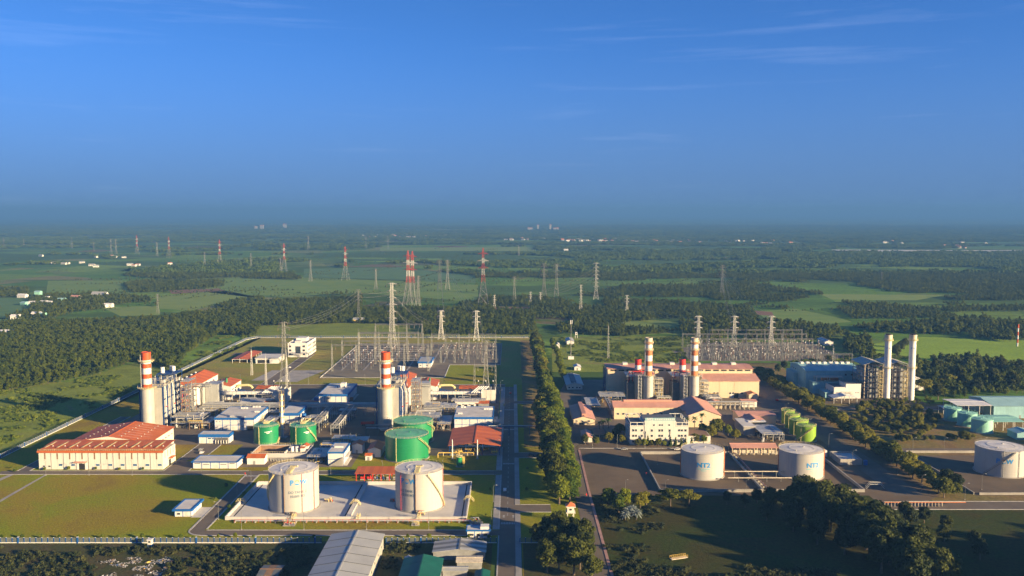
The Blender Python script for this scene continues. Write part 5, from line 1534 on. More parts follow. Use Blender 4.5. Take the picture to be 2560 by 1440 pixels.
    for j in range(5): MB().path([(-8 + j * 1.9, -1, 8.4), (-2 + j * 1.9, 8, 12)], .42, 'stack_white', 8).build('bus_pipe', tr)
    for j in range(3): MB().cyl(-3 + j * 6, 16, 8, 14.5, .3, 'dark_void', 8).build('surge_arrester', tr); MB().cyl(-3 + j * 6, 16, 14.4, 15.4, .45, 'stack_white', 8).build('arrester_cap', tr); pbox('stand', tr, -3.3 + j * 6, -2.7 + j * 6, 15.7, 16.3, 0, 8, 'galv')
    shelter('open_shelter', 'small red-roofed shelter behind the white duct %s' % nm, X + 45, X + 60, 712, 724, 7.6, 8.8, 'x', 4, 2, n=6, group='small red shelters behind the ducts')
    hut('store_hut', 'dull red hut roof below the transformer walls %s' % nm, X + 60, X + 70, 672, 681, 4.2, 5.2, 'x', 'grey_mid', 'red_roof_b', 'red_roof_b', n=4, group='red huts below the transformers')
    r = empty('cooling_pipe', 'fat yellow cooling water pipe arching beside the low hall %s' % nm, 'pipe', (X + 28, 716, 0), 0, 'arched cooling pipes')
    MB().path([(0, 0, 8), (1, 0, 9.6), (9, 0, 9.8), (12, 0, 8.8), (13.2, 0, 6), (13.2, 0, 0)], 1.0, 'handrail', 10).build('pipe', r)
    for j in range(4): pbox('valve_block', r, 1 + j * 2.2, 2.4 + j * 2.2, -3, -1, 0, 7.5 - j * .6, 'dark_blue')
    MB().path([(-2, -4, 4), (16, -4, 4), (16, -2, 6)], .3, 'handrail', 6).build('pipe', r)
power_unit(0, 'by the long warehouse', 0)
power_unit(166.7, 'by the big green tanks', 0)
pipe_rack('long dark pipe rack crossing the shaded yard between the units', -232, 650, 136, 7, 8, 'x', 8, 2, 'pipe racks of the new plant', seed=8)
pipe_rack('pipe rack branch running toward the green tanks', -118, 592, 58, 6, 7, 'y', 7, 2, 'pipe racks of the new plant', seed=9)
pipe_rack('sloping bundle of pipes behind the right small green tank', -133, 596, 52, 5, 7.5, 'y', 8, 1, 'pipe racks of the new plant', seed=12)
pipe_rack('pipe rack with dark gate frame in front of the chimney by the big green tanks', -100, 590, 24, 5, 6.5, 'x', 5, 2, 'pipe racks of the new plant', 'grey_dark', seed=13)
pipe_rack('blue pipe bridge over the main road beside the large shelter', -16, 589, 42, 2.4, 6.6, 'x', 3, 1, 'pipe racks of the new plant', 'dark_blue', 14.0, 14)
process_tower('frame of pumps and piping between the small green tanks', -152, 590, 12, 9, 6, 77, 'brown', 1, 22)
process_tower('piping frame behind the right small green tank', -146, 612, 14, 8, 7, 78, 'handrail', 2, 22)
process_tower('dark piping frame right of the settling basin', -124, 522, 11, 20, 4.5, 79, 'dark_blue', 1, 24)
process_tower('dark skid frame of pumps near the narrow two-storey building', -122, 548, 16, 10, 4.0, 80, 'dark_blue', 1, 20)
process_tower('piping frame with tanks near the red trailer', -104, 560, 10, 10, 4.5, 81, 'grey_dark', 1, 16)
for x, y, lb in ((-207, 731, 'tall lattice lightning mast left of the office-side pylon'), (-190.5, 735, 'tall lattice lightning mast right of the office-side pylon')):
    frame_mast(lb, x, y, 30)
frame_mast('lattice mast rising behind the blue-edged flat roof', -243, 812, 24)

# ------------------------------------------------------------------ white office and shelter at the back
of = empty('office_building', 'three-storey white office with flat roof on the back lawn', 'office', (-235.4, 915, 0))
W, D, h = 20.5, 41, 14
pbox('wall', of, 0, W, 0, D, 0, h, 'white_wall'); pbox('roof', of, .6, W - .6, .6, D - .6, h, h + .15, 'flat_roof')
for (x0, x1, y0, y1) in ((0, W, 0, .5), (0, W, D - .5, D), (0, .5, .5, D - .5), (W - .5, W, .5, D - .5)): pbox('parapet', of, x0, x1, y0, y1, h + .02, h + 1.1, 'white_wall')
pbox('roof_house', of, 4, 15, 20, 32, h + .15, h + 3.4, 'white_wall'); pbox('roof_house', of, 6, 12, 6, 13, h + .15, h + 2.2, 'flat_roof')
for f in range(3):
    windows_row(of, [4, 9, 14, 20, 26, 32, 36], W, 2 + f * 4.2, 2.6, 2.2, face='right')
    windows_row(of, [1.2, 15.5], 0, 2 + f * 4.2, 2.6, 2.2)
pbox('glass_front', of, 8, 13.4, -.15, .05, 4, 11.5, 'dark_glass'); pbox('canopy', of, 6.5, 15, -4, 0, 3.6, 4.1, 'white_wall')
an = empty('office_annex', 'low white annex with flat roof in front of the white office', 'building', (-258, 876, 0))
pbox('wall', an, 0, 22, 0, 26, 0, 5, 'white_wall'); pbox('roof', an, -.7, 22.7, -.7, 26.7, 5, 5.6, 'flat_roof'); pbox('opening', an, 2, 14, -.08, .05, .4, 3.8, 'dark_void')
for i in range(5): pbox('column', an, 22.6, 23, 1 + i * 5.5, 1.4 + i * 5.5, 0, 5, 'white_wall')
shelter('car_shelter', 'orange-red roofed open car shelter on the office lawn', -283, -267.5, 880, 930, 3.6, 4.6, 'y', 3, 7, n=9, col='white_wall')

# ------------------------------------------------------------------ cars
def car(label, x, y, rz, paint, group=None):
    r = empty('car', label, 'car', (x, y, .1), rz, group)
    k = MB(); k.prism([(-2.1, .35), (2.1, .35), (2.15, .75), (1.2, .92), (.6, 1.42), (-1.1, 1.45), (-1.75, .95), (-2.15, .85)], 'y', -.85, .85, paint); k.build('body', r)
    k = MB(); k.prism([(1.1, .95), (.58, 1.38), (-1.08, 1.4), (-1.6, .97)], 'y', -.87, .87, 'dark_glass'); k.build('window', r)
    for u in (-1.3, 1.3):
        for s in (-.9, .72): MB().hcyl((u, s, .33), (u, s + .18, .33), .33, 'tyre', 12).build('wheel', r)
    for s in (-.6, .6): pbox('headlight', r, 2.08, 2.18, s - .2, s + .2, .6, .76, 'stack_white')
    return r
car('small red car on the main road near the far bend', -1.3, 728, pi / 2, 'red_paint')
car('dark car turning onto the side lane by the tree row', 12, 540, 0, 'grey_dark')
car('white car parked in front of the cream office', 106, 556.8 - 4, 0, 'stack_white')
car('white pickup parked near the grey gabled depot', 60, 706, .4, 'stack_white')

for i, (x, y, w, d, h, mt, lb) in enumerate(((-240, 640, 22, 9, 6, 'steel', 'tangled pipe frame between the boiler and long pipe rack'), (-234, 664, 16, 8, 5, 'dark_blue', 'blue-columned pump frame below the ribbed air intake'), (-214, 676, 26, 10, 5.5, 'handrail', 'yellow-railed valve frame under the white duct'), (-226, 606, 14, 18, 5, 'brown', 'rusty pipe skid left of the two-storey panelled building'), (-176, 604, 8, 26, 4.5, 'dark_blue', 'low pipe frame right of the two-storey panelled building'),
                                               (-73, 640, 22, 9, 6, 'steel', 'tangled pipe frame beside the boiler above the big green tanks'), (-66, 664, 16, 8, 5, 'dark_blue', 'blue-columned pump frame below the far air intake'), (-47, 676, 26, 10, 5.5, 'handrail', 'yellow-railed valve frame under the duct near the main road'), (-52, 602, 9, 26, 5, 'brown', 'rusty pipe skid between big green tank and panelled building'), (-128, 640, 12, 8, 6, 'dark_blue', 'dark pump frame below the blue-edged flat roof'), (-190, 640, 20, 7, 5, 'steel', 'grey pipe frame behind the two-storey panelled building'), (-118, 566, 14, 10, 4, 'handrail', 'yellow dosing frame near the red-roofed huts'))):
    process_tower(lb, x, y, w, d, h, 200 + i, mt, 1, 24)
# ------------------------------------------------------------------ old plant: generating hall and its chimneys
gh = empty('generating_hall', 'big beige generating hall with pink roof and row of dark louvres', 'hall', (80, 727, 0))
L, D = 121, 26
pbox('wall', gh, 0, L, 0, D, 0, 21.4, 'beige_wall')
for i in range(10): pbox('wall_panel', gh, L * i / 10 + .08, L * (i + 1) / 10 - .08, -.15, 0, .2, 19.4, 'beige_wall')
slope_sheets(gh, ((-.9, 21.3), (D / 2, 22.9)), 'x', -.9, L + .9, 20, 'pink_roof', 'pink_roof_b')
slope_sheets(gh, ((D + .9, 21.3), (D / 2, 22.9)), 'x', -.9, L + .9, 20, 'pink_roof', 'pink_roof_b')
for i in range(18):
    x = 2.5 + i * 6.6
    pbox('louvre', gh, x, x + 4.6, -.25, 0, 19.6, 20.7, 'dark_void')
for x in (14, 54, 62, 76, 90, 106): pbox('roof_house', gh, x, x + 4, D / 2 - 2, D / 2 + 3, 22.6, 24.6, 'cream_wall')
for u in range(5): pbox('side_frame', gh, -1.6, -1.2, 2 + u * 5, 2.4 + u * 5, 0, 20, 'dark_blue')
ge = empty('machine_hall', 'lower beige hall with broad pink lean-to roof joined to the big hall', 'hall', (157.5, 711.5, 0))
pbox('wall', ge, 0, 45, 0, 15.2, 0, 14.0, 'beige_wall')
for i in range(3): pbox('wall_panel', ge, (0, 12.3, 24.5)[i] + .08, (12.2, 24.4, 45)[i] - .08, -.14, 0, .15, 13.6, 'beige_wall')
MB().prism([(0, 14), (15.2, 14), (15.2, 17.2)], 'x', 0, 45, 'beige_wall').build('upper_wall', ge)
slope_sheets(ge, ((-.8, 14.0), (15.1, 17.4)), 'x', -.8, 45.8, 12, 'pink_roof', 'pink_roof')
windows_row(ge, [7.5, 10.2, 20.6, 22.9, 30.2], -.14, 3.2, 1.7, 1.6, 'dark_glass', 'cream_wall')
pbox('doorway', ge, 24.6, 28.2, -.2, 0, .1, 4.2, 'dark_void'); pbox('door', ge, 21.4, 24.2, -.2, 0, .1, 3.8, 'white_wall')
hut('porch', 'small red-roofed porch against the lower beige hall', 192, 199, 703, 710.8, 4.6, 6.0, 'y', 'beige_wall', 'pink_roof', 'red_roof', n=3)
OB = [(21.2, 25.0, 'stack_rust'), (25.0, 29.2, 'stack_white'), (29.2, 33.0, 'stack_rust'), (33.0, 37.6, 'stack_white'), (37.6, 41.6, 'stack_rust'), (41.6, 43.6, 'stack_cream'), (43.6, 46.6, 'stack_white'), (46.6, 48.6, 'stack_rust'), (48.6, 51.4, 'stack_cream')]
for i, (x, nm) in enumerate(((109.7, 'beside the beige hall\'s open corner'), (146.4, 'next to the lower beige hall'))):
    chimney('weathered rust and white banded chimney %s' % nm, x, 699, 4.1, 21.2, 2.9, 51.4, OB, 'weathered banded chimneys of the old plant', 'casing', plats=((20.9, 4.9), (41.9, 3.9), (47.6, 3.9)), rust=True)
    lt = empty('ladder_tower', 'pale lattice ladder tower left of the weathered chimney %s' % nm, 'lattice tower', (x - 8.4, 697, 0), 0, 'lattice ladder towers at the chimneys')
    k = MB()
    for sx in (0, 2.6):
        for sy in (0, 2.6): k.bar((sx, sy, 0), (sx, sy, 21.5), .2, 'pylon_white')
    k.build('legs', lt); k = MB()
    for j in range(8):
        z = j * 2.68
        k.box(-.1, 2.7, -.1, 2.7, z + 2.6, z + 2.75, 'pylon_white'); k.bar((0, 0, z), (2.6, 0, z + 2.6), .13, 'pylon_white'); k.bar((2.6, 0, z), (2.6, 2.6, z + 2.6), .13, 'pylon_white')
    k.build('bracing', lt)
    bo = empty('boiler_house', 'beige boiler casing with dark frame behind the weathered chimney %s' % nm, 'boiler', (x - 13, 703.5, 0), 0, 'boilers of the old plant')
    pbox('casing', bo, 3, 19, 0, 20, 0, 19.5, 'beige_wall'); pbox('side_frame', bo, -3.5, 2.6, 1, 14, 0, 14, 'grey_dark'); pbox('deck', bo, -4, 20, -.6, 20.5, 19.5, 19.8, 'steel')
    for j in range(5): pbox('column', bo, -3.6 + j * 5.5, -3.2 + j * 5.5, -.5, -.1, 0, 22, 'grey_dark')
    rr = random.Random(3 + i)
    for j in range(12):
        k = MB(); u = rr.uniform(-3, 19); v = rr.uniform(0, 12); z = rr.uniform(20.5, 24); u2 = rr.uniform(-3, 22)
        k.path([(u, v, 19.6), (u, v, z), (u2, v, z), (u2, v, rr.uniform(2, 19))], rr.choice((.15, .22, .35)), rr.choice(('pipe_metal', 'stack_cream', 'steel', 'red_paint')), 6); k.build('pipe', bo)
    sk = empty('short_stack', 'short red and white bypass stack behind the weathered chimney %s' % nm, 'stack', (x - 5.6, 719, 0), 0, 'short red and white stacks')
    for (z0, z1, mt, q) in ((19, 22.4, 'red_paint', 2.6), (22.4, 26.2, 'stack_white', 2.6), (26.2, 31, 'red_paint', 2.6)): MB().cyl(0, 0, z0, z1 - .02, q, mt, 24).build('band', sk, True)
    MB().cyl(0, 0, 31, 31.05, 2.2, 'dark_void', 20).build('mouth', sk); MB().cyl(0, 0, 0, 19, 1.6, 'steel', 12).build('leg', sk)
    process_tower('pipe frame right of the weathered chimney %s' % nm, x + 5, 700, 7, 7, 18 if i == 0 else 16, 30 + i, 'stack_cream', 5, 18)
    process_tower('low white equipment frame at the foot of the chimney %s' % nm, x + 6, 691, 11, 7, 5, 40 + i, 'pylon_white', 1, 16)
process_tower('piping yard of grey pipes beside the machine hall', 153, 682, 12, 16, 6, 51, 'grey_mid', 1, 40)
process_tower('low dark transformer frame left of the big beige hall', 70, 690, 20, 18, 6, 52, 'dark_blue', 1, 26)
process_tower('blue cooling unit frame by the grey depot', 58, 668, 10, 30, 3.5, 53, 'dark_blue', 1, 22)
pipe_rack('dark pipe rack running toward the pink-roofed workshop', 77, 640, 48, 4, 6, 'y', 5, 1, 'pipe racks of the old plant', 'brown', seed=21)
pipe_rack('cream pipe rack beside the pink-roofed sheds', 147, 669, 40, 3, 5.6, 'x', 5, 2, 'pipe racks of the old plant', 'stack_cream', 3.4, seed=22)

# ------------------------------------------------------------------ old plant: pink-roofed buildings
ws = empty('workshop', 'long beige workshop with pink roof behind the cream office', 'workshop', (75, 637, 0))
gable_walls(ws, 0, 52, 0, 18, 9, 11.6, 'x', 'beige_wall'); gable_roof(ws, 0, 52, 0, 18, 9, 11.6, 'x', 12, 'pink_roof', 'pink_roof')
for i in range(5): pbox('wall_panel', ws, i * 10.4 + .1, i * 10.4 + 10.3, -.12, 0, .2, 8.6, 'beige_wall')
windows_row(ws, [2, 6, 9, 14, 19, 24, 29, 34], -.12, 3.4, 1.9, 1.5)
pbox('ridge_vent', ws, 8, 44, 7.6, 10.4, 11.5, 12.8, 'pink_roof')
w2 = empty('workshop', 'beige gabled workshop wing with pink roof behind the palm trees', 'workshop', (125, 613, 0))
gable_walls(w2, 0, 23, 0, 46, 8.6, 12.6, 'y', 'beige_wall'); gable_roof(w2, 0, 23, 0, 46, 8.6, 12.6, 'y', 10, 'pink_roof', 'pink_roof')
pbox('lean_to_roof', w2, -2, 8, 12, 26, 8.8, 9.2, 'pink_roof_b'); windows_row(w2, [3, 8, 15], 0, 3.2, 2.2, 1.6)
windows_row(w2, [4, 10, 16, 22, 28], 0, 3.2, 2.2, 1.6, face='left')
x0, x1, y0, y1, h = fbox(1434, 1487, 1063, 1043, 1010)
ph = empty('canteen', 'pink-roofed beige house beside the tree-lined road', 'house', (x0, y0, 0))
W, D = x1 - x0, y1 - y0
gable_walls(ph, 0, W, 0, D, h - 1.5, h + .6, 'y', 'beige_wall'); gable_roof(ph, 0, W, 0, D, h - 1.5, h + .6, 'y', 6, 'pink_roof', 'pink_roof')
pbox('ridge_vent', ph, W * .4, W * .6, 2, D - 2, h + .4, h + 2.2, 'pink_roof_b'); windows_row(ph, [1.2, 5, 10], 0, 2.6, 1.8, 1.0); pbox('doorway', ph, 4, 7, -.08, .02, .1, 1.9, 'dark_void')
x0, x1, y0, y1, h = fbox(1418, 1456, 974, 962, 937)
dp = empty('depot', 'grey gabled depot with dark roof centre by the tree row', 'depot', (x0, y0, 0))
W, D = x1 - x0, y1 - y0
gable_walls(dp, 0, W, 0, D, h, h + 1.6, 'y', 'cream_wall'); gable_roof(dp, 0, W, 0, D, h, h + 1.6, 'y', 10, 'grey_roof', 'grey_roof', 1.2)
pbox('roof_strip', dp, W * .26, W * .62, 2, D - 1, h + 1.55, h + 2.0, 'dark_roof'); windows_row(dp, [1, 4, 7.6, 10], 0, 1.2, 1.5, 1.2)
# cream office with roof sign
of = empty('office_building', 'cream three-storey office with terrace frames and rooftop sign', 'office', (77.3, 566, 0))
W, D = 38.3, 26
pbox('wall', of, 0, W, 0, D, 0, 12.0, 'cream_wall'); pbox('wall', of, 9.4, 29.8, -.25, 18, 0, 16.0, 'cream_wall')
pbox('roof', of, 9.6, 29.6, 0, 17.8, 16.0, 16.15, 'dark_roof'); pbox('roof', of, .3, 9.2, .3, D - .3, 12.0, 12.1, 'dark_roof'); pbox('roof', of, 30, W - .3, .3, D - .3, 12, 12.1, 'dark_roof')
for (a0, a1) in ((0, 9.2), (30, W)):
    for u in (a0 + .25, (a0 + a1) / 2, a1 - .25):
        for v in (.25, D - .25): pbox('terrace_post', of, u - .2, u + .2, v - .2, v + .2, 12.1, 14.6, 'cream_wall')
    for v in (.05, D - .45): pbox('terrace_beam', of, a0, a1, v, v + .4, 14.6, 15.0, 'cream_wall')
    for u in (a0, a1 - .4): pbox('terrace_beam', of, u, u + .4, .46, D - .46, 14.6, 15.0, 'cream_wall')
    pbox('parapet', of, a0, a1, .0, .2, 12.1, 12.9, 'cream_wall')
for u in (7, 14, 21): pbox('terrace_post', of, W - .45, W - .05, u - .2, u + .2, 12.1, 14.6, 'cream_wall')
for z in (1.4, 5.2, 8.8):
    windows_row(of, [1.4, 3.2, 7, 26.6, 31.4, 33.2, 35.6], 0, z, 1.5, 1.6); windows_row(of, [13.6, 18.6, 20.3, 25.2], -.25, z, 1.4, 1.6)
windows_row(of, [15, 18.8, 20.4, 25], -.25, 12.6, 1.2, 1.2)
windows_row(of, [3, 8, 13, 18], 0, 5.2, 1.8, 1.6, face='left'); windows_row(of, [3, 8, 13, 18], 0, 8.8, 1.8, 1.6, face='left')
pbox('sign_board', of, 9.8, 29.4, -.2, .1, 16.0, 17.9, 'teal_roof'); flat_text('sign_letters', of, 'NT2', 2.1, 12.9, -.24, 16.25, 'stack_white')
for i in range(11): pbox('sign_letter', of, 16.2 + i * 1.2, 16.9 + i * 1.2, -.26, -.2, 16.5, 17.4, 'stack_white')
pbox('porch_roof', of, 24, 34, -3.5, 0, 3.6, 4.0, 'cream_wall'); pbox('annex', of, W, W + 15, 2, 20, 0, 5.2, 'cream_wall'); pbox('annex_roof', of, W + .4, W + 14.6, 2.4, 19.6, 5.2, 5.3, 'brown')
for u in (10, 26): pbox('pilaster', of, u, u + .35, -.5, -.2, 0, 9, 'dark_roof')
# sheds
def pshed(label, l, r_, b, t, kk, hr=1.6, axis='x', wall='beige_wall', n=6):
    x0, x1, y0, y1, h = fbox(l, r_, b, t, kk)
    return hut('shed', label, x0, x1, y0, y1, h, h + hr, axis, wall, 'pink_roof', 'pink_roof', n=n, cat='shed', group='pink-roofed sheds of the old plant')
pshed('long pink-roofed shed with open yellow front behind the lime tanks', 1846, 1940, 1062, 1040, 1027, 1.0)
hut('shed', 'pink hip-roofed shed in front of the open-fronted long shed', 163, 178, 606, 622, 5.6, 7.6, 'y', 'beige_wall', 'pink_roof_b', 'pink_roof', n=5, cat='shed', group='pink-roofed sheds of the old plant')
pshed('small white-walled pink-roofed shed at the end of the cream pipe rack', 1855, 1892, 1018, 1004, 998, .6, 'x', 'white_wall')
hut('shed', 'small pink-roofed shed among the grey pipes', 152, 163, 672, 686, 4.0, 5.4, 'y', 'beige_wall', 'pink_roof', 'pink_roof', n=4, cat='shed', group='pink-roofed sheds of the old plant')
ps = shelter('pump_shelter', 'pink-roofed pump shelter on the bund wall between the NT2 tanks', 138, 166, 541, 551, 4.8, 6.2, 'x', 7, 2, 'pink_roof', 'pink_roof', 10, 'beige_wall')
for i in range(10): pbox('vent_block', ps, 1 + i * 2.7, 3.2 + i * 2.7, .5, .9, 1.2, 3.2, 'stack_cream')
shelter('bike_shelter', 'red lean-to bicycle shelter near the pink-roofed house', 55.5, 62.5, 583, 592, 2.6, 3.4, 'x', 3, 2, 'red_roof', 'red_roof_b', 4, 'white_wall', mono=True)
hut('gate_lodge', 'pinkish lean-to lodge beside the tree row', 47, 53, 572, 590, 3.2, 4.2, 'y', 'cream_wall', 'pink_roof', 'pink_roof', n=4)
process_tower('grey filter plant frame next to the lime tanks', 166, 572, 14, 26, 5.5, 61, 'grey_mid', 1, 40)
fl = empty('filter_block', 'concrete filter block with white slab roof left of the lime tanks', 'building', (158, 590, 0))
pbox('wall', fl, 0, 8, 0, 24, 0, 6, 'concrete'); pbox('roof', fl, 6.5, 19, 12, 17, 6.3, 6.7, 'white_wall'); pbox('roof', fl, -.3, 8.3, -.3, 24.3, 6, 6.3, 'flat_roof')
# ------------------------------------------------------------------ old plant: tanks
for (x, y, R, h, lb, st) in ((110.5, 500.4, 12.1, 15.2, 'white NT2 tank beside the empty asphalt yard', (-.1, -.12)), (167.7, 500.4, 12.5, 15.2, 'white NT2 tank in front of the lime green tanks', (-.1, -.12))):
    t = tank('oil_tank', lb, x, y, R, h, 'tank_white', 'tank_top', 6, 'white NT2 tanks', pipes=((3.05, 'stack_rust', .25), (-.25, 'stack_rust', .3), (.05, 'stack_rust', .2)))
    fa = face_angle(x, y) + (.07 if x < 150 else .56)
    wrap_text('lettering', t, 'NT2', 3.7, R, fa, 7.6, 'logo_blue', squeeze=1.1)
    for j, w in ((0, .31), (1, .12)):
        mb = MB(); vs = []
        for i in range(9):
            a = fa + (i / 8 - .5) * 2 * w; zc = 6.5 - j * 1.0
            vs += [(cos(a) * (R + .05), sin(a) * (R + .05), zc), (cos(a) * (R + .05), sin(a) * (R + .05), zc + .28)]
        mb.add(vs, [(2 * i, 2 * i + 2, 2 * i + 3, 2 * i + 1) for i in range(8)], 'sign_teal'); mb.build('print_line', t)
tp = tank('oil_tank', 'large white tank with POW mark beyond the right tree row', 286.5, 506, 13.4, 15.4, 'tank_white', 'tank_top', 6, 'white diesel tanks', stair=(-2.7, -1.5), pipes=((-1.95, 'grey_mid', .2), (-1.3, 'grey_mid', .15)), rail='galv')
fa = face_angle(286.5, 506) + .12
wrap_text('letter', tp, 'P', 3.7, 13.4, fa - .2, 8.4, 'logo_blue'); wrap_text('letter', tp, 'W', 3.5, 13.4, fa + .26, 8.5, 'logo_blue'); logo_ring(tp, 13.4, fa + .02, 9.4, 3.0)
for (x, y, R, h, lb) in ((196.5, 577.5, 6.3, 10.2, 'lime green tank with diagonal stair, beside the white NT2 tank'), (197, 594, 6.2, 10.2, 'lime green tank second in the row from the NT2 tank'), (198, 611, 5.0, 9.8, 'lime green tank third in the row from the NT2 tank'), (199, 624, 4.6, 9.6, 'lime green tank farthest along the row, by the shed')):
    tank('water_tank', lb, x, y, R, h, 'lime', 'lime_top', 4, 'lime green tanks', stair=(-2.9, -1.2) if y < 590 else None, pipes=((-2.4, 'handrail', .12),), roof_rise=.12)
for (x, y, R, h, lb) in ((326, 600, 6.8, 9.4, 'pale green tank in front of its two twins under the canopies'), (325, 618, 6.4, 9.4, 'pale green tank in the middle of the row of three'), (322.5, 634, 5.8, 9.4, 'pale green tank at the rear of the row of three')):
    tank('water_tank', lb, x, y, R, h, 'pale_teal', 'pale_teal', 4, 'pale green tanks', stair=(-2.8, -1.6), rail='pale_teal', roof_rise=.1)
for (lb, a) in (('front bund wall below the NT2 tanks', (81, 192, 467.6, 468, 1.6)), ('rear bund wall behind the NT2 tanks', (81, 192, 543, 543.4, 1.7)), ('left bund wall beside the empty asphalt yard', (80.6, 81, 468.1, 543, 1.5)), ('dividing bund wall between the two NT2 tanks', (136.6, 137.2, 468.1, 542.9, 1.3)), ('right bund wall beside the concrete basin', (191.6, 192, 468.1, 542.9, 1.6)),
                ('front bund wall below the large POW tank', (252, 330, 463, 463.4, 1.2)), ('left bund wall beside the right tree row', (249, 249.4, 463.5, 546, 1.2)), ('rear bund wall behind the large POW tank', (249.5, 330, 546, 546.4, 1.4))):
    bund_wall('concrete ' + lb, *a, mt='concrete', group='bund walls of the old plant')
r = empty('pipe_bridge', 'two rusty pipes on posts crossing between the NT2 tanks', 'pipeline', (122, 486, 0))
for v, z in ((0, 2.4), (9, 3.4)):
    MB().hcyl((0, v, z), (36, v, z), .3, 'stack_cream', 8).build('pipe', r)
    for u in (6, 14, 22, 30): pbox('support', r, u - .15, u + .15, v - .15, v + .15, 0, z, 'galv')
r = empty('pipe_bridge', 'rusty slanting pipe rack down the middle bund wall', 'pipeline', (139, 470, 0))
for i in range(3): MB().hcyl((i * .5, 0, 1.6), (i * .5, 72, 1.6), .16, ('stack_rust', 'pipe_metal', 'stack_rust')[i], 6).build('pipe', r)
for i in range(15): pbox('support', r, -.4, 1.6, i * 5, i * 5 + .3, 0, 1.45, 'concrete')
cb = empty('concrete_basin', 'low concrete basin with pale top beside the right bund wall', 'basin', (198, 519.5, 0))
for (x0, x1, y0, y1) in ((0, 13, 0, .5), (0, 13, 17.5, 18), (0, .5, .5, 17.5), (12.5, 13, .5, 17.5)): pbox('basin_wall', cb, x0, x1, y0, y1, 0, 3.6, 'concrete')
pbox('basin_floor', cb, .5, 12.5, .5, 17.5, 0, 2.6, 'pale_concrete'); pbox('kiosk', cb, -6, -2, 17, 20, 0, 4.2, 'white_wall'); pbox('blue_box', cb, 14, 16, -1, .6, 0, 3.0, 'blue_trim')
ob = empty('step_bridge', 'white steel step bridge over the low wall by the big trees', 'footbridge', (195, 473, 0))
MB().box(2, 8, 0, 1.4, 2.6, 2.8, 'galv').build('deck', ob)
for s in (0, 1.4): MB().path([(0, s, .2), (2, s, 2.7), (8, s, 2.7), (10, s, .2)], .1, 'pylon_white').path([(0, s, 1.3), (2, s, 3.8), (8, s, 3.8), (10, s, 1.3)], .08, 'pylon_white').build('handrail', ob)
k = MB()
for i in range(12):
    for s in (0, 1.4): k.bar((2 + i * .54, s, 2.7), (2 + i * .54, s, 3.8), .05, 'pylon_white')
k.build('balusters', ob)
pr = empty('pipe_rack', 'rust-coloured pipe rail on white posts along the lower road', 'pipe rack', (193, 444.5, 0))
MB().hcyl((0, 0, 2.2), (42, 0, 2.2), .22, 'stack_rust', 8).build('pipe', pr); MB().hcyl((0, .7, 2.2), (42, .7, 2.2), .18, 'stack_cream', 8).build('pipe', pr)
for i in range(18): pbox('post', pr, i * 1.75, i * 1.75 + .2, -.2, .9, 0, 2.05, 'stack_cream')

# ------------------------------------------------------------------ turquoise power house with two white chimneys
th = empty('power_house', 'turquoise power house with row of white roof fans', 'power house', (249.5, 738, 0))
L, D = 47, 42
gable_walls(th, 0, L, 0, D, 17.6, 20.4, 'x', 'teal_wall'); gable_roof(th, 0, L, 0, D, 17.6, 20.4, 'x', 10, 'teal_roof', 'teal_wall')
pbox('annex', th, 3, 28, -9, 0, 0, 9.5, 'teal_wall'); pbox('annex_roof', th, 2.6, 28.4, -9.4, -.1, 9.5, 9.9, 'teal_roof'); pbox('side_block', th, -3.5, 0, 20, D, 0, 12.5, 'teal_wall')
for i in range(9): pbox('roof_fan', th, 2 + i * 5, 4.6 + i * 5, D / 2 - 1.4, D / 2 + 1.4, 20.3, 22, 'stack_white')
windows_row(th, [33, 38, 43], 0, 13.6, 1.6, 1.6, frame='teal_roof'); windows_row(th, [26, 31, 36], 0, 14, 1.6, 1.6, frame='teal_roof', face='left')
pbox('plinth', th, -.3, 0, 0, D, 0, 2.2, 'white_wall')
pr = process_tower('pale steel frame carrying rusty ducts on the turquoise annex', 256, 730, 22, 6, 14, 91, 'pylon_white', 3, 12)
MB().hcyl((5, 3, 11.6), (19, 3, 11.6), 1.4, 'stack_rust', 12).build('duct', pr)
wb = empty('control_block', 'white two-level control block in front of the turquoise power house', 'building', (263, 709, 0))
pbox('wall', wb, 0, 22, 0, 24, 0, 8.6, 'white_wall'); pbox('roof', wb, .4, 21.6, .4, 23.6, 8.6, 8.7, 'dark_roof'); pbox('upper_block', wb, 9.6, 22, -.15, 15, 8.62, 12.2, 'white_wall'); pbox('upper_roof', wb, 10, 21.6, .3, 14.6, 12.2, 12.3, 'dark_roof')
for (x0, x1, y0, y1) in ((0, 9.4, 0, .35), (0, .35, .4, 23.6), (0, 22, 23.65, 24)): pbox('parapet', wb, x0, x1, y0, y1, 8.72, 9.5, 'white_wall')
windows_row(wb, [2, 3.6, 17.5, 19.2], 0, 4.6, 1.1, .7); windows_row(wb, [3, 8, 13, 18], 0, 4.6, 1.4, 1.0, face='left')
pbox('lean_to', wb, -6, 0, 3, 18, 0, 4.2, 'teal_wall'); pbox('lean_to_roof', wb, -6.4, 0, 2.6, 18.4, 4.2, 4.6, 'teal_roof')
for j in range(4): pbox('sun_shade', wb, 6 + j * .8, 15 + j * .4, -1.0, -.16, 5.6 - j * 1.0, 5.75 - j * 1.0, 'casing')
shelter('open_shelter', 'white pitched canopy in front of the white control block', 256, 275, 690, 701, 4.4, 6.4, 'y', 4, 2, 'stack_white', 'stack_white', 5, 'pylon_white')
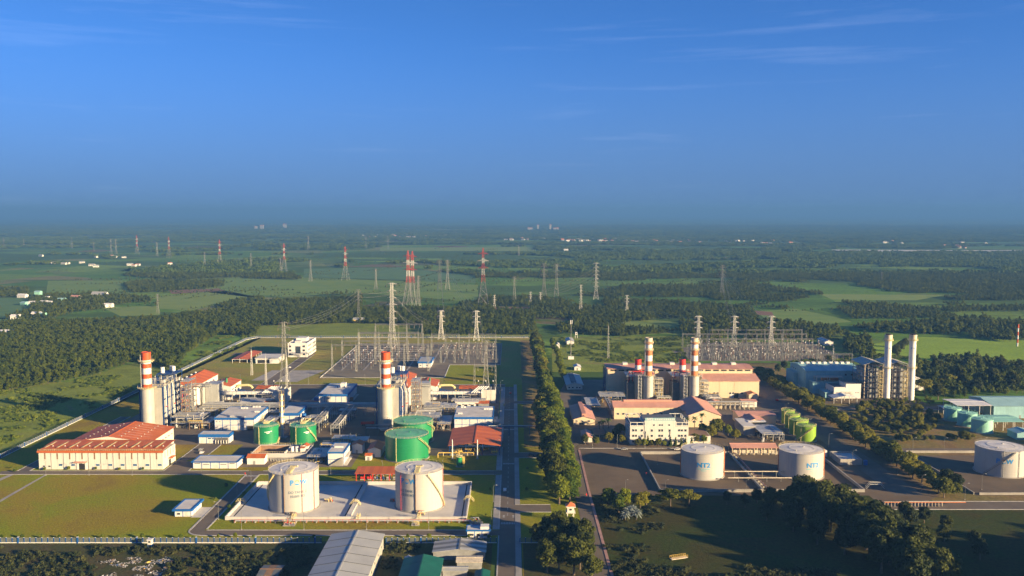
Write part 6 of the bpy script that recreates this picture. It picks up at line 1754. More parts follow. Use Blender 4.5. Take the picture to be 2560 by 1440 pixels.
for i, (x, nm) in enumerate(((303.8, 'beside the turquoise power house'), (323.6, 'beside the tall trees'))):
    c = chimney('plain white chimney %s' % nm, x, 704, 0, 0, 2.6, 54, [(0, 9, 'stack_white'), (9, 18, 'stack_white'), (18, 27, 'stack_white'), (27, 36, 'stack_white'), (36, 48.5, 'stack_white')], 'plain white chimneys', plats=((49.0, 4.1), (26.5, 3.9)), lip=False, pipe=False)
    MB().cyl(0, 0, 48.5, 53.4, 3.0, 'stack_cream', 28).build('cowl', c, True); MB().cyl(0, 0, 53.4, 54.2, 2.2, 'dark_void', 20).build('mouth', c)
    wrap_text('letter', c, 'P', 1.9, 2.6, -2.25, 42, 'logo_blue'); wrap_text('letter', c, 'W', 1.5, 2.6, -1.45, 42, 'text_grey')
    lt = empty('ladder_tower', 'yellowish lattice ladder tower at the white chimney %s' % nm, 'lattice tower', (x - 6.6, 702, 0), 0, 'lattice ladder towers at the chimneys')
    k = MB()
    for sx in (0, 2.6):
        for sy in (0, 2.6): k.bar((sx, sy, 0), (sx, sy, 24), .2, 'handrail')
    k.build('legs', lt); k = MB()
    for j in range(8):
        z = j * 3
        k.box(-.1, 2.7, -.1, 2.7, z + 2.9, z + 3.05, 'handrail'); k.bar((0, 0, z), (2.6, 0, z + 3), .1, 'handrail'); k.bar((2.6, 0, z), (2.6, 2.6, z + 3), .1, 'handrail')
    k.build('bracing', lt)
    b = process_tower('dark brown open boiler frame behind the white chimney %s' % nm, x - 16, 710, 15, 24, 27, 95 + i, 'brown', 6, 40, group='open boiler frames')
    pbox('casing', b, 2, 13, 3, 22, 0, 24, 'grey_mid'); gable_roof(b, -1, 16, -1, 25, 28, 30.5, 'y', 5, 'casing', 'stack_cream', .6)
    for j in range(6): pbox('column', b, j * 3 - .2, j * 3 + .2, -1.2, -.8, 0, 28, 'stack_cream')
shelter('open_shelter', 'cream flat canopy above the pale green tanks', 329, 354, 640, 662, 9.6, 10.2, 'x', 4, 3, 'stack_white', 'stack_white', 6, 'pylon_white', group='canopies over the pale green tanks')
shelter('open_shelter', 'pale green canopy right of the front pale green tank', 335, 356, 602, 622, 6.6, 7.4, 'x', 4, 3, 'pale_teal', 'pale_teal', 6, 'pylon_white', group='canopies over the pale green tanks')
shelter('open_shelter', 'small white pipe shelter behind the pale green tanks', 322, 334, 645, 655, 6, 6.6, 'x', 4, 2, 'stack_white', 'grey_roof', 4, 'pylon_white')
hut('store_hall', 'long turquoise store hall with pale ribbed roof near the tall trees', 356, 410, 640, 676, 9, 11.5, 'x', 'teal_wall', 'teal_roof', 'teal_roof', n=10, cat='hall')
hut('store_hut', 'small turquoise shed in front of the turquoise store hall', 338, 352, 578, 590, 4.4, 5.8, 'y', 'teal_wall', 'teal_roof', 'teal_roof', n=4, cat='shed')
hut('store_hut', 'small beige lean-to shed joined to the small turquoise shed', 341, 356, 563, 573, 3.4, 4.4, 'x', 'cream_wall', 'grey_roof', 'grey_roof', n=4, cat='shed')
hut('store_hall', 'white-roofed hall half hidden by trees behind the white chimneys', 331, 352, 742, 775, 9, 12, 'y', 'cream_wall', 'stack_white', 'stack_cream', n=6, cat='hall')
x0, x1, y0, y1, h = fbox(2062, 2083, 864, 855, 847)
hut('barn', 'white metal barn behind the old switchyard', x0, x1, y0, y1, h, h + 2, 'y', 'white_wall', 'stack_white', 'grey_roof', n=5, cat='barn')
# watch tower at the junction, phone mast and small huts along the tree-lined lane
wt = empty('watchtower', 'cream watchtower with red pyramid roof on tall legs', 'watchtower', (27.0, 418.5, 0))
for u in (0, 3.0):
    for v in (0, 3.0): pbox('leg', wt, u, u + .35, v, v + .35, 0, 5.6, 'cream_wall')
pbox('floor', wt, -.6, 3.95, -.6, 3.95, 5.6, 5.95, 'cream_wall'); pbox('cabin', wt, 0, 3.35, 0, 3.35, 5.95, 8.6, 'cream_wall'); pbox('eave', wt, -.7, 4.05, -.7, 4.05, 8.6, 8.95, 'white_wall')
windows_row(wt, [1.0], 0, 6.8, 1.3, 1.1)
k = MB(); k.add([(-.6, -.6, 8.95), (3.95, -.6, 8.95), (3.95, 3.95, 8.95), (-.6, 3.95, 8.95), (1.67, 1.67, 10.7)], [(0, 1, 4), (1, 2, 4), (2, 3, 4), (3, 0, 4)], 'stack_rust'); k.build('roof', wt)
MB().bar((.2, -.2, .2), (3.1, -.2, 5.6), .14, 'cream_wall').build('stair', wt)
w3 = empty('watchtower', 'small white sentry box on posts by the front fence and rubbish heap', 'watchtower', (-165.5, 388, 0))
for u in (0, 1.6):
    for v in (0, 1.6): pbox('leg', w3, u, u + .2, v, v + .2, 0, 1.5, 'blue_trim')
pbox('cabin', w3, 0, 1.8, 0, 1.8, 1.5, 3.6, 'cream_wall'); pbox('roof', w3, -.3, 2.1, -.3, 2.1, 3.6, 3.85, 'white_wall'); pbox('window', w3, .4, 1.4, -.05, .02, 2.4, 3.2, 'dark_glass')
x, y = G(1427, 897)
pm = empty('phone_mast', 'slim guyed telephone mast with panel antennas beside the lane', 'mast', (x, y, 0))
MB().cyl(0, 0, 0, 40, .45, 'galv', 8, .25).build('pole', pm)
for a in range(3): MB().box(1.1 * cos(a * 2.1) - .3, 1.1 * cos(a * 2.1) + .3, 1.1 * sin(a * 2.1) - .3, 1.1 * sin(a * 2.1) + .3, 36.5, 40.5, 'stack_white').build('antenna', pm)
pbox('cabinet', pm, -3, 3, -4, -1, 0, 3, 'white_wall')
for (l, r_, b, t, kk, lb, rf) in ((1417, 1435, 863, 853, 845, 'tin-roofed shed beside the telephone mast lane', 'grey_roof'), (1436, 1452, 926, 918, 912, 'small white-roofed hut at the lane junction', 'stack_white'), (1391, 1399, 871, 862, 858, 'tiny cream hut among the far lane trees', 'cream_wall')):
    x0, x1, y0, y1, h = fbox(l, r_, b, t, kk)
    hut('hut', lb, x0, x1, y0, max(y1, y0 + 4), max(h, 2.4), max(h, 2.4) + 1, 'y', 'white_wall', rf, rf, n=3)
x, y = G(1438, 846)
sb = empty('sentry_box', 'white sentry box on tall legs among the fields behind the depot', 'watchtower', (x, y, 0))
for u in (0, 2.4):
    for v in (0, 2.4): pbox('leg', sb, u, u + .3, v, v + .3, 0, 4.5, 'stack_white')
pbox('cabin', sb, 0, 2.7, 0, 2.7, 4.5, 7.4, 'stack_white'); pbox('window', sb, .6, 2.1, -.06, .03, 5.6, 6.6, 'dark_glass')
for (x, y) in ((205.5, 560), (205.5, 520), (224, 470), (224, 500), (240, 455), (255, 549), (275, 549), (300, 549), (205.5, 600), (205.5, 650), (258, 472), (281, 470)):
    lamp(x, y, 0, 'slim street lamp on the old plant roads near the tree row', 'street lamps of the old plant')
for (x, y) in ((84, 470), (128, 470), (155, 470), (62, 470), (88, 520)):
    lamp(x, y, 0, 'short pale lamp pole beside the NT2 bund', 'lamp poles round the NT2 tanks', .7)
for (x, y) in ((78, 500), (-60, 508.5), (-155, 500), (40, 462)):
    r = empty('hydrant', 'small red hydrant post beside the yard', 'hydrant', (x, y, 0), 0, 'red hydrants')
    MB().cyl(0, 0, 0, 1.1, .22, 'red_paint', 8).build('barrel', r); MB().bar((-.4, 0, .7), (.4, 0, .7), .13, 'red_paint', 6).build('nozzle', r); MB().cyl(0, 0, 1.1, 1.35, .28, 'red_paint', 8, .1).build('cap', r)
# ------------------------------------------------------------------ pylons
def lattice_body(r, h, levels, mt_of, leg=.26, br=.15, name='body_section'):
    "tapered four-legged lattice; levels = (z, half width); each stage a part of its own"
    for (z0, w0), (z1, w1) in zip(levels[:-1], levels[1:]):
        k = MB(); mt = mt_of((z0 + z1) / 2 / h)
        n = max(1, round((z1 - z0) / (1.9 * max(w0, w1, 1.0))))
        for i in range(n):
            a, b = i / n, (i + 1) / n
            za, zb = z0 + (z1 - z0) * a, z0 + (z1 - z0) * b; wa, wb = w0 + (w1 - w0) * a, w0 + (w1 - w0) * b
            c0 = [(-wa, -wa, za), (wa, -wa, za), (wa, wa, za), (-wa, wa, za)]; c1 = [(-wb, -wb, zb), (wb, -wb, zb), (wb, wb, zb), (-wb, wb, zb)]
            for j in range(4):
                k.bar(c0[j], c1[j], leg, mt); k.bar(c0[j], c1[(j + 1) % 4], br, mt); k.bar(c0[(j + 1) % 4], c1[j], br, mt); k.bar(c1[j], c1[(j + 1) % 4], br, mt)
        k.build(name, r)
def crossarm(r, z, half, w, mt, drop=1.6, th=.15, ins=True):
    k = MB()
    for s in (-1, 1):
        tip = (s * half, 0, z + .1)
        for y in (-w, w):
            k.bar((s * w, y, z), tip, th, mt); k.bar((s * w, y, z + drop), tip, th, mt); k.bar((s * (w + half) / 2, y / 2, z + .05), (s * w, y, z + drop), th * .7, mt)
    o = k.build('crossarm', r)
    if ins:
        for s in (-1, 1):
            MB().bar((s * half, 0, z), (s * half, 0, z - 2.6), .13, 'insulator', 5).build('insulator', o)
    return o
def pylon_rw(h=90):
    r = empty('pylon', '.', 'pylon')
    lat = [(0, 8.5), (h * .2, 5.6), (h * .42, 3.1), (h * .54, 2.2), (h * .64, 1.9), (h * .74, 1.7), (h * .83, 1.6), (h * .92, 1.4), (h, .5)]
    def mt(t): return 'galv' if t < .42 else 'pylon_red' if t < .52 else 'pylon_white' if t < .62 else 'pylon_red' if t < .72 else 'pylon_white' if t < .82 else 'pylon_red'
    lattice_body(r, h, lat, mt, .25, .14)
    for z, m_, q in ((.66, 'pylon_red', 7.5), (.78, 'pylon_white', 8.5), (.90, 'pylon_red', 7.5)): crossarm(r, h * z, q, 1.6, m_, 2.0, .18)
    return r
def pylon_multi(h=66, n=7, base=4.4, arm=5.2):
    r = empty('pylon', '.', 'pylon')
    lattice_body(r, h, [(0, base), (h * .22, base * .56), (h * .4, 1.75), (h * .6, 1.5), (h * .8, 1.3), (h, 1.0)], lambda t: 'pylon_white', .15, .09)
    for i in range(n): crossarm(r, h * (.36 + .62 * i / (n - 1)), arm * (1.05 - .07 * (i % 3)), 1.3, 'pylon_white', 1.3, .12)
    return r
def pylon_thin(h=50):
    r = empty('pylon', '.', 'pylon')
    lattice_body(r, h, [(0, 3.6), (h * .3, 2.1), (h * .6, 1.25), (h * .85, 1.0), (h, .8)], lambda t: 'galv', .15, .085)
    for z, q in ((.68, 4.4), (.8, 5.0), (.92, 4.4), (.99, 3.4)): crossarm(r, h * z, q, .9, 'galv', 1.1, .11)
    return r
def pylon_small(h=34):
    r = empty('pylon', '.', 'pylon')
    lattice_body(r, h, [(0, 3.2), (h * .45, 1.5), (h, .9)], lambda t: 'pylon_white', .22, .14)
    for z, q in ((.62, 4.6), (.8, 4.6), (.97, 4.0)): crossarm(r, h * z, q, 1.0, 'pylon_white', 1.2, .18)
    return r
PROTO = {}
def put_pylon(kind, px, base, top, label, group=None, rz=0.0):
    x, y = G(px, base); h = Zat(top, y)
    mk, h0 = {'rw': (pylon_rw, 90), 'multi': (pylon_multi, 66), 'thin': (pylon_thin, 50), 'small': (pylon_small, 34)}[kind]
    if kind not in PROTO:
        r = PROTO[kind] = mk(h0); r.location = (x, y, 0); r.rotation_euler = (0, 0, rz); r.scale = (h / h0,) * 3; r['label'] = label
        if group: r['group'] = group
        bpy.context.view_layer.update()
        return r
    return dup(PROTO[kind], (x, y, 0), rz, label, group, h / h0)
for px, b, t, lb in ((1021, 766, 626, 'tall red and white pylon, one of a close pair, with the grey pylon behind'), (1032, 765, 628, 'tall red and white pylon of the close pair, nearer the thin grey pylon'), (1208, 766, 620, 'lone tall red and white pylon standing at the edge of the forest'),
                     (864, 701, 616, 'red and white pylon beside a dark hedge in the broad green field'), (711, 679, 608, 'red and white pylon at the wood edge beyond the broad field'), (550, 663, 599, 'red and white pylon among the pale fields below the haze'), (423, 645, 592, 'faint red and white pylon second from the hazy end of the line'), (343, 635, 588, 'faintest red and white pylon at the hazy end of the line')):
    put_pylon('rw', px, b, t, lb, 'red and white pylons crossing the plain', rnd.uniform(-.3, .3))
for px, b, t, lb in ((981, 872, 707, 'huge pale many-armed pylon rising out of the new switchyard'), (1490, 749, 657, 'pale many-armed pylon with wires standing in the middle forest'), (1452, 779, 712, 'smaller pale many-armed pylon in front of the wired one')):
    put_pylon('multi', px, b, t, lb, 'pale many-armed pylons', rnd.uniform(-.25, .25))
for px, b, t, lb in ((1103, 849, 776, 'pale three-armed pylon behind the right half of the new switchyard'), (1191, 852, 777, 'pale three-armed pylon next to the switchyard corner pylon'), (1745, 868, 790, 'grey pylon behind the old switchyard, near the chimneys'), (1835, 868, 790, 'grey pylon in the middle behind the old switchyard'), (1927, 868, 790, 'grey pylon behind the old switchyard, near the white barn'),
                     (1326, 760, 730, 'short pale pylon at the forest edge, one of two'), (1351, 760, 731, 'short pale pylon at the forest edge, beside the tall thin pair'), (1567, 781, 738, 'small grey pylon alone in the dark middle forest'), (1236, 768, 738, 'small pylon at the foot of the lone red and white pylon')):
    put_pylon('small', px, b, t, lb, 'short pale pylons', rnd.uniform(-.2, .2))
for px, b, t, lb in ((897, 806, 724, 'thin grey pylon standing over a yellow hut in the forest'), (1046, 765, 690, 'thin grey pylon right behind the red and white pair'), (1099, 725, 650, 'thin grey pylon in the field, one of two, with bent top arm'), (1119, 724, 650, 'thin grey pylon in the field, the second of the two'), (777, 703, 650, 'thin grey pylon in the broad green field'), (940, 724, 672, 'thin grey pylon near the huge many-armed pylon'),
                     (1286, 757, 692, 'thin grey pylon between the lone red and white one and the pair'), (1360, 743, 659, 'tall thin pylon of the pair beside the two short ones'), (1391, 743, 660, 'tall thin pylon of the pair nearest the wires'), (1805, 739, 663, 'slender single pylon alone in the wide right-hand forest'), (395, 783, 735, 'small thin pylon at the edge of the pale field by the plantation'),
                     (1215, 988, 850, 'tall lattice pylon standing between road bend and new switchyard'), (712, 966, 806, 'tall lattice pylon beside the white office and lightning masts')):
    put_pylon('thin', px, b, t, lb, 'thin grey pylons', rnd.uniform(-.2, .2))
for px, b, t in ((10, 622, 594), (180, 622, 594), (278, 634, 597), (290, 636, 598), (393, 640, 606), (512, 666, 630), (628, 672, 633), (702, 684, 645), (771, 625, 590), (915, 623, 588), (970, 622, 590), (1297, 640, 612), (2204, 705, 680), (60, 618, 598), (235, 628, 604), (2560, 640, 610)):
    put_pylon('thin', px, b, t, 'faint thin grey pylon far out on the hazy plain', 'faint distant pylons', rnd.uniform(-.3, .3))
# sagging wires between the wired pylons
def wire(a, b, sag, label, group):
    pts = []
    for i in range(13):
        t = i / 12; p = [a[j] + (b[j] - a[j]) * t for j in range(3)]; p[2] -= sag * 4 * t * (1 - t); pts.append(tuple(p))
    o = MB().path(pts, .10, 'galv', 4).build('power_line')
    tag(o, label, 'power line', group)
xa, ya = G(1490, 749); xb, yb = G(1351, 760); xc, yc = G(1326, 760); xd, yd = G(1452, 779)
for i in range(4):
    wire((xa - 4.5, ya, 36 + 6 * i), (xb + (i % 2) * 2 - 1, yb, 13 + 3 * i), 5, 'thin wire sagging from the wired many-armed pylon to the short pylons', 'wires over the middle forest')
for i in range(3):
    wire((xd - 3.5, yd, 26 + 5 * i), (xc + i - 1, yc, 12 + 3 * i), 4, 'thin wire sagging from the smaller many-armed pylon', 'wires over the middle forest')
xe, ye = G(981, 872)
for i in range(5):
    wire((xe + (5.5 if i % 2 else -5.5), ye, 36 + 7 * i), (-120 + 9 * i, 975, 27), 4, 'thin wire from the huge pylon down to the switchyard gantry', 'wires over the new switchyard')

# ------------------------------------------------------------------ switchyards
def col_mesh(h, w=.75, mt='galv', leg=.14, br=.085):
    k = MB(); n = int(h / 1.9)
    for sx, sy in ((-1, -1), (1, -1), (1, 1), (-1, 1)): k.bar((sx * w, sy * w, 0), (sx * w * .6, sy * w * .6, h), leg, mt)
    for i in range(n):
        a, b = w * (1 - .4 * i / n), w * (1 - .4 * (i + 1) / n); z0, z1 = h * i / n, h * (i + 1) / n
        s = 1 if i % 2 else -1
        for y in (-1, 1): k.bar((-a * s, y * a, z0), (b * s, y * b, z1), br, mt); k.bar((y * a, -a * s, z0), (y * b, b * s, z1), br, mt)
    k.bar((0, 0, h), (0, 0, h + 4.5), .08, mt)
    return k.mesh('gantry_column')
def beam_mesh(L, w=.6, mt='galv', th=.12, br=.08):
    k = MB(); n = max(3, int(L / 2.4))
    for sy in (-w, w):
        for sz in (-w, w): k.bar((0, sy, sz), (L, sy, sz), th, mt)
    for i in range(n):
        a, b = L * i / n, L * (i + 1) / n; s = 1 if i % 2 else -1
        k.bar((a, -w, -w * s), (b, -w, w * s), br, mt); k.bar((a, w, w * s), (b, w, -w * s), br, mt); k.bar((a, -w * s, w), (b, w * s, w), br, mt)
    return k.mesh('gantry_beam')
CM = {}
def gantry(label, x0, x1, y, h, cols, group, strings=3):
    r = empty('gantry', label, 'gantry', (x0, y, 0), 0, group)
    key = round(h)
    if key not in CM: CM[key] = col_mesh(h)
    step = (x1 - x0) / (cols - 1); bm = beam_mesh(step)
    for i in range(cols):
        o = new_obj('column', CM[key], r); o.location = (i * step, 0, 0)
        if i < cols - 1:
            b = new_obj('beam', bm, r); b.location = (i * step, 0, h - .6)
            for j in range(strings):
                u = i * step + step * (j + .5) / strings
                MB().bar((u, 0, h - 1.2), (u, -.6, h - 5), .14, 'insulator', 5).build('insulator_string', r)
    return r
gantry('high lattice gantry along the front edge of the new switchyard', -172, -80, 832, 26, 5, 'lattice gantries of the new switchyard')
gantry('lattice gantry in the middle of the new switchyard', -160, -98, 912, 27, 4, 'lattice gantries of the new switchyard')
gantry('tallest lattice gantry at the back of the new switchyard', -152, -100, 972, 28, 4, 'lattice gantries of the new switchyard')
gantry('second lattice gantry behind the front one in the new switchyard', -170, -104, 872, 24, 5, 'lattice gantries of the new switchyard')
gantry('lattice gantry between the middle and tallest ones in the new switchyard', -166, -96, 942, 22, 5, 'lattice gantries of the new switchyard')
gantry('low lattice gantry just behind the relay building', -86, -16, 880, 14, 6, 'lattice gantries of the new switchyard')
gantry('lower lattice gantry behind the pale three-armed pylon', -88, -58, 955, 19, 3, 'lattice gantries of the new switchyard')
gantry('lower lattice gantry at the right end of the new switchyard', -47, -18, 955, 19, 3, 'lattice gantries of the new switchyard')
gantry('lower lattice gantry in front of the right equipment rows', -84, -20, 905, 17, 5, 'lattice gantries of the new switchyard')
gantry('three-legged line gantry beside the red transformer shelter', -32, -14, 741, 22, 2, 'lattice gantries of the new switchyard')
for i, (x0, x1, y, h) in enumerate(((182, 318, 905, 15), (205, 324, 940, 16), (190, 328, 972, 17), (226, 332, 1000, 18))):
    gantry(('front', 'second', 'third', 'rear')[i] + ' lattice gantry row of the old switchyard', x0, x1, y, h, 6, 'lattice gantries of the old switchyard')
gantry('low pale gantry behind the turquoise power house', 262, 330, 845, 15, 5, 'lattice gantries of the old switchyard')
frame_mast('spiked lattice mast behind the turquoise power house roof fans', 318, 862, 18); frame_mast('spiked lattice mast left of the weathered chimneys', 100, 905, 34); frame_mast('spiked lattice mast at the back of the old switchyard', 300, 1010, 26)
def breaker_proto():
    r = empty('switchgear_post', 'slim switchgear post with brown insulator in the new switchyard', 'switchgear', (0, 0, 0), 0, 'switchgear posts of the new switchyard')
    pbox('stand', r, -.28, .28, -.28, .28, 0, 3.2, 'galv'); MB().cyl(0, 0, 3.2, 6.4, .28, 'insulator', 7).build('insulator', r); MB().box(-.45, .45, -.45, .45, 6.4, 7.2, 'stack_white').build('head', r)
    return r
sw = None
def gear(x, y, s, label, group):
    global sw
    if sw is None:
        sw = breaker_proto(); sw.location = (x, y, 0); sw.scale = (s,) * 3; return
    dup(sw, (x, y, 0), 0, label, group, s)
for bx in range(8):
    for j in range(9):
        x, y = -165 + bx * 9.5, 845 + j * 13.5
        if rnd.random() < .88 and not (-112 < x < -80 and y < 880):
            gear(x + rnd.uniform(-.5, .5), y, rnd.uniform(.85, 1.2), 'slim switchgear post with brown insulator in the new switchyard', 'switchgear posts of the new switchyard')
for bx in range(9):
    for j in range(6):
        x, y = -76 + bx * 7, 900 + j * 17
        if rnd.random() < .9: gear(x + rnd.uniform(-.5, .5), y, rnd.uniform(.75, 1.05), 'slim switchgear post with brown insulator in the new switchyard', 'switchgear posts of the new switchyard')
for bx in range(18):
    for j in range(8):
        x, y = 186 + bx * 8.3 + j * 3.2, 897 + j * 14.5
        if rnd.random() < .85: gear(x + rnd.uniform(-1.5, 1.5), y + rnd.uniform(-2, 2), rnd.uniform(.7, 1.15), 'slim switchgear post with insulator in the old switchyard', 'switchgear posts of the old switchyard')
# the rest of the old switchyard's crowded small gear reads as one mass
k = MB(); rr = random.Random(44)
for i in range(1100):
    x, y = rr.uniform(182, 326), rr.uniform(893, 1012)
    if x < 182 + (y - 893) * .35: continue
    h = rr.uniform(1.5, 5.0); m_ = rr.choice(('galv', 'galv', 'grey_mid', 'galv', 'grey_mid', 'insulator', 'pylon_white'))
    w = rr.uniform(.08, .22)
    k.box(x - w, x + w, y - w, y + w, 0, h, m_)
    if rr.random() < .35: k.bar((x, y, h), (x + rr.uniform(2, 6), y + rr.uniform(-1, 1), h), .08, 'galv')
o = k.build('switchyard_gear'); tag(o, 'crowded small grey switchgear covering the old switchyard', 'switchgear', kind='stuff')
for i in range(9):
    y = 850 + i * 13.5
    o = MB().hcyl((-165, y, 7.6), (-92, y, 7.6), .13, 'pipe_metal', 6).build('busbar'); tag(o, 'thin horizontal busbar tube across the new switchyard', 'busbar', 'busbars of the new switchyard')
for i in range(5):
    x = -165 + i * 21
    struct('cable_trench', MB().box(x, x + 1.6, 838, 980, 0, .16, 'concrete'))
for i in range(3):
    struct('cable_trench', MB().box(-70 + i * 20, -68.6 + i * 20, 880, 1000, 0, .16, 'concrete'))
struct('kerb', MB().box(-176.6, -62, 799.3, 800, 0, .25, 'pale_concrete').box(-177, -176.2, 800, 1012, 0, .5, 'pale_concrete').box(-62.6, -61.8, 800, 868, 0, .25, 'pale_concrete').box(-62, -12, 867.6, 868.4, 0, .25, 'pale_concrete').box(-12, -11.4, 868, 1012, 0, .4, 'fence_panel'))
psheet('transformer_road', [(-118, 800), (-62.6, 800), (-62.6, 868), (-112, 868)], .075, 'asphalt')

for i, (pa, za, pb, zb) in enumerate((((1103, 849), 30, (1099, 725), 44), ((1191, 852), 32, (1119, 724), 44), ((981, 872), 60, (1046, 765), 46), ((897, 806), 40, (1046, 765), 42), ((1215, 988), 52, (1191, 852), 30), ((712, 966), 55, (897, 806), 42), ((1835, 868), 32, (1805, 739), 40), ((1745, 868), 32, (1567, 781), 24), ((1927, 868), 32, (1805, 739), 44))):
    a, b = G(*pa), G(*pb)
    for s_ in (-3.4, 3.4):
        for dz in (0, -5):
            wire((a[0] + s_, a[1], za + dz), (b[0] + s_, b[1], zb + dz), 7, 'thin sagging power line strung between the pale pylons', 'power lines between the pylons')
# ------------------------------------------------------------------ trees that can be told apart
leafmat('leaf_road', (0.050, 0.090, 0.005), (0.20, 0.225, 0.009), .4, .12)
leafmat('leaf_olive', (0.070, 0.088, 0.006), (0.20, 0.185, 0.012), .4, .12)
leafmat('leaf_dark_shade', (0.018, 0.030, 0.004), (0.070, 0.080, 0.007), .3, .12)  # dark tree green, lowered further to imitate deep shade at the lower right
leafmat('leaf_palm', (0.05, 0.09, 0.02), (0.11, 0.15, 0.03), .3, .2)
leafmat('leaf_silver', (0.10, 0.125, 0.11), (0.19, 0.215, 0.20), .2, .3)
leafmat('leaf_cypress', (0.03, 0.06, 0.015), (0.07, 0.10, 0.025), .2, .3)
def crown_mesh(mt, rs, Hh, R, style):
    lob = []
    if style == 'round':
        n = 15
        for q in range(n):
            a = q * 2.4 + rs.uniform(-.3, .3); t = q / (n - 1)
            rad = R * (.62 * sqrt(1 - abs(2 * t - .9) ** 2 * .75)) * rs.uniform(.65, 1.1)
            lob.append((rad * cos(a), rad * sin(a), Hh * (.34 + .52 * t), R * rs.uniform(.30, .48), Hh * rs.uniform(.11, .16)))
        lob.append((0, 0, Hh * .62, R * .6, Hh * .26))
        cnt, sz = 2600, R * .085
    elif style == 'flat':
        n = 16
        for q in range(n):
            a = q * 2.4; rad = R * sqrt(q / n) * rs.uniform(.8, 1.05)
            lob.append((rad * cos(a), rad * sin(a), Hh * rs.uniform(.68, .90) - rad / R * Hh * .1, R * rs.uniform(.22, .36), Hh * rs.uniform(.06, .1)))
        cnt, sz = 1500, R * .075
    else:
        for q in range(9): lob.append((rs.normal() * .12 * R, rs.normal() * .12 * R, Hh * (.1 + .095 * q), R * (1.0 - .085 * q), Hh * .09))
        cnt, sz = 500, R * .26
    me = cards_mesh('crown', lob, cnt, sz, rs, mt, True)
    return me, lob
def trunk_mesh(rs, Hh, R, lob, style):
    k = MB(); th = Hh * (.42 if style == 'round' else .6 if style == 'flat' else .25)
    r0 = Hh * .022 + .06
    k.cyl(0, 0, -.2, th * .5, r0 * 1.25, 'trunk', 8, r0 * .95); k.cyl(0, 0, th * .5, th, r0 * .95, 'trunk', 8, r0 * .7)
    for q in range(0, len(lob), 2):
        if style != 'cone':
            x, y, z = lob[q][:3]; k.bar((0, 0, th * rs.uniform(.6, 1)), (x * .8, y * .8, z - .2), r0 * .32, 'trunk', 5)
    return k.mesh('trunk')
TREES = {}
def tree_kind(key, mt, style, Hh, R, variants, seed):
    rs = np.random.RandomState(seed); out = []
    for v in range(variants):
        hh, r_ = Hh * rs.uniform(.9, 1.1), R * rs.uniform(.9, 1.1)
        me, lob = crown_mesh(mt, rs, hh, r_, style); out.append((me, trunk_mesh(rs, hh, r_, lob, style)))
    TREES[key] = out
tree_kind('road', 'leaf_road', 'round', 14, 5.6, 4, 1)
tree_kind('olive', 'leaf_olive', 'round', 9, 4.4, 4, 2)
tree_kind('dark', 'leaf_dark_shade', 'round', 18, 8.0, 4, 3)
tree_kind('spread', 'leaf_olive', 'flat', 11, 8.0, 3, 4)
tree_kind('cypress', 'leaf_cypress', 'cone', 6.5, 1.1, 2, 5)
tree_kind('small', 'leaf_road', 'round', 5, 2.4, 3, 6)
tcount = [0]
def tree(key, x, y, label, group=None, s=1.0, name='tree', z=0.0):
    v = TREES[key][tcount[0] % len(TREES[key])]; tcount[0] += 1
    r = empty(name, label, 'tree', (x, y, z), rnd.uniform(0, 6.28), group); s *= rnd.uniform(.88, 1.14); r.scale = (s * rnd.uniform(.92, 1.08), s * rnd.uniform(.92, 1.08), s)
    new_obj('crown', v[0], r); new_obj('trunk', v[1], r)
    return r
# the double row along the lane between the two plants
y = 448.0
while y < 1010:
    far_ = y > 700
    kk = rnd.choice(('road', 'road', 'road', 'olive', 'dark')); ks = {'road': 1.0, 'olive': 1.45, 'dark': .78}[kk]
    tree(kk, 24 + rnd.uniform(-2.4, 2.4) + (3.5 if far_ else 0), y, 'tall yellow-green tree in the thick row beside the main road' if not far_ else 'tree in the row leading back along the far lane', 'trees of the thick row beside the main road' if not far_ else 'trees along the far lane', (1.15 if y < 640 else .98) * ks)
    if y < 690 and rnd.random() < .8: tree('road', 31.5 + rnd.uniform(-1.5, 1.5), y + 3, 'tall yellow-green tree in the thick row beside the main road', 'trees of the thick row beside the main road', rnd.uniform(.95, 1.25))
    y += rnd.uniform(5.6, 8.0) if not far_ else rnd.uniform(5.2, 7.4)
for yy in range(790, 1010, 11): tree('road', 47 + rnd.uniform(-1.5, 1.5), yy, 'tree in the row on the depot side of the far lane', 'trees along the far lane', .6)
for (x, y, s) in ((16, 398, .85), (22, 404, .9), (28, 398, .9), (19, 386, 1.0), (27, 384, 1.05), (33, 390, .85), (22, 372, 1.0), (31, 372, 1.0), (15, 360, .9), (26, 358, 1.0), (33, 352, .9), (18, 378, .9), (24, 392, .9), (30, 380, .9), (20, 364, .9), (29, 364, .9), (14, 372, .8), (12, 390, .7)):
    tree('dark', x, y, 'dark tree in the clump at the corner of the front fence', 'dark trees at the fence corner', s * .74)
# row along the right-hand plant road
y = 458.0
while y < 800:
    tree('olive', 231 + (y - 458) * -.012 + rnd.uniform(-2, 2), y, 'bushy olive-green tree in the long row beside the old plant road', 'olive trees beside the old plant road', rnd.uniform(.95, 1.35))
    if rnd.random() < .7: tree('olive', 236 + rnd.uniform(-1.5, 2.5), y + 3, 'bushy olive-green tree in the long row beside the old plant road', 'olive trees beside the old plant road', rnd.uniform(.75, 1.1))
    y += rnd.uniform(6.8, 9.4)
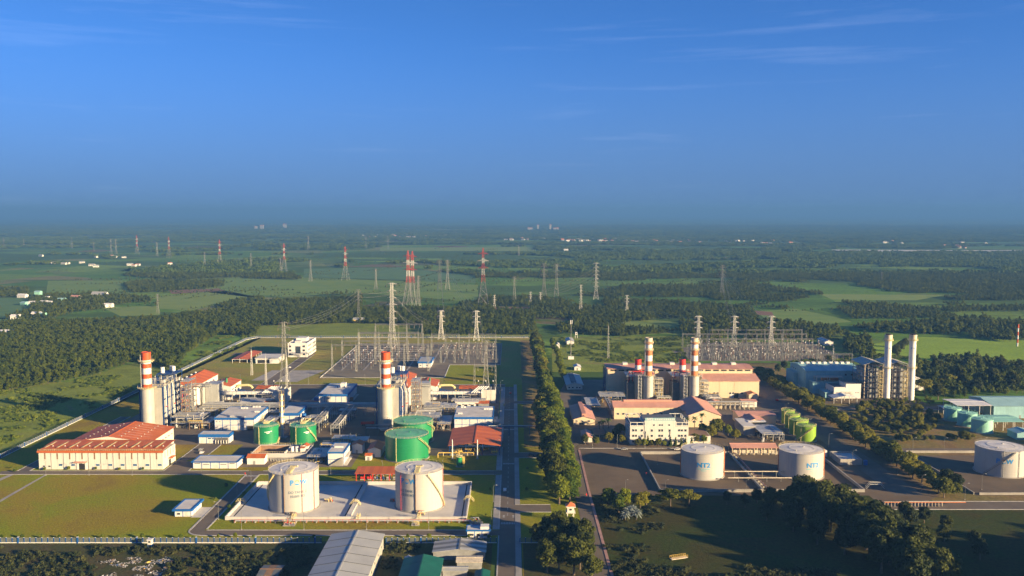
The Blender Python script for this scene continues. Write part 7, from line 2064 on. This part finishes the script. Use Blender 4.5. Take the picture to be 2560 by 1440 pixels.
# orchard and clipped shrubs too many to keep apart, and the saplings on the lawns
def tree_collection(key, src, n):
    ms = []
    for a in range(n):
        k = MB(); me = TREES[src][a][0]
        ms.append(me)
    kind_collection(key, ms); GN[key] = gn_group(key)
SCAT.update(orchard='leaf_olive', sapling='leaf_road')
tree_collection('orchard', 'olive', 4); tree_collection('sapling', 'small', 3)
pts = area_points([[(2140, 1018), (2230, 1012), (2330, 1040), (2360, 1075), (2300, 1092), (2200, 1085), (2130, 1050)], [(2230, 1092), (2330, 1098), (2430, 1092), (2440, 1106), (2250, 1108)]], 6.0, 77)
keep = nrs.rand(len(pts)) < .8
scatter('orchard', 'orchard', pts[keep], .4, .8, 'round olive-green orchard trees between the road row and pale green tanks', 'orchard')
pts = area_points([[(2165, 1003), (2330, 1000), (2340, 1010), (2180, 1014)]], 5.0, 78)
scatter('clipped_shrubs', 'sapling', pts[nrs.rand(len(pts)) < .7], .4, .8, 'low clipped shrubs on the lawn below the white chimneys', 'shrubs')
# large dark trees at the lower right
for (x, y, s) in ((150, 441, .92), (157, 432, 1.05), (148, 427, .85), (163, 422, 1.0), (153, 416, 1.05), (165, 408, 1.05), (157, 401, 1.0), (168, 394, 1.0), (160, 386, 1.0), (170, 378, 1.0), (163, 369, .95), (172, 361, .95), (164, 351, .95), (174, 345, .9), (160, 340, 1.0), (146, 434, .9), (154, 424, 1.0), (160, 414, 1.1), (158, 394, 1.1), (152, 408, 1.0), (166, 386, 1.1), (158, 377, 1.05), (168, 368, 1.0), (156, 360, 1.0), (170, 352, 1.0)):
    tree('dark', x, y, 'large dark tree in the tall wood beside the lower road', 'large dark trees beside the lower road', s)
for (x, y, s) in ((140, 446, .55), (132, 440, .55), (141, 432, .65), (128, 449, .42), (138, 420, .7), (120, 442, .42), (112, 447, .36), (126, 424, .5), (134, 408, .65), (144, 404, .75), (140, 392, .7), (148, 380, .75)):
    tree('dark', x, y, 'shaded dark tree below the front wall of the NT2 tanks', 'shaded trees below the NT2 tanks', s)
for (x, y, s, k_) in ((50, 446, .9, 'road'), (58, 441, .95, 'road'), (54, 434, .8, 'road'), (70, 447, .85, 'olive'), (66, 442, 1.2, 'olive')):
    tree(k_, x, y, 'rounded green tree at the near edge of the asphalt yard', 'green trees below the asphalt yard', s * .85)
for (x, y, s) in ((82, 444, .8), (92, 446, .8)): tree('spread', x, y, 'pale feathery spreading tree below the NT2 bund wall', 'feathery spreading trees', s)
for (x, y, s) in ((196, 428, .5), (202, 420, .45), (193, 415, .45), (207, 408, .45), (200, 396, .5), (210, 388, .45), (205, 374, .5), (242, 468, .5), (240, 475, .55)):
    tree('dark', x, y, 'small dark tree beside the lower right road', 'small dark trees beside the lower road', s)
for (x, y, s) in ((228, 352, 1.2), (240, 344, 1.2), (252, 338, 1.2), (264, 346, 1.2), (236, 330, 1.2), (276, 352, 1.2), (248, 322, 1.2), (290, 358, 1.15), (304, 366, 1.15), (318, 374, 1.15), (262, 330, 1.2), (282, 340, 1.2), (300, 350, 1.2), (220, 338, 1.2), (212, 326, 1.2), (226, 318, 1.2)):  # out of view, added to cast shade over the lower right corner
    tree('dark', x, y, 'unseen large dark tree added past the lower right road for shade', 'unseen shade trees added past the lower road', s)
# cream office garden
for (x, y, k_, s) in ((82, 562, 'olive', .6), (86, 561.5, 'small', 1.0), (91, 562, 'olive', .55), (95, 561, 'olive', .62), (99, 562, 'small', .9), (64, 571, 'olive', .75), (69, 576, 'dark', .4), (72, 568, 'olive', .7), (70, 585, 'dark', .42), (74, 592, 'olive', .8), (121, 570, 'olive', .7), (126, 568, 'small', 1.1), (134, 583, 'olive', 1.05), (140, 590, 'olive', 1.15), (147, 588, 'road', .62), (131, 593, 'olive', .9), (150, 580, 'olive', .8), (48, 566, 'dark', .36), (55, 565, 'olive', .7)):
    tree(k_, x, y, 'garden tree or bush growing round the cream office', 'garden trees of the cream office', s)
for (x, y) in ((103, 562), (106.5, 562), (110, 561.5), (113, 562), (117, 563), (88.5, 563)): tree('cypress', x, y, 'slim dark cypress against the cream office front', 'cypresses of the cream office', 1.0)
def palm(x, y, Hh, label, group, fan=False, s=1.0):
    r = empty('palm_tree', label, 'palm', (x, y, 0), rnd.uniform(0, 6), group)
    MB().cyl(0, 0, 0, Hh, .28, 'trunk', 7, .2).build('trunk', r)
    n = 15 if not fan else 26
    for i in range(n):
        a = i * 2.4; el = .95 - 1.35 * (i / n); mt = 'leaf_silver' if fan else 'leaf_palm'
        k = MB(); L_ = (2.9 if not fan else 2.2) * s; pts = []
        for j in range(6):
            t = j / 5; rr_ = L_ * t * cos(el * (1 - .3 * t)); zz_ = Hh + L_ * (t * sin(el) - .55 * t * t)
            pts.append((rr_ * cos(a), rr_ * sin(a), zz_, (.12 + .75 * sin(pi * min(1, t * .9 + .1))) * (.55 if not fan else (.14 + .5 * t)) * s))
        vs = []
        for (px_, py_, pz_, w_) in pts: vs += [(px_ - sin(a) * w_, py_ + cos(a) * w_, pz_ - w_ * .35), (px_, py_, pz_ + .05), (px_ + sin(a) * w_, py_ - cos(a) * w_, pz_ - w_ * .35)]
        fs = []
        for j in range(5): fs += [(3 * j, 3 * j + 1, 3 * j + 4, 3 * j + 3), (3 * j + 1, 3 * j + 2, 3 * j + 5, 3 * j + 4)]
        k.add(vs, fs, mt); k.build('frond', r)
    return r
for (x, y, hh) in ((122, 603, 8.5), (127.5, 604, 9), (133, 606, 11)): palm(x, y, hh, 'tall green palm in front of the pink-roofed workshop wing', 'palms by the workshop wing')
for (x, y, hh) in ((64, 607, 6), (68, 609, 6.5), (61, 604, 5.5)): palm(x, y, hh, 'dark palm between pink-roofed house and workshop', 'palms beside the pink-roofed house')
for (x, y, hh, s) in ((58, 427, 4.5, 1.5), (61.5, 425, 4.0, 1.5), (56, 424, 3.6, 1.3), (60, 429, 4.8, 1.4)): palm(x, y, hh, 'silvery fan palm in the shaded clump near the watchtower', 'silvery fan palms', True, s)
# young trees on the lawns and along the fence
yt = [(-238 + i * 9.1 + rnd.uniform(-2, 2), 399 + rnd.uniform(-1, 1)) for i in range(26)]
yt = [p for p in yt if not -86 < p[0] < -55] + [(-292, 505), (-298, 512), (-276, 508.6), (-262, 508.8), (-246, 508.8), (-232, 508.8), (-218, 508.8), (-145, 440), (-144, 462), (-157, 455), (-158, 475), (-12, 470), (-13, 430), (8, 470), (9, 510)]
scatter('saplings', 'sapling', np.array(yt), .3, .5, 'thin young saplings planted along the front fence and lawns', 'saplings')
for (px_, py_, s) in ((2310, 985, 1.0), (2345, 1000, .8), (2290, 955, .8), (2365, 968, .9), (2340, 935, .9), (2400, 960, .9), (2440, 985, .85), (2480, 960, .9), (2530, 975, .9), (2500, 930, .8), (2420, 925, .8), (2550, 940, .85)):
    x, y = G(px_, py_); tree('spread' if px_ in (2310, 2365) else 'dark', x, y, 'large tree among the woods right of the white chimneys', 'large trees right of the white chimneys', s * (.95 if px_ not in (2310, 2365) else 1.3))
for (px_, py_, s) in ((2240, 895, .8), (2252, 880, .7), (2262, 870, .7), (2070, 905, .5), (1945, 935, .45), (1960, 925, .45)):
    x, y = G(px_, py_); tree('dark', x, y, 'dark tree behind the turquoise power house and chimneys', 'dark trees behind the turquoise power house', s)

# ------------------------------------------------------------------ foreground outside the front fence
gw = empty('warehouse', 'long warehouse with ribbed pale grey roof outside the front fence', 'warehouse', (-81, 288, 0))
gable_walls(gw, 0, 23, 0, 98, 7, 8.8, 'y', 'casing'); gable_roof(gw, 0, 23, 0, 98, 7, 8.8, 'y', 11, 'grey_roof', 'grey_roof', .6)
for i in range(12):
    for sd in (0, 1):
        q = MB(); a, b = (-.6, 11.5) if sd == 0 else (23.6, 11.5)
        q.prism([(a, 6.98 + .12), (b, 8.8 + .22), (b, 8.8 + .3), (a, 7.18)], 'y', -.15, .15, 'dark_roof'); o = q.build('roof_rib', gw); o.location = (0, i * 9.02 - .6, .04)
windows_row(gw, [8 + i * 9 for i in range(10)], 23, 3.6, 1.6, 1.4, face='right')
hut('workshop', 'dark green gable-roofed workshop beside the long grey warehouse', -45.5, -29.5, 300, 363, 5, 6.8, 'y', 'grey_mid', 'green_roof', 'green_roof', n=8, cat='workshop')
hut('tin_shed', 'blue-grey corrugated tin roof shed right outside the fence', -34.5, -11.8, 374, 386, 3.6, 5.0, 'y', 'grey_mid', 'grey_roof', 'galv', n=5, cat='shed')
hut('tin_shed', 'pale beige-roofed shed below the corrugated tin shed', -23.5, -13, 364, 370.5, 3.2, 3.8, 'x', 'grey_mid', 'stack_cream', 'stack_cream', n=4, cat='shed')
hut('tin_shed', 'narrow grey-roofed lean-to beside the green workshop', -29, -18.8, 356, 360, 2.8, 3.2, 'x', 'grey_mid', 'grey_roof', 'grey_roof', n=4, cat='shed')
hut('tin_shed', 'small dark green shed at the roadside corner', -15, -9.5, 346, 356, 2.6, 3.4, 'y', 'grey_mid', 'green_roof', 'green_roof', n=3, cat='shed')
hut('tin_shed', 'rusty low shed roof in the scrub left of the grey warehouse', -105, -97, 352, 362, 2.4, 3.0, 'x', 'brown', 'dark_roof', 'brown', n=3, cat='shed')
hut('brick_kiosk', 'narrow brick kiosk in the bushes beside the grey warehouse', -46, -43.4, 366, 369, 3.4, 3.9, 'y', 'brown', 'grey_roof', 'grey_roof', n=2, cat='kiosk')
psheet('yard', [(-28, 335), (-10, 335), (-10, 372), (-28, 372)], .06, 'shade_darkened_earth')
# scattered rubbish
k = MB(); rr = random.Random(9)
poly = np.array([G(*p) for p in [(240, 1408), (300, 1396), (455, 1391), (440, 1400), (415, 1412), (420, 1440), (330, 1446), (230, 1446), (330, 1425)]])
n = 0
while n < 1000:
    x, y = rr.uniform(poly[:, 0].min(), poly[:, 0].max()), rr.uniform(poly[:, 1].min(), poly[:, 1].max())
    if not pip(np.array([x]), np.array([y]), poly)[0] or vnoise(np.array([x / 4]), np.array([y / 4]), 5)[0] < .48: continue
    n += 1; s = rr.uniform(.08, .38); z = rr.uniform(0, .5); m_ = rr.choice(('rubbish', 'rubbish', 'pale_concrete', 'grey_mid', 'brown', 'yellow' if rr.random() < .2 else 'rubbish', 'blue_trim' if rr.random() < .25 else 'stack_white', 'grey_dark'))
    a, b, c = (rr.uniform(-s, s) for _ in range(3))
    k.add([(x - s, y - s * .5, z), (x + s, y - s * .4 + a * .3, z + b * .4), (x + s * .7 + a * .4, y + s, z + .3 * s + c * .4), (x - s * .8, y + s * .7, z + .5 * s)], [(0, 1, 2), (0, 2, 3), (0, 3, 1)], m_)
o = k.build('rubbish_heap'); tag(o, 'scattered heap of white and coloured rubbish outside the front fence', 'rubbish', kind='stuff')
r = empty('tarpaulin', 'crumpled yellow tarpaulin on the rubbish heap', 'tarpaulin', (*G(370, 1408), 0))
k = MB(); vs = []; fs = []
for i in range(6):
    for j in range(6): vs.append(((i - 2.5) * .45, (j - 2.5) * .35, .35 + .5 * rr.random() * (1 - abs(i - 2.5) / 3)))
for i in range(5):
    for j in range(5): fs.append((i * 6 + j, i * 6 + 6 + j, i * 6 + 7 + j, i * 6 + 1 + j))
k.add(vs, fs, 'yellow'); k.build('sheet', r)
# small bridge-like steel frame on the shaded grass
lb = empty('walkway_frame', 'yellow-railed steel walkway section lying on the shaded grass', 'walkway', (*G(1697, 1396), 0), .35)
pbox('deck', lb, -4, 4, -1.0, 1.0, .1, .35, 'stack_cream')
for s in (-1.0, 1.0):
    k = MB(); k.bar((-4, s, 1.4), (4, s, 1.4), .06, 'yellow'); k.bar((-4, s, .85), (4, s, .85), .05, 'yellow')
    for i in range(9): k.bar((-4 + i, s, .2), (-4 + i, s, 1.4), .05, 'yellow')
    k.build('handrail', lb)

# ------------------------------------------------------------------ houses on the plain
def house(px_, py_, w, d, h, label, group, wall='stack_white', roof='stack_white', rz=0.0):
    x, y = G(px_, py_)
    r = empty('house', label, 'house', (x, y, 0), rz, group)
    gable_walls(r, -w / 2, w / 2, -d / 2, d / 2, h, h + w * .16, 'x', wall)
    k = MB(); ov = .5; s = w * .16 / (d / 2)
    for sg in (-1, 1): k.prism([(sg * (d / 2 + ov), h - ov * s), (0, h + w * .16), (0, h + w * .16 + .2), (sg * (d / 2 + ov), h - ov * s + .2)], 'x', -w / 2 - ov, w / 2 + ov, roof)
    k.build('roof', r); pbox('door', r, -.6, .6, -d / 2 - .06, -d / 2 + .03, .1, 2.2, 'grey_dark')
    for u in (-w * .35, w * .22): pbox('window', r, u, u + 1.4, -d / 2 - .06, -d / 2 + .03, 1.1, 2.3, 'dark_glass')
    return r
wl_ = [('stack_white', 'stack_white'), ('cream_wall', 'stack_white'), ('white_wall', 'grey_roof'), ('pale_teal', 'teal_roof'), ('cream_wall', 'pink_roof')]
for i, (px_, py_, w, lb) in enumerate(((57, 744, 16, 'white house with pale roof at the edge of the left hamlet'), (96, 740, 10, 'turquoise two-level house in the left hamlet'), (118, 749, 10, 'small white house below the turquoise one'), (62, 763, 10, 'grey-roofed house among the hamlet trees'), (82, 762, 11, 'white gabled house in the lower hamlet row'), (110, 761, 13, 'long white house in the lower hamlet row'), (124, 761, 8, 'tiny white house closing the lower hamlet row'),
                                       (250, 742, 30, 'long cream hall on the far side of the hamlet'), (155, 754, 12, 'low house with dull roof behind the hamlet trees'), (190, 748, 16, 'grey low house at the hamlet lane'), (272, 768, 13, 'white house at the corner of the pale field'), (262, 769, 8, 'little white shed beside the field corner house'), (92, 790, 12, 'small white house at the plantation edge'), (107, 791, 7, 'little shed beside the plantation edge house'), (40, 797, 12, 'white-roofed hut at the plantation edge'), (6, 838, 14, 'white hut roof inside the plantation'), (24, 837, 12, 'flat white hut inside the plantation'), (897, 806, 14, 'yellow-walled hut below the thin grey pylon'))):
    a, b = wl_[i % 5] if 'yellow' not in lb else ('yellow', 'grey_roof')
    if 'turquoise' in lb: a, b = 'pale_teal', 'teal_roof'
    if 'white' in lb: a, b = 'stack_white', 'stack_white'
    house(px_, py_, w, 9, 4.5 if 'two-level' not in lb else 8, lb, 'houses of the left hamlet', a, b, rnd.uniform(-.3, .3))
for (px_, py_) in ((103, 641), (135, 660), (160, 661), (170, 660), (240, 644), (278, 642), (287, 644), (335, 666), (325, 664), (345, 664), (425, 661), (240, 668), (230, 665), (310, 645), (205, 658)):
    a, b = rnd.choice((('cream_wall', 'concrete'), ('cream_wall', 'grey_roof'), ('white_wall', 'pink_roof'))); house(px_, py_, rnd.uniform(9, 17), 8, 4, 'small pale farmhouse scattered on the far left fields', 'scattered farmhouses', a, b, rnd.uniform(-.5, .5))
for (x0, x1, y0, y1, n) in ((890, 1150, 589, 595, 34), (1262, 1400, 597, 601, 16), (1400, 1540, 599, 605, 34), (1560, 1700, 603, 608, 26), (1700, 2000, 603, 612, 26), (2150, 2530, 605, 622, 16), (540, 620, 578, 581, 8)):
    for i in range(n):
        a, b = rnd.choice((('cream_wall', 'concrete'), ('concrete', 'pink_roof'), ('cream_wall', 'grey_roof'), ('white_wall', 'concrete'), ('concrete', 'stack_rust'))); house(rnd.uniform(x0, x1), rnd.uniform(y0, y1), rnd.uniform(8, 20), rnd.uniform(8, 13), rnd.uniform(3.5, 8), 'pale house in the long hazy village across the plain', 'houses of the hazy village', a, b, rnd.uniform(-.5, .5))
for (px_, py_, hh, w) in ((1325, 576, 22, 40), (1345, 575, 42, 16), (1376, 575, 45, 15), (1390, 576, 20, 45), (655, 573, 34, 26), (712, 571, 40, 26), (640, 574, 28, 20)):
    x, y = G(px_, py_); r = empty('tower_block', 'faint tower block dissolving in the far haze', 'tower block', (x, y, 0), 0, 'far tower blocks in the haze')
    pbox('wall', r, -w / 2, w / 2, -w / 2, w / 2, 0, hh, 'concrete'); pbox('roof', r, -w / 2 - 1, w / 2 + 1, -w / 2 - 1, w / 2 + 1, hh, hh + 3, 'stack_rust')
x, y = G(1415, 632); house(1415, 632, 16, 12, 12, 'lone bright white house in the middle of the dark woods', None, 'stack_white', 'stack_white')
x, y = G(2543, 866); c = empty('chimney', 'slim red and white striped mast beyond the bright field', 'mast', (x, y, 0))
for i in range(6): MB().cyl(0, 0, i * 4.2, i * 4.2 + 4.15, .9, 'stack_red' if i % 2 else 'stack_white', 10).build('band', c)

for (x, y, rz, col, lb) in ((-196, 545, 1.57, 'stack_white', 'white car parked on the drive beside the pump house'), (-199, 552, 1.57, 'grey_mid', 'grey car parked behind the white one on the drive'), (-3.9, 470, 1.57, 'stack_white', 'white car heading up the main road beside the bund'), (-60, 505.2, 0, 'grey_dark', 'dark car passing the pump shelter'), (72, 553, 0, 'grey_mid', 'grey car at the edge of the asphalt yard'), (212, 612, 1.57, 'stack_white', 'white car on the old plant road near the lime tanks'), (214, 700, 1.57, 'red_paint', 'red car far up the old plant road'), (-217, 850, 1.57, 'stack_white', 'white car on the office drive')):
    car(lb, x, y, rz, col)
lo = empty('lorry', 'white box lorry parked beside the process yard pipe rack', 'lorry', (-126, 628, .1), .2)
pbox('cargo_box', lo, 0, 6.4, -1.2, 1.2, 1.0, 3.6, 'stack_white'); pbox('cab', lo, 6.5, 8.4, -1.15, 1.15, .7, 2.9, 'blue_trim'); pbox('windscreen', lo, 8.4, 8.46, -1.0, 1.0, 1.8, 2.7, 'dark_glass'); pbox('chassis', lo, 0, 8.3, -.9, .9, .5, 1.0, 'grey_dark')
for u in (1.2, 2.4, 7.4):
    for s_ in (-1.15, .85): MB().hcyl((u, s_, .5), (u, s_ + .3, .5), .5, 'tyre', 12).build('wheel', lo)
for i in range(5):
    cn_ = empty('container', 'weathered steel container stored on the concrete yard', 'container', (-160 + i * 6.4, 700 + (i % 2) * 9, .1), 0, 'containers on the concrete yard')
    c_ = ('blue_trim', 'stack_rust', 'blue_trim', 'grey_mid', 'stack_rust')[i]
    pbox('body', cn_, 0, 5.8, 0, 2.4, .1, 2.6, c_)
    for j in range(8): pbox('rib', cn_, .25 + j * .7, .45 + j * .7, -.05, 0, .2, 2.5, c_)
    pbox('door', cn_, 5.8, 5.86, .1, 2.3, .2, 2.5, c_)
# ------------------------------------------------------------------ haze
hz = MB().box(-S - 50, S + 50, -1600, S + 50, -1.0, 240.0, 'concrete')
hz = hz.build('haze')
hm = bpy.data.materials.new('haze_air'); hm.use_nodes = True
hn, hl = hm.node_tree.nodes, hm.node_tree.links
hn.clear()
ho = hn.new('ShaderNodeOutputMaterial'); hv = hn.new('ShaderNodeVolumePrincipled')
hv.inputs['Color'].default_value = (0.088, 0.225, 0.50, 1)
hv.inputs['Density'].default_value = 1.5e-4
hv.inputs['Anisotropy'].default_value = 0.0
hl.new(hv.outputs['Volume'], ho.inputs['Volume'])
hz.data.materials.clear(); hz.data.materials.append(hm)
tag(hz, 'thin blue morning haze lying over the whole plain', 'haze', kind='stuff')
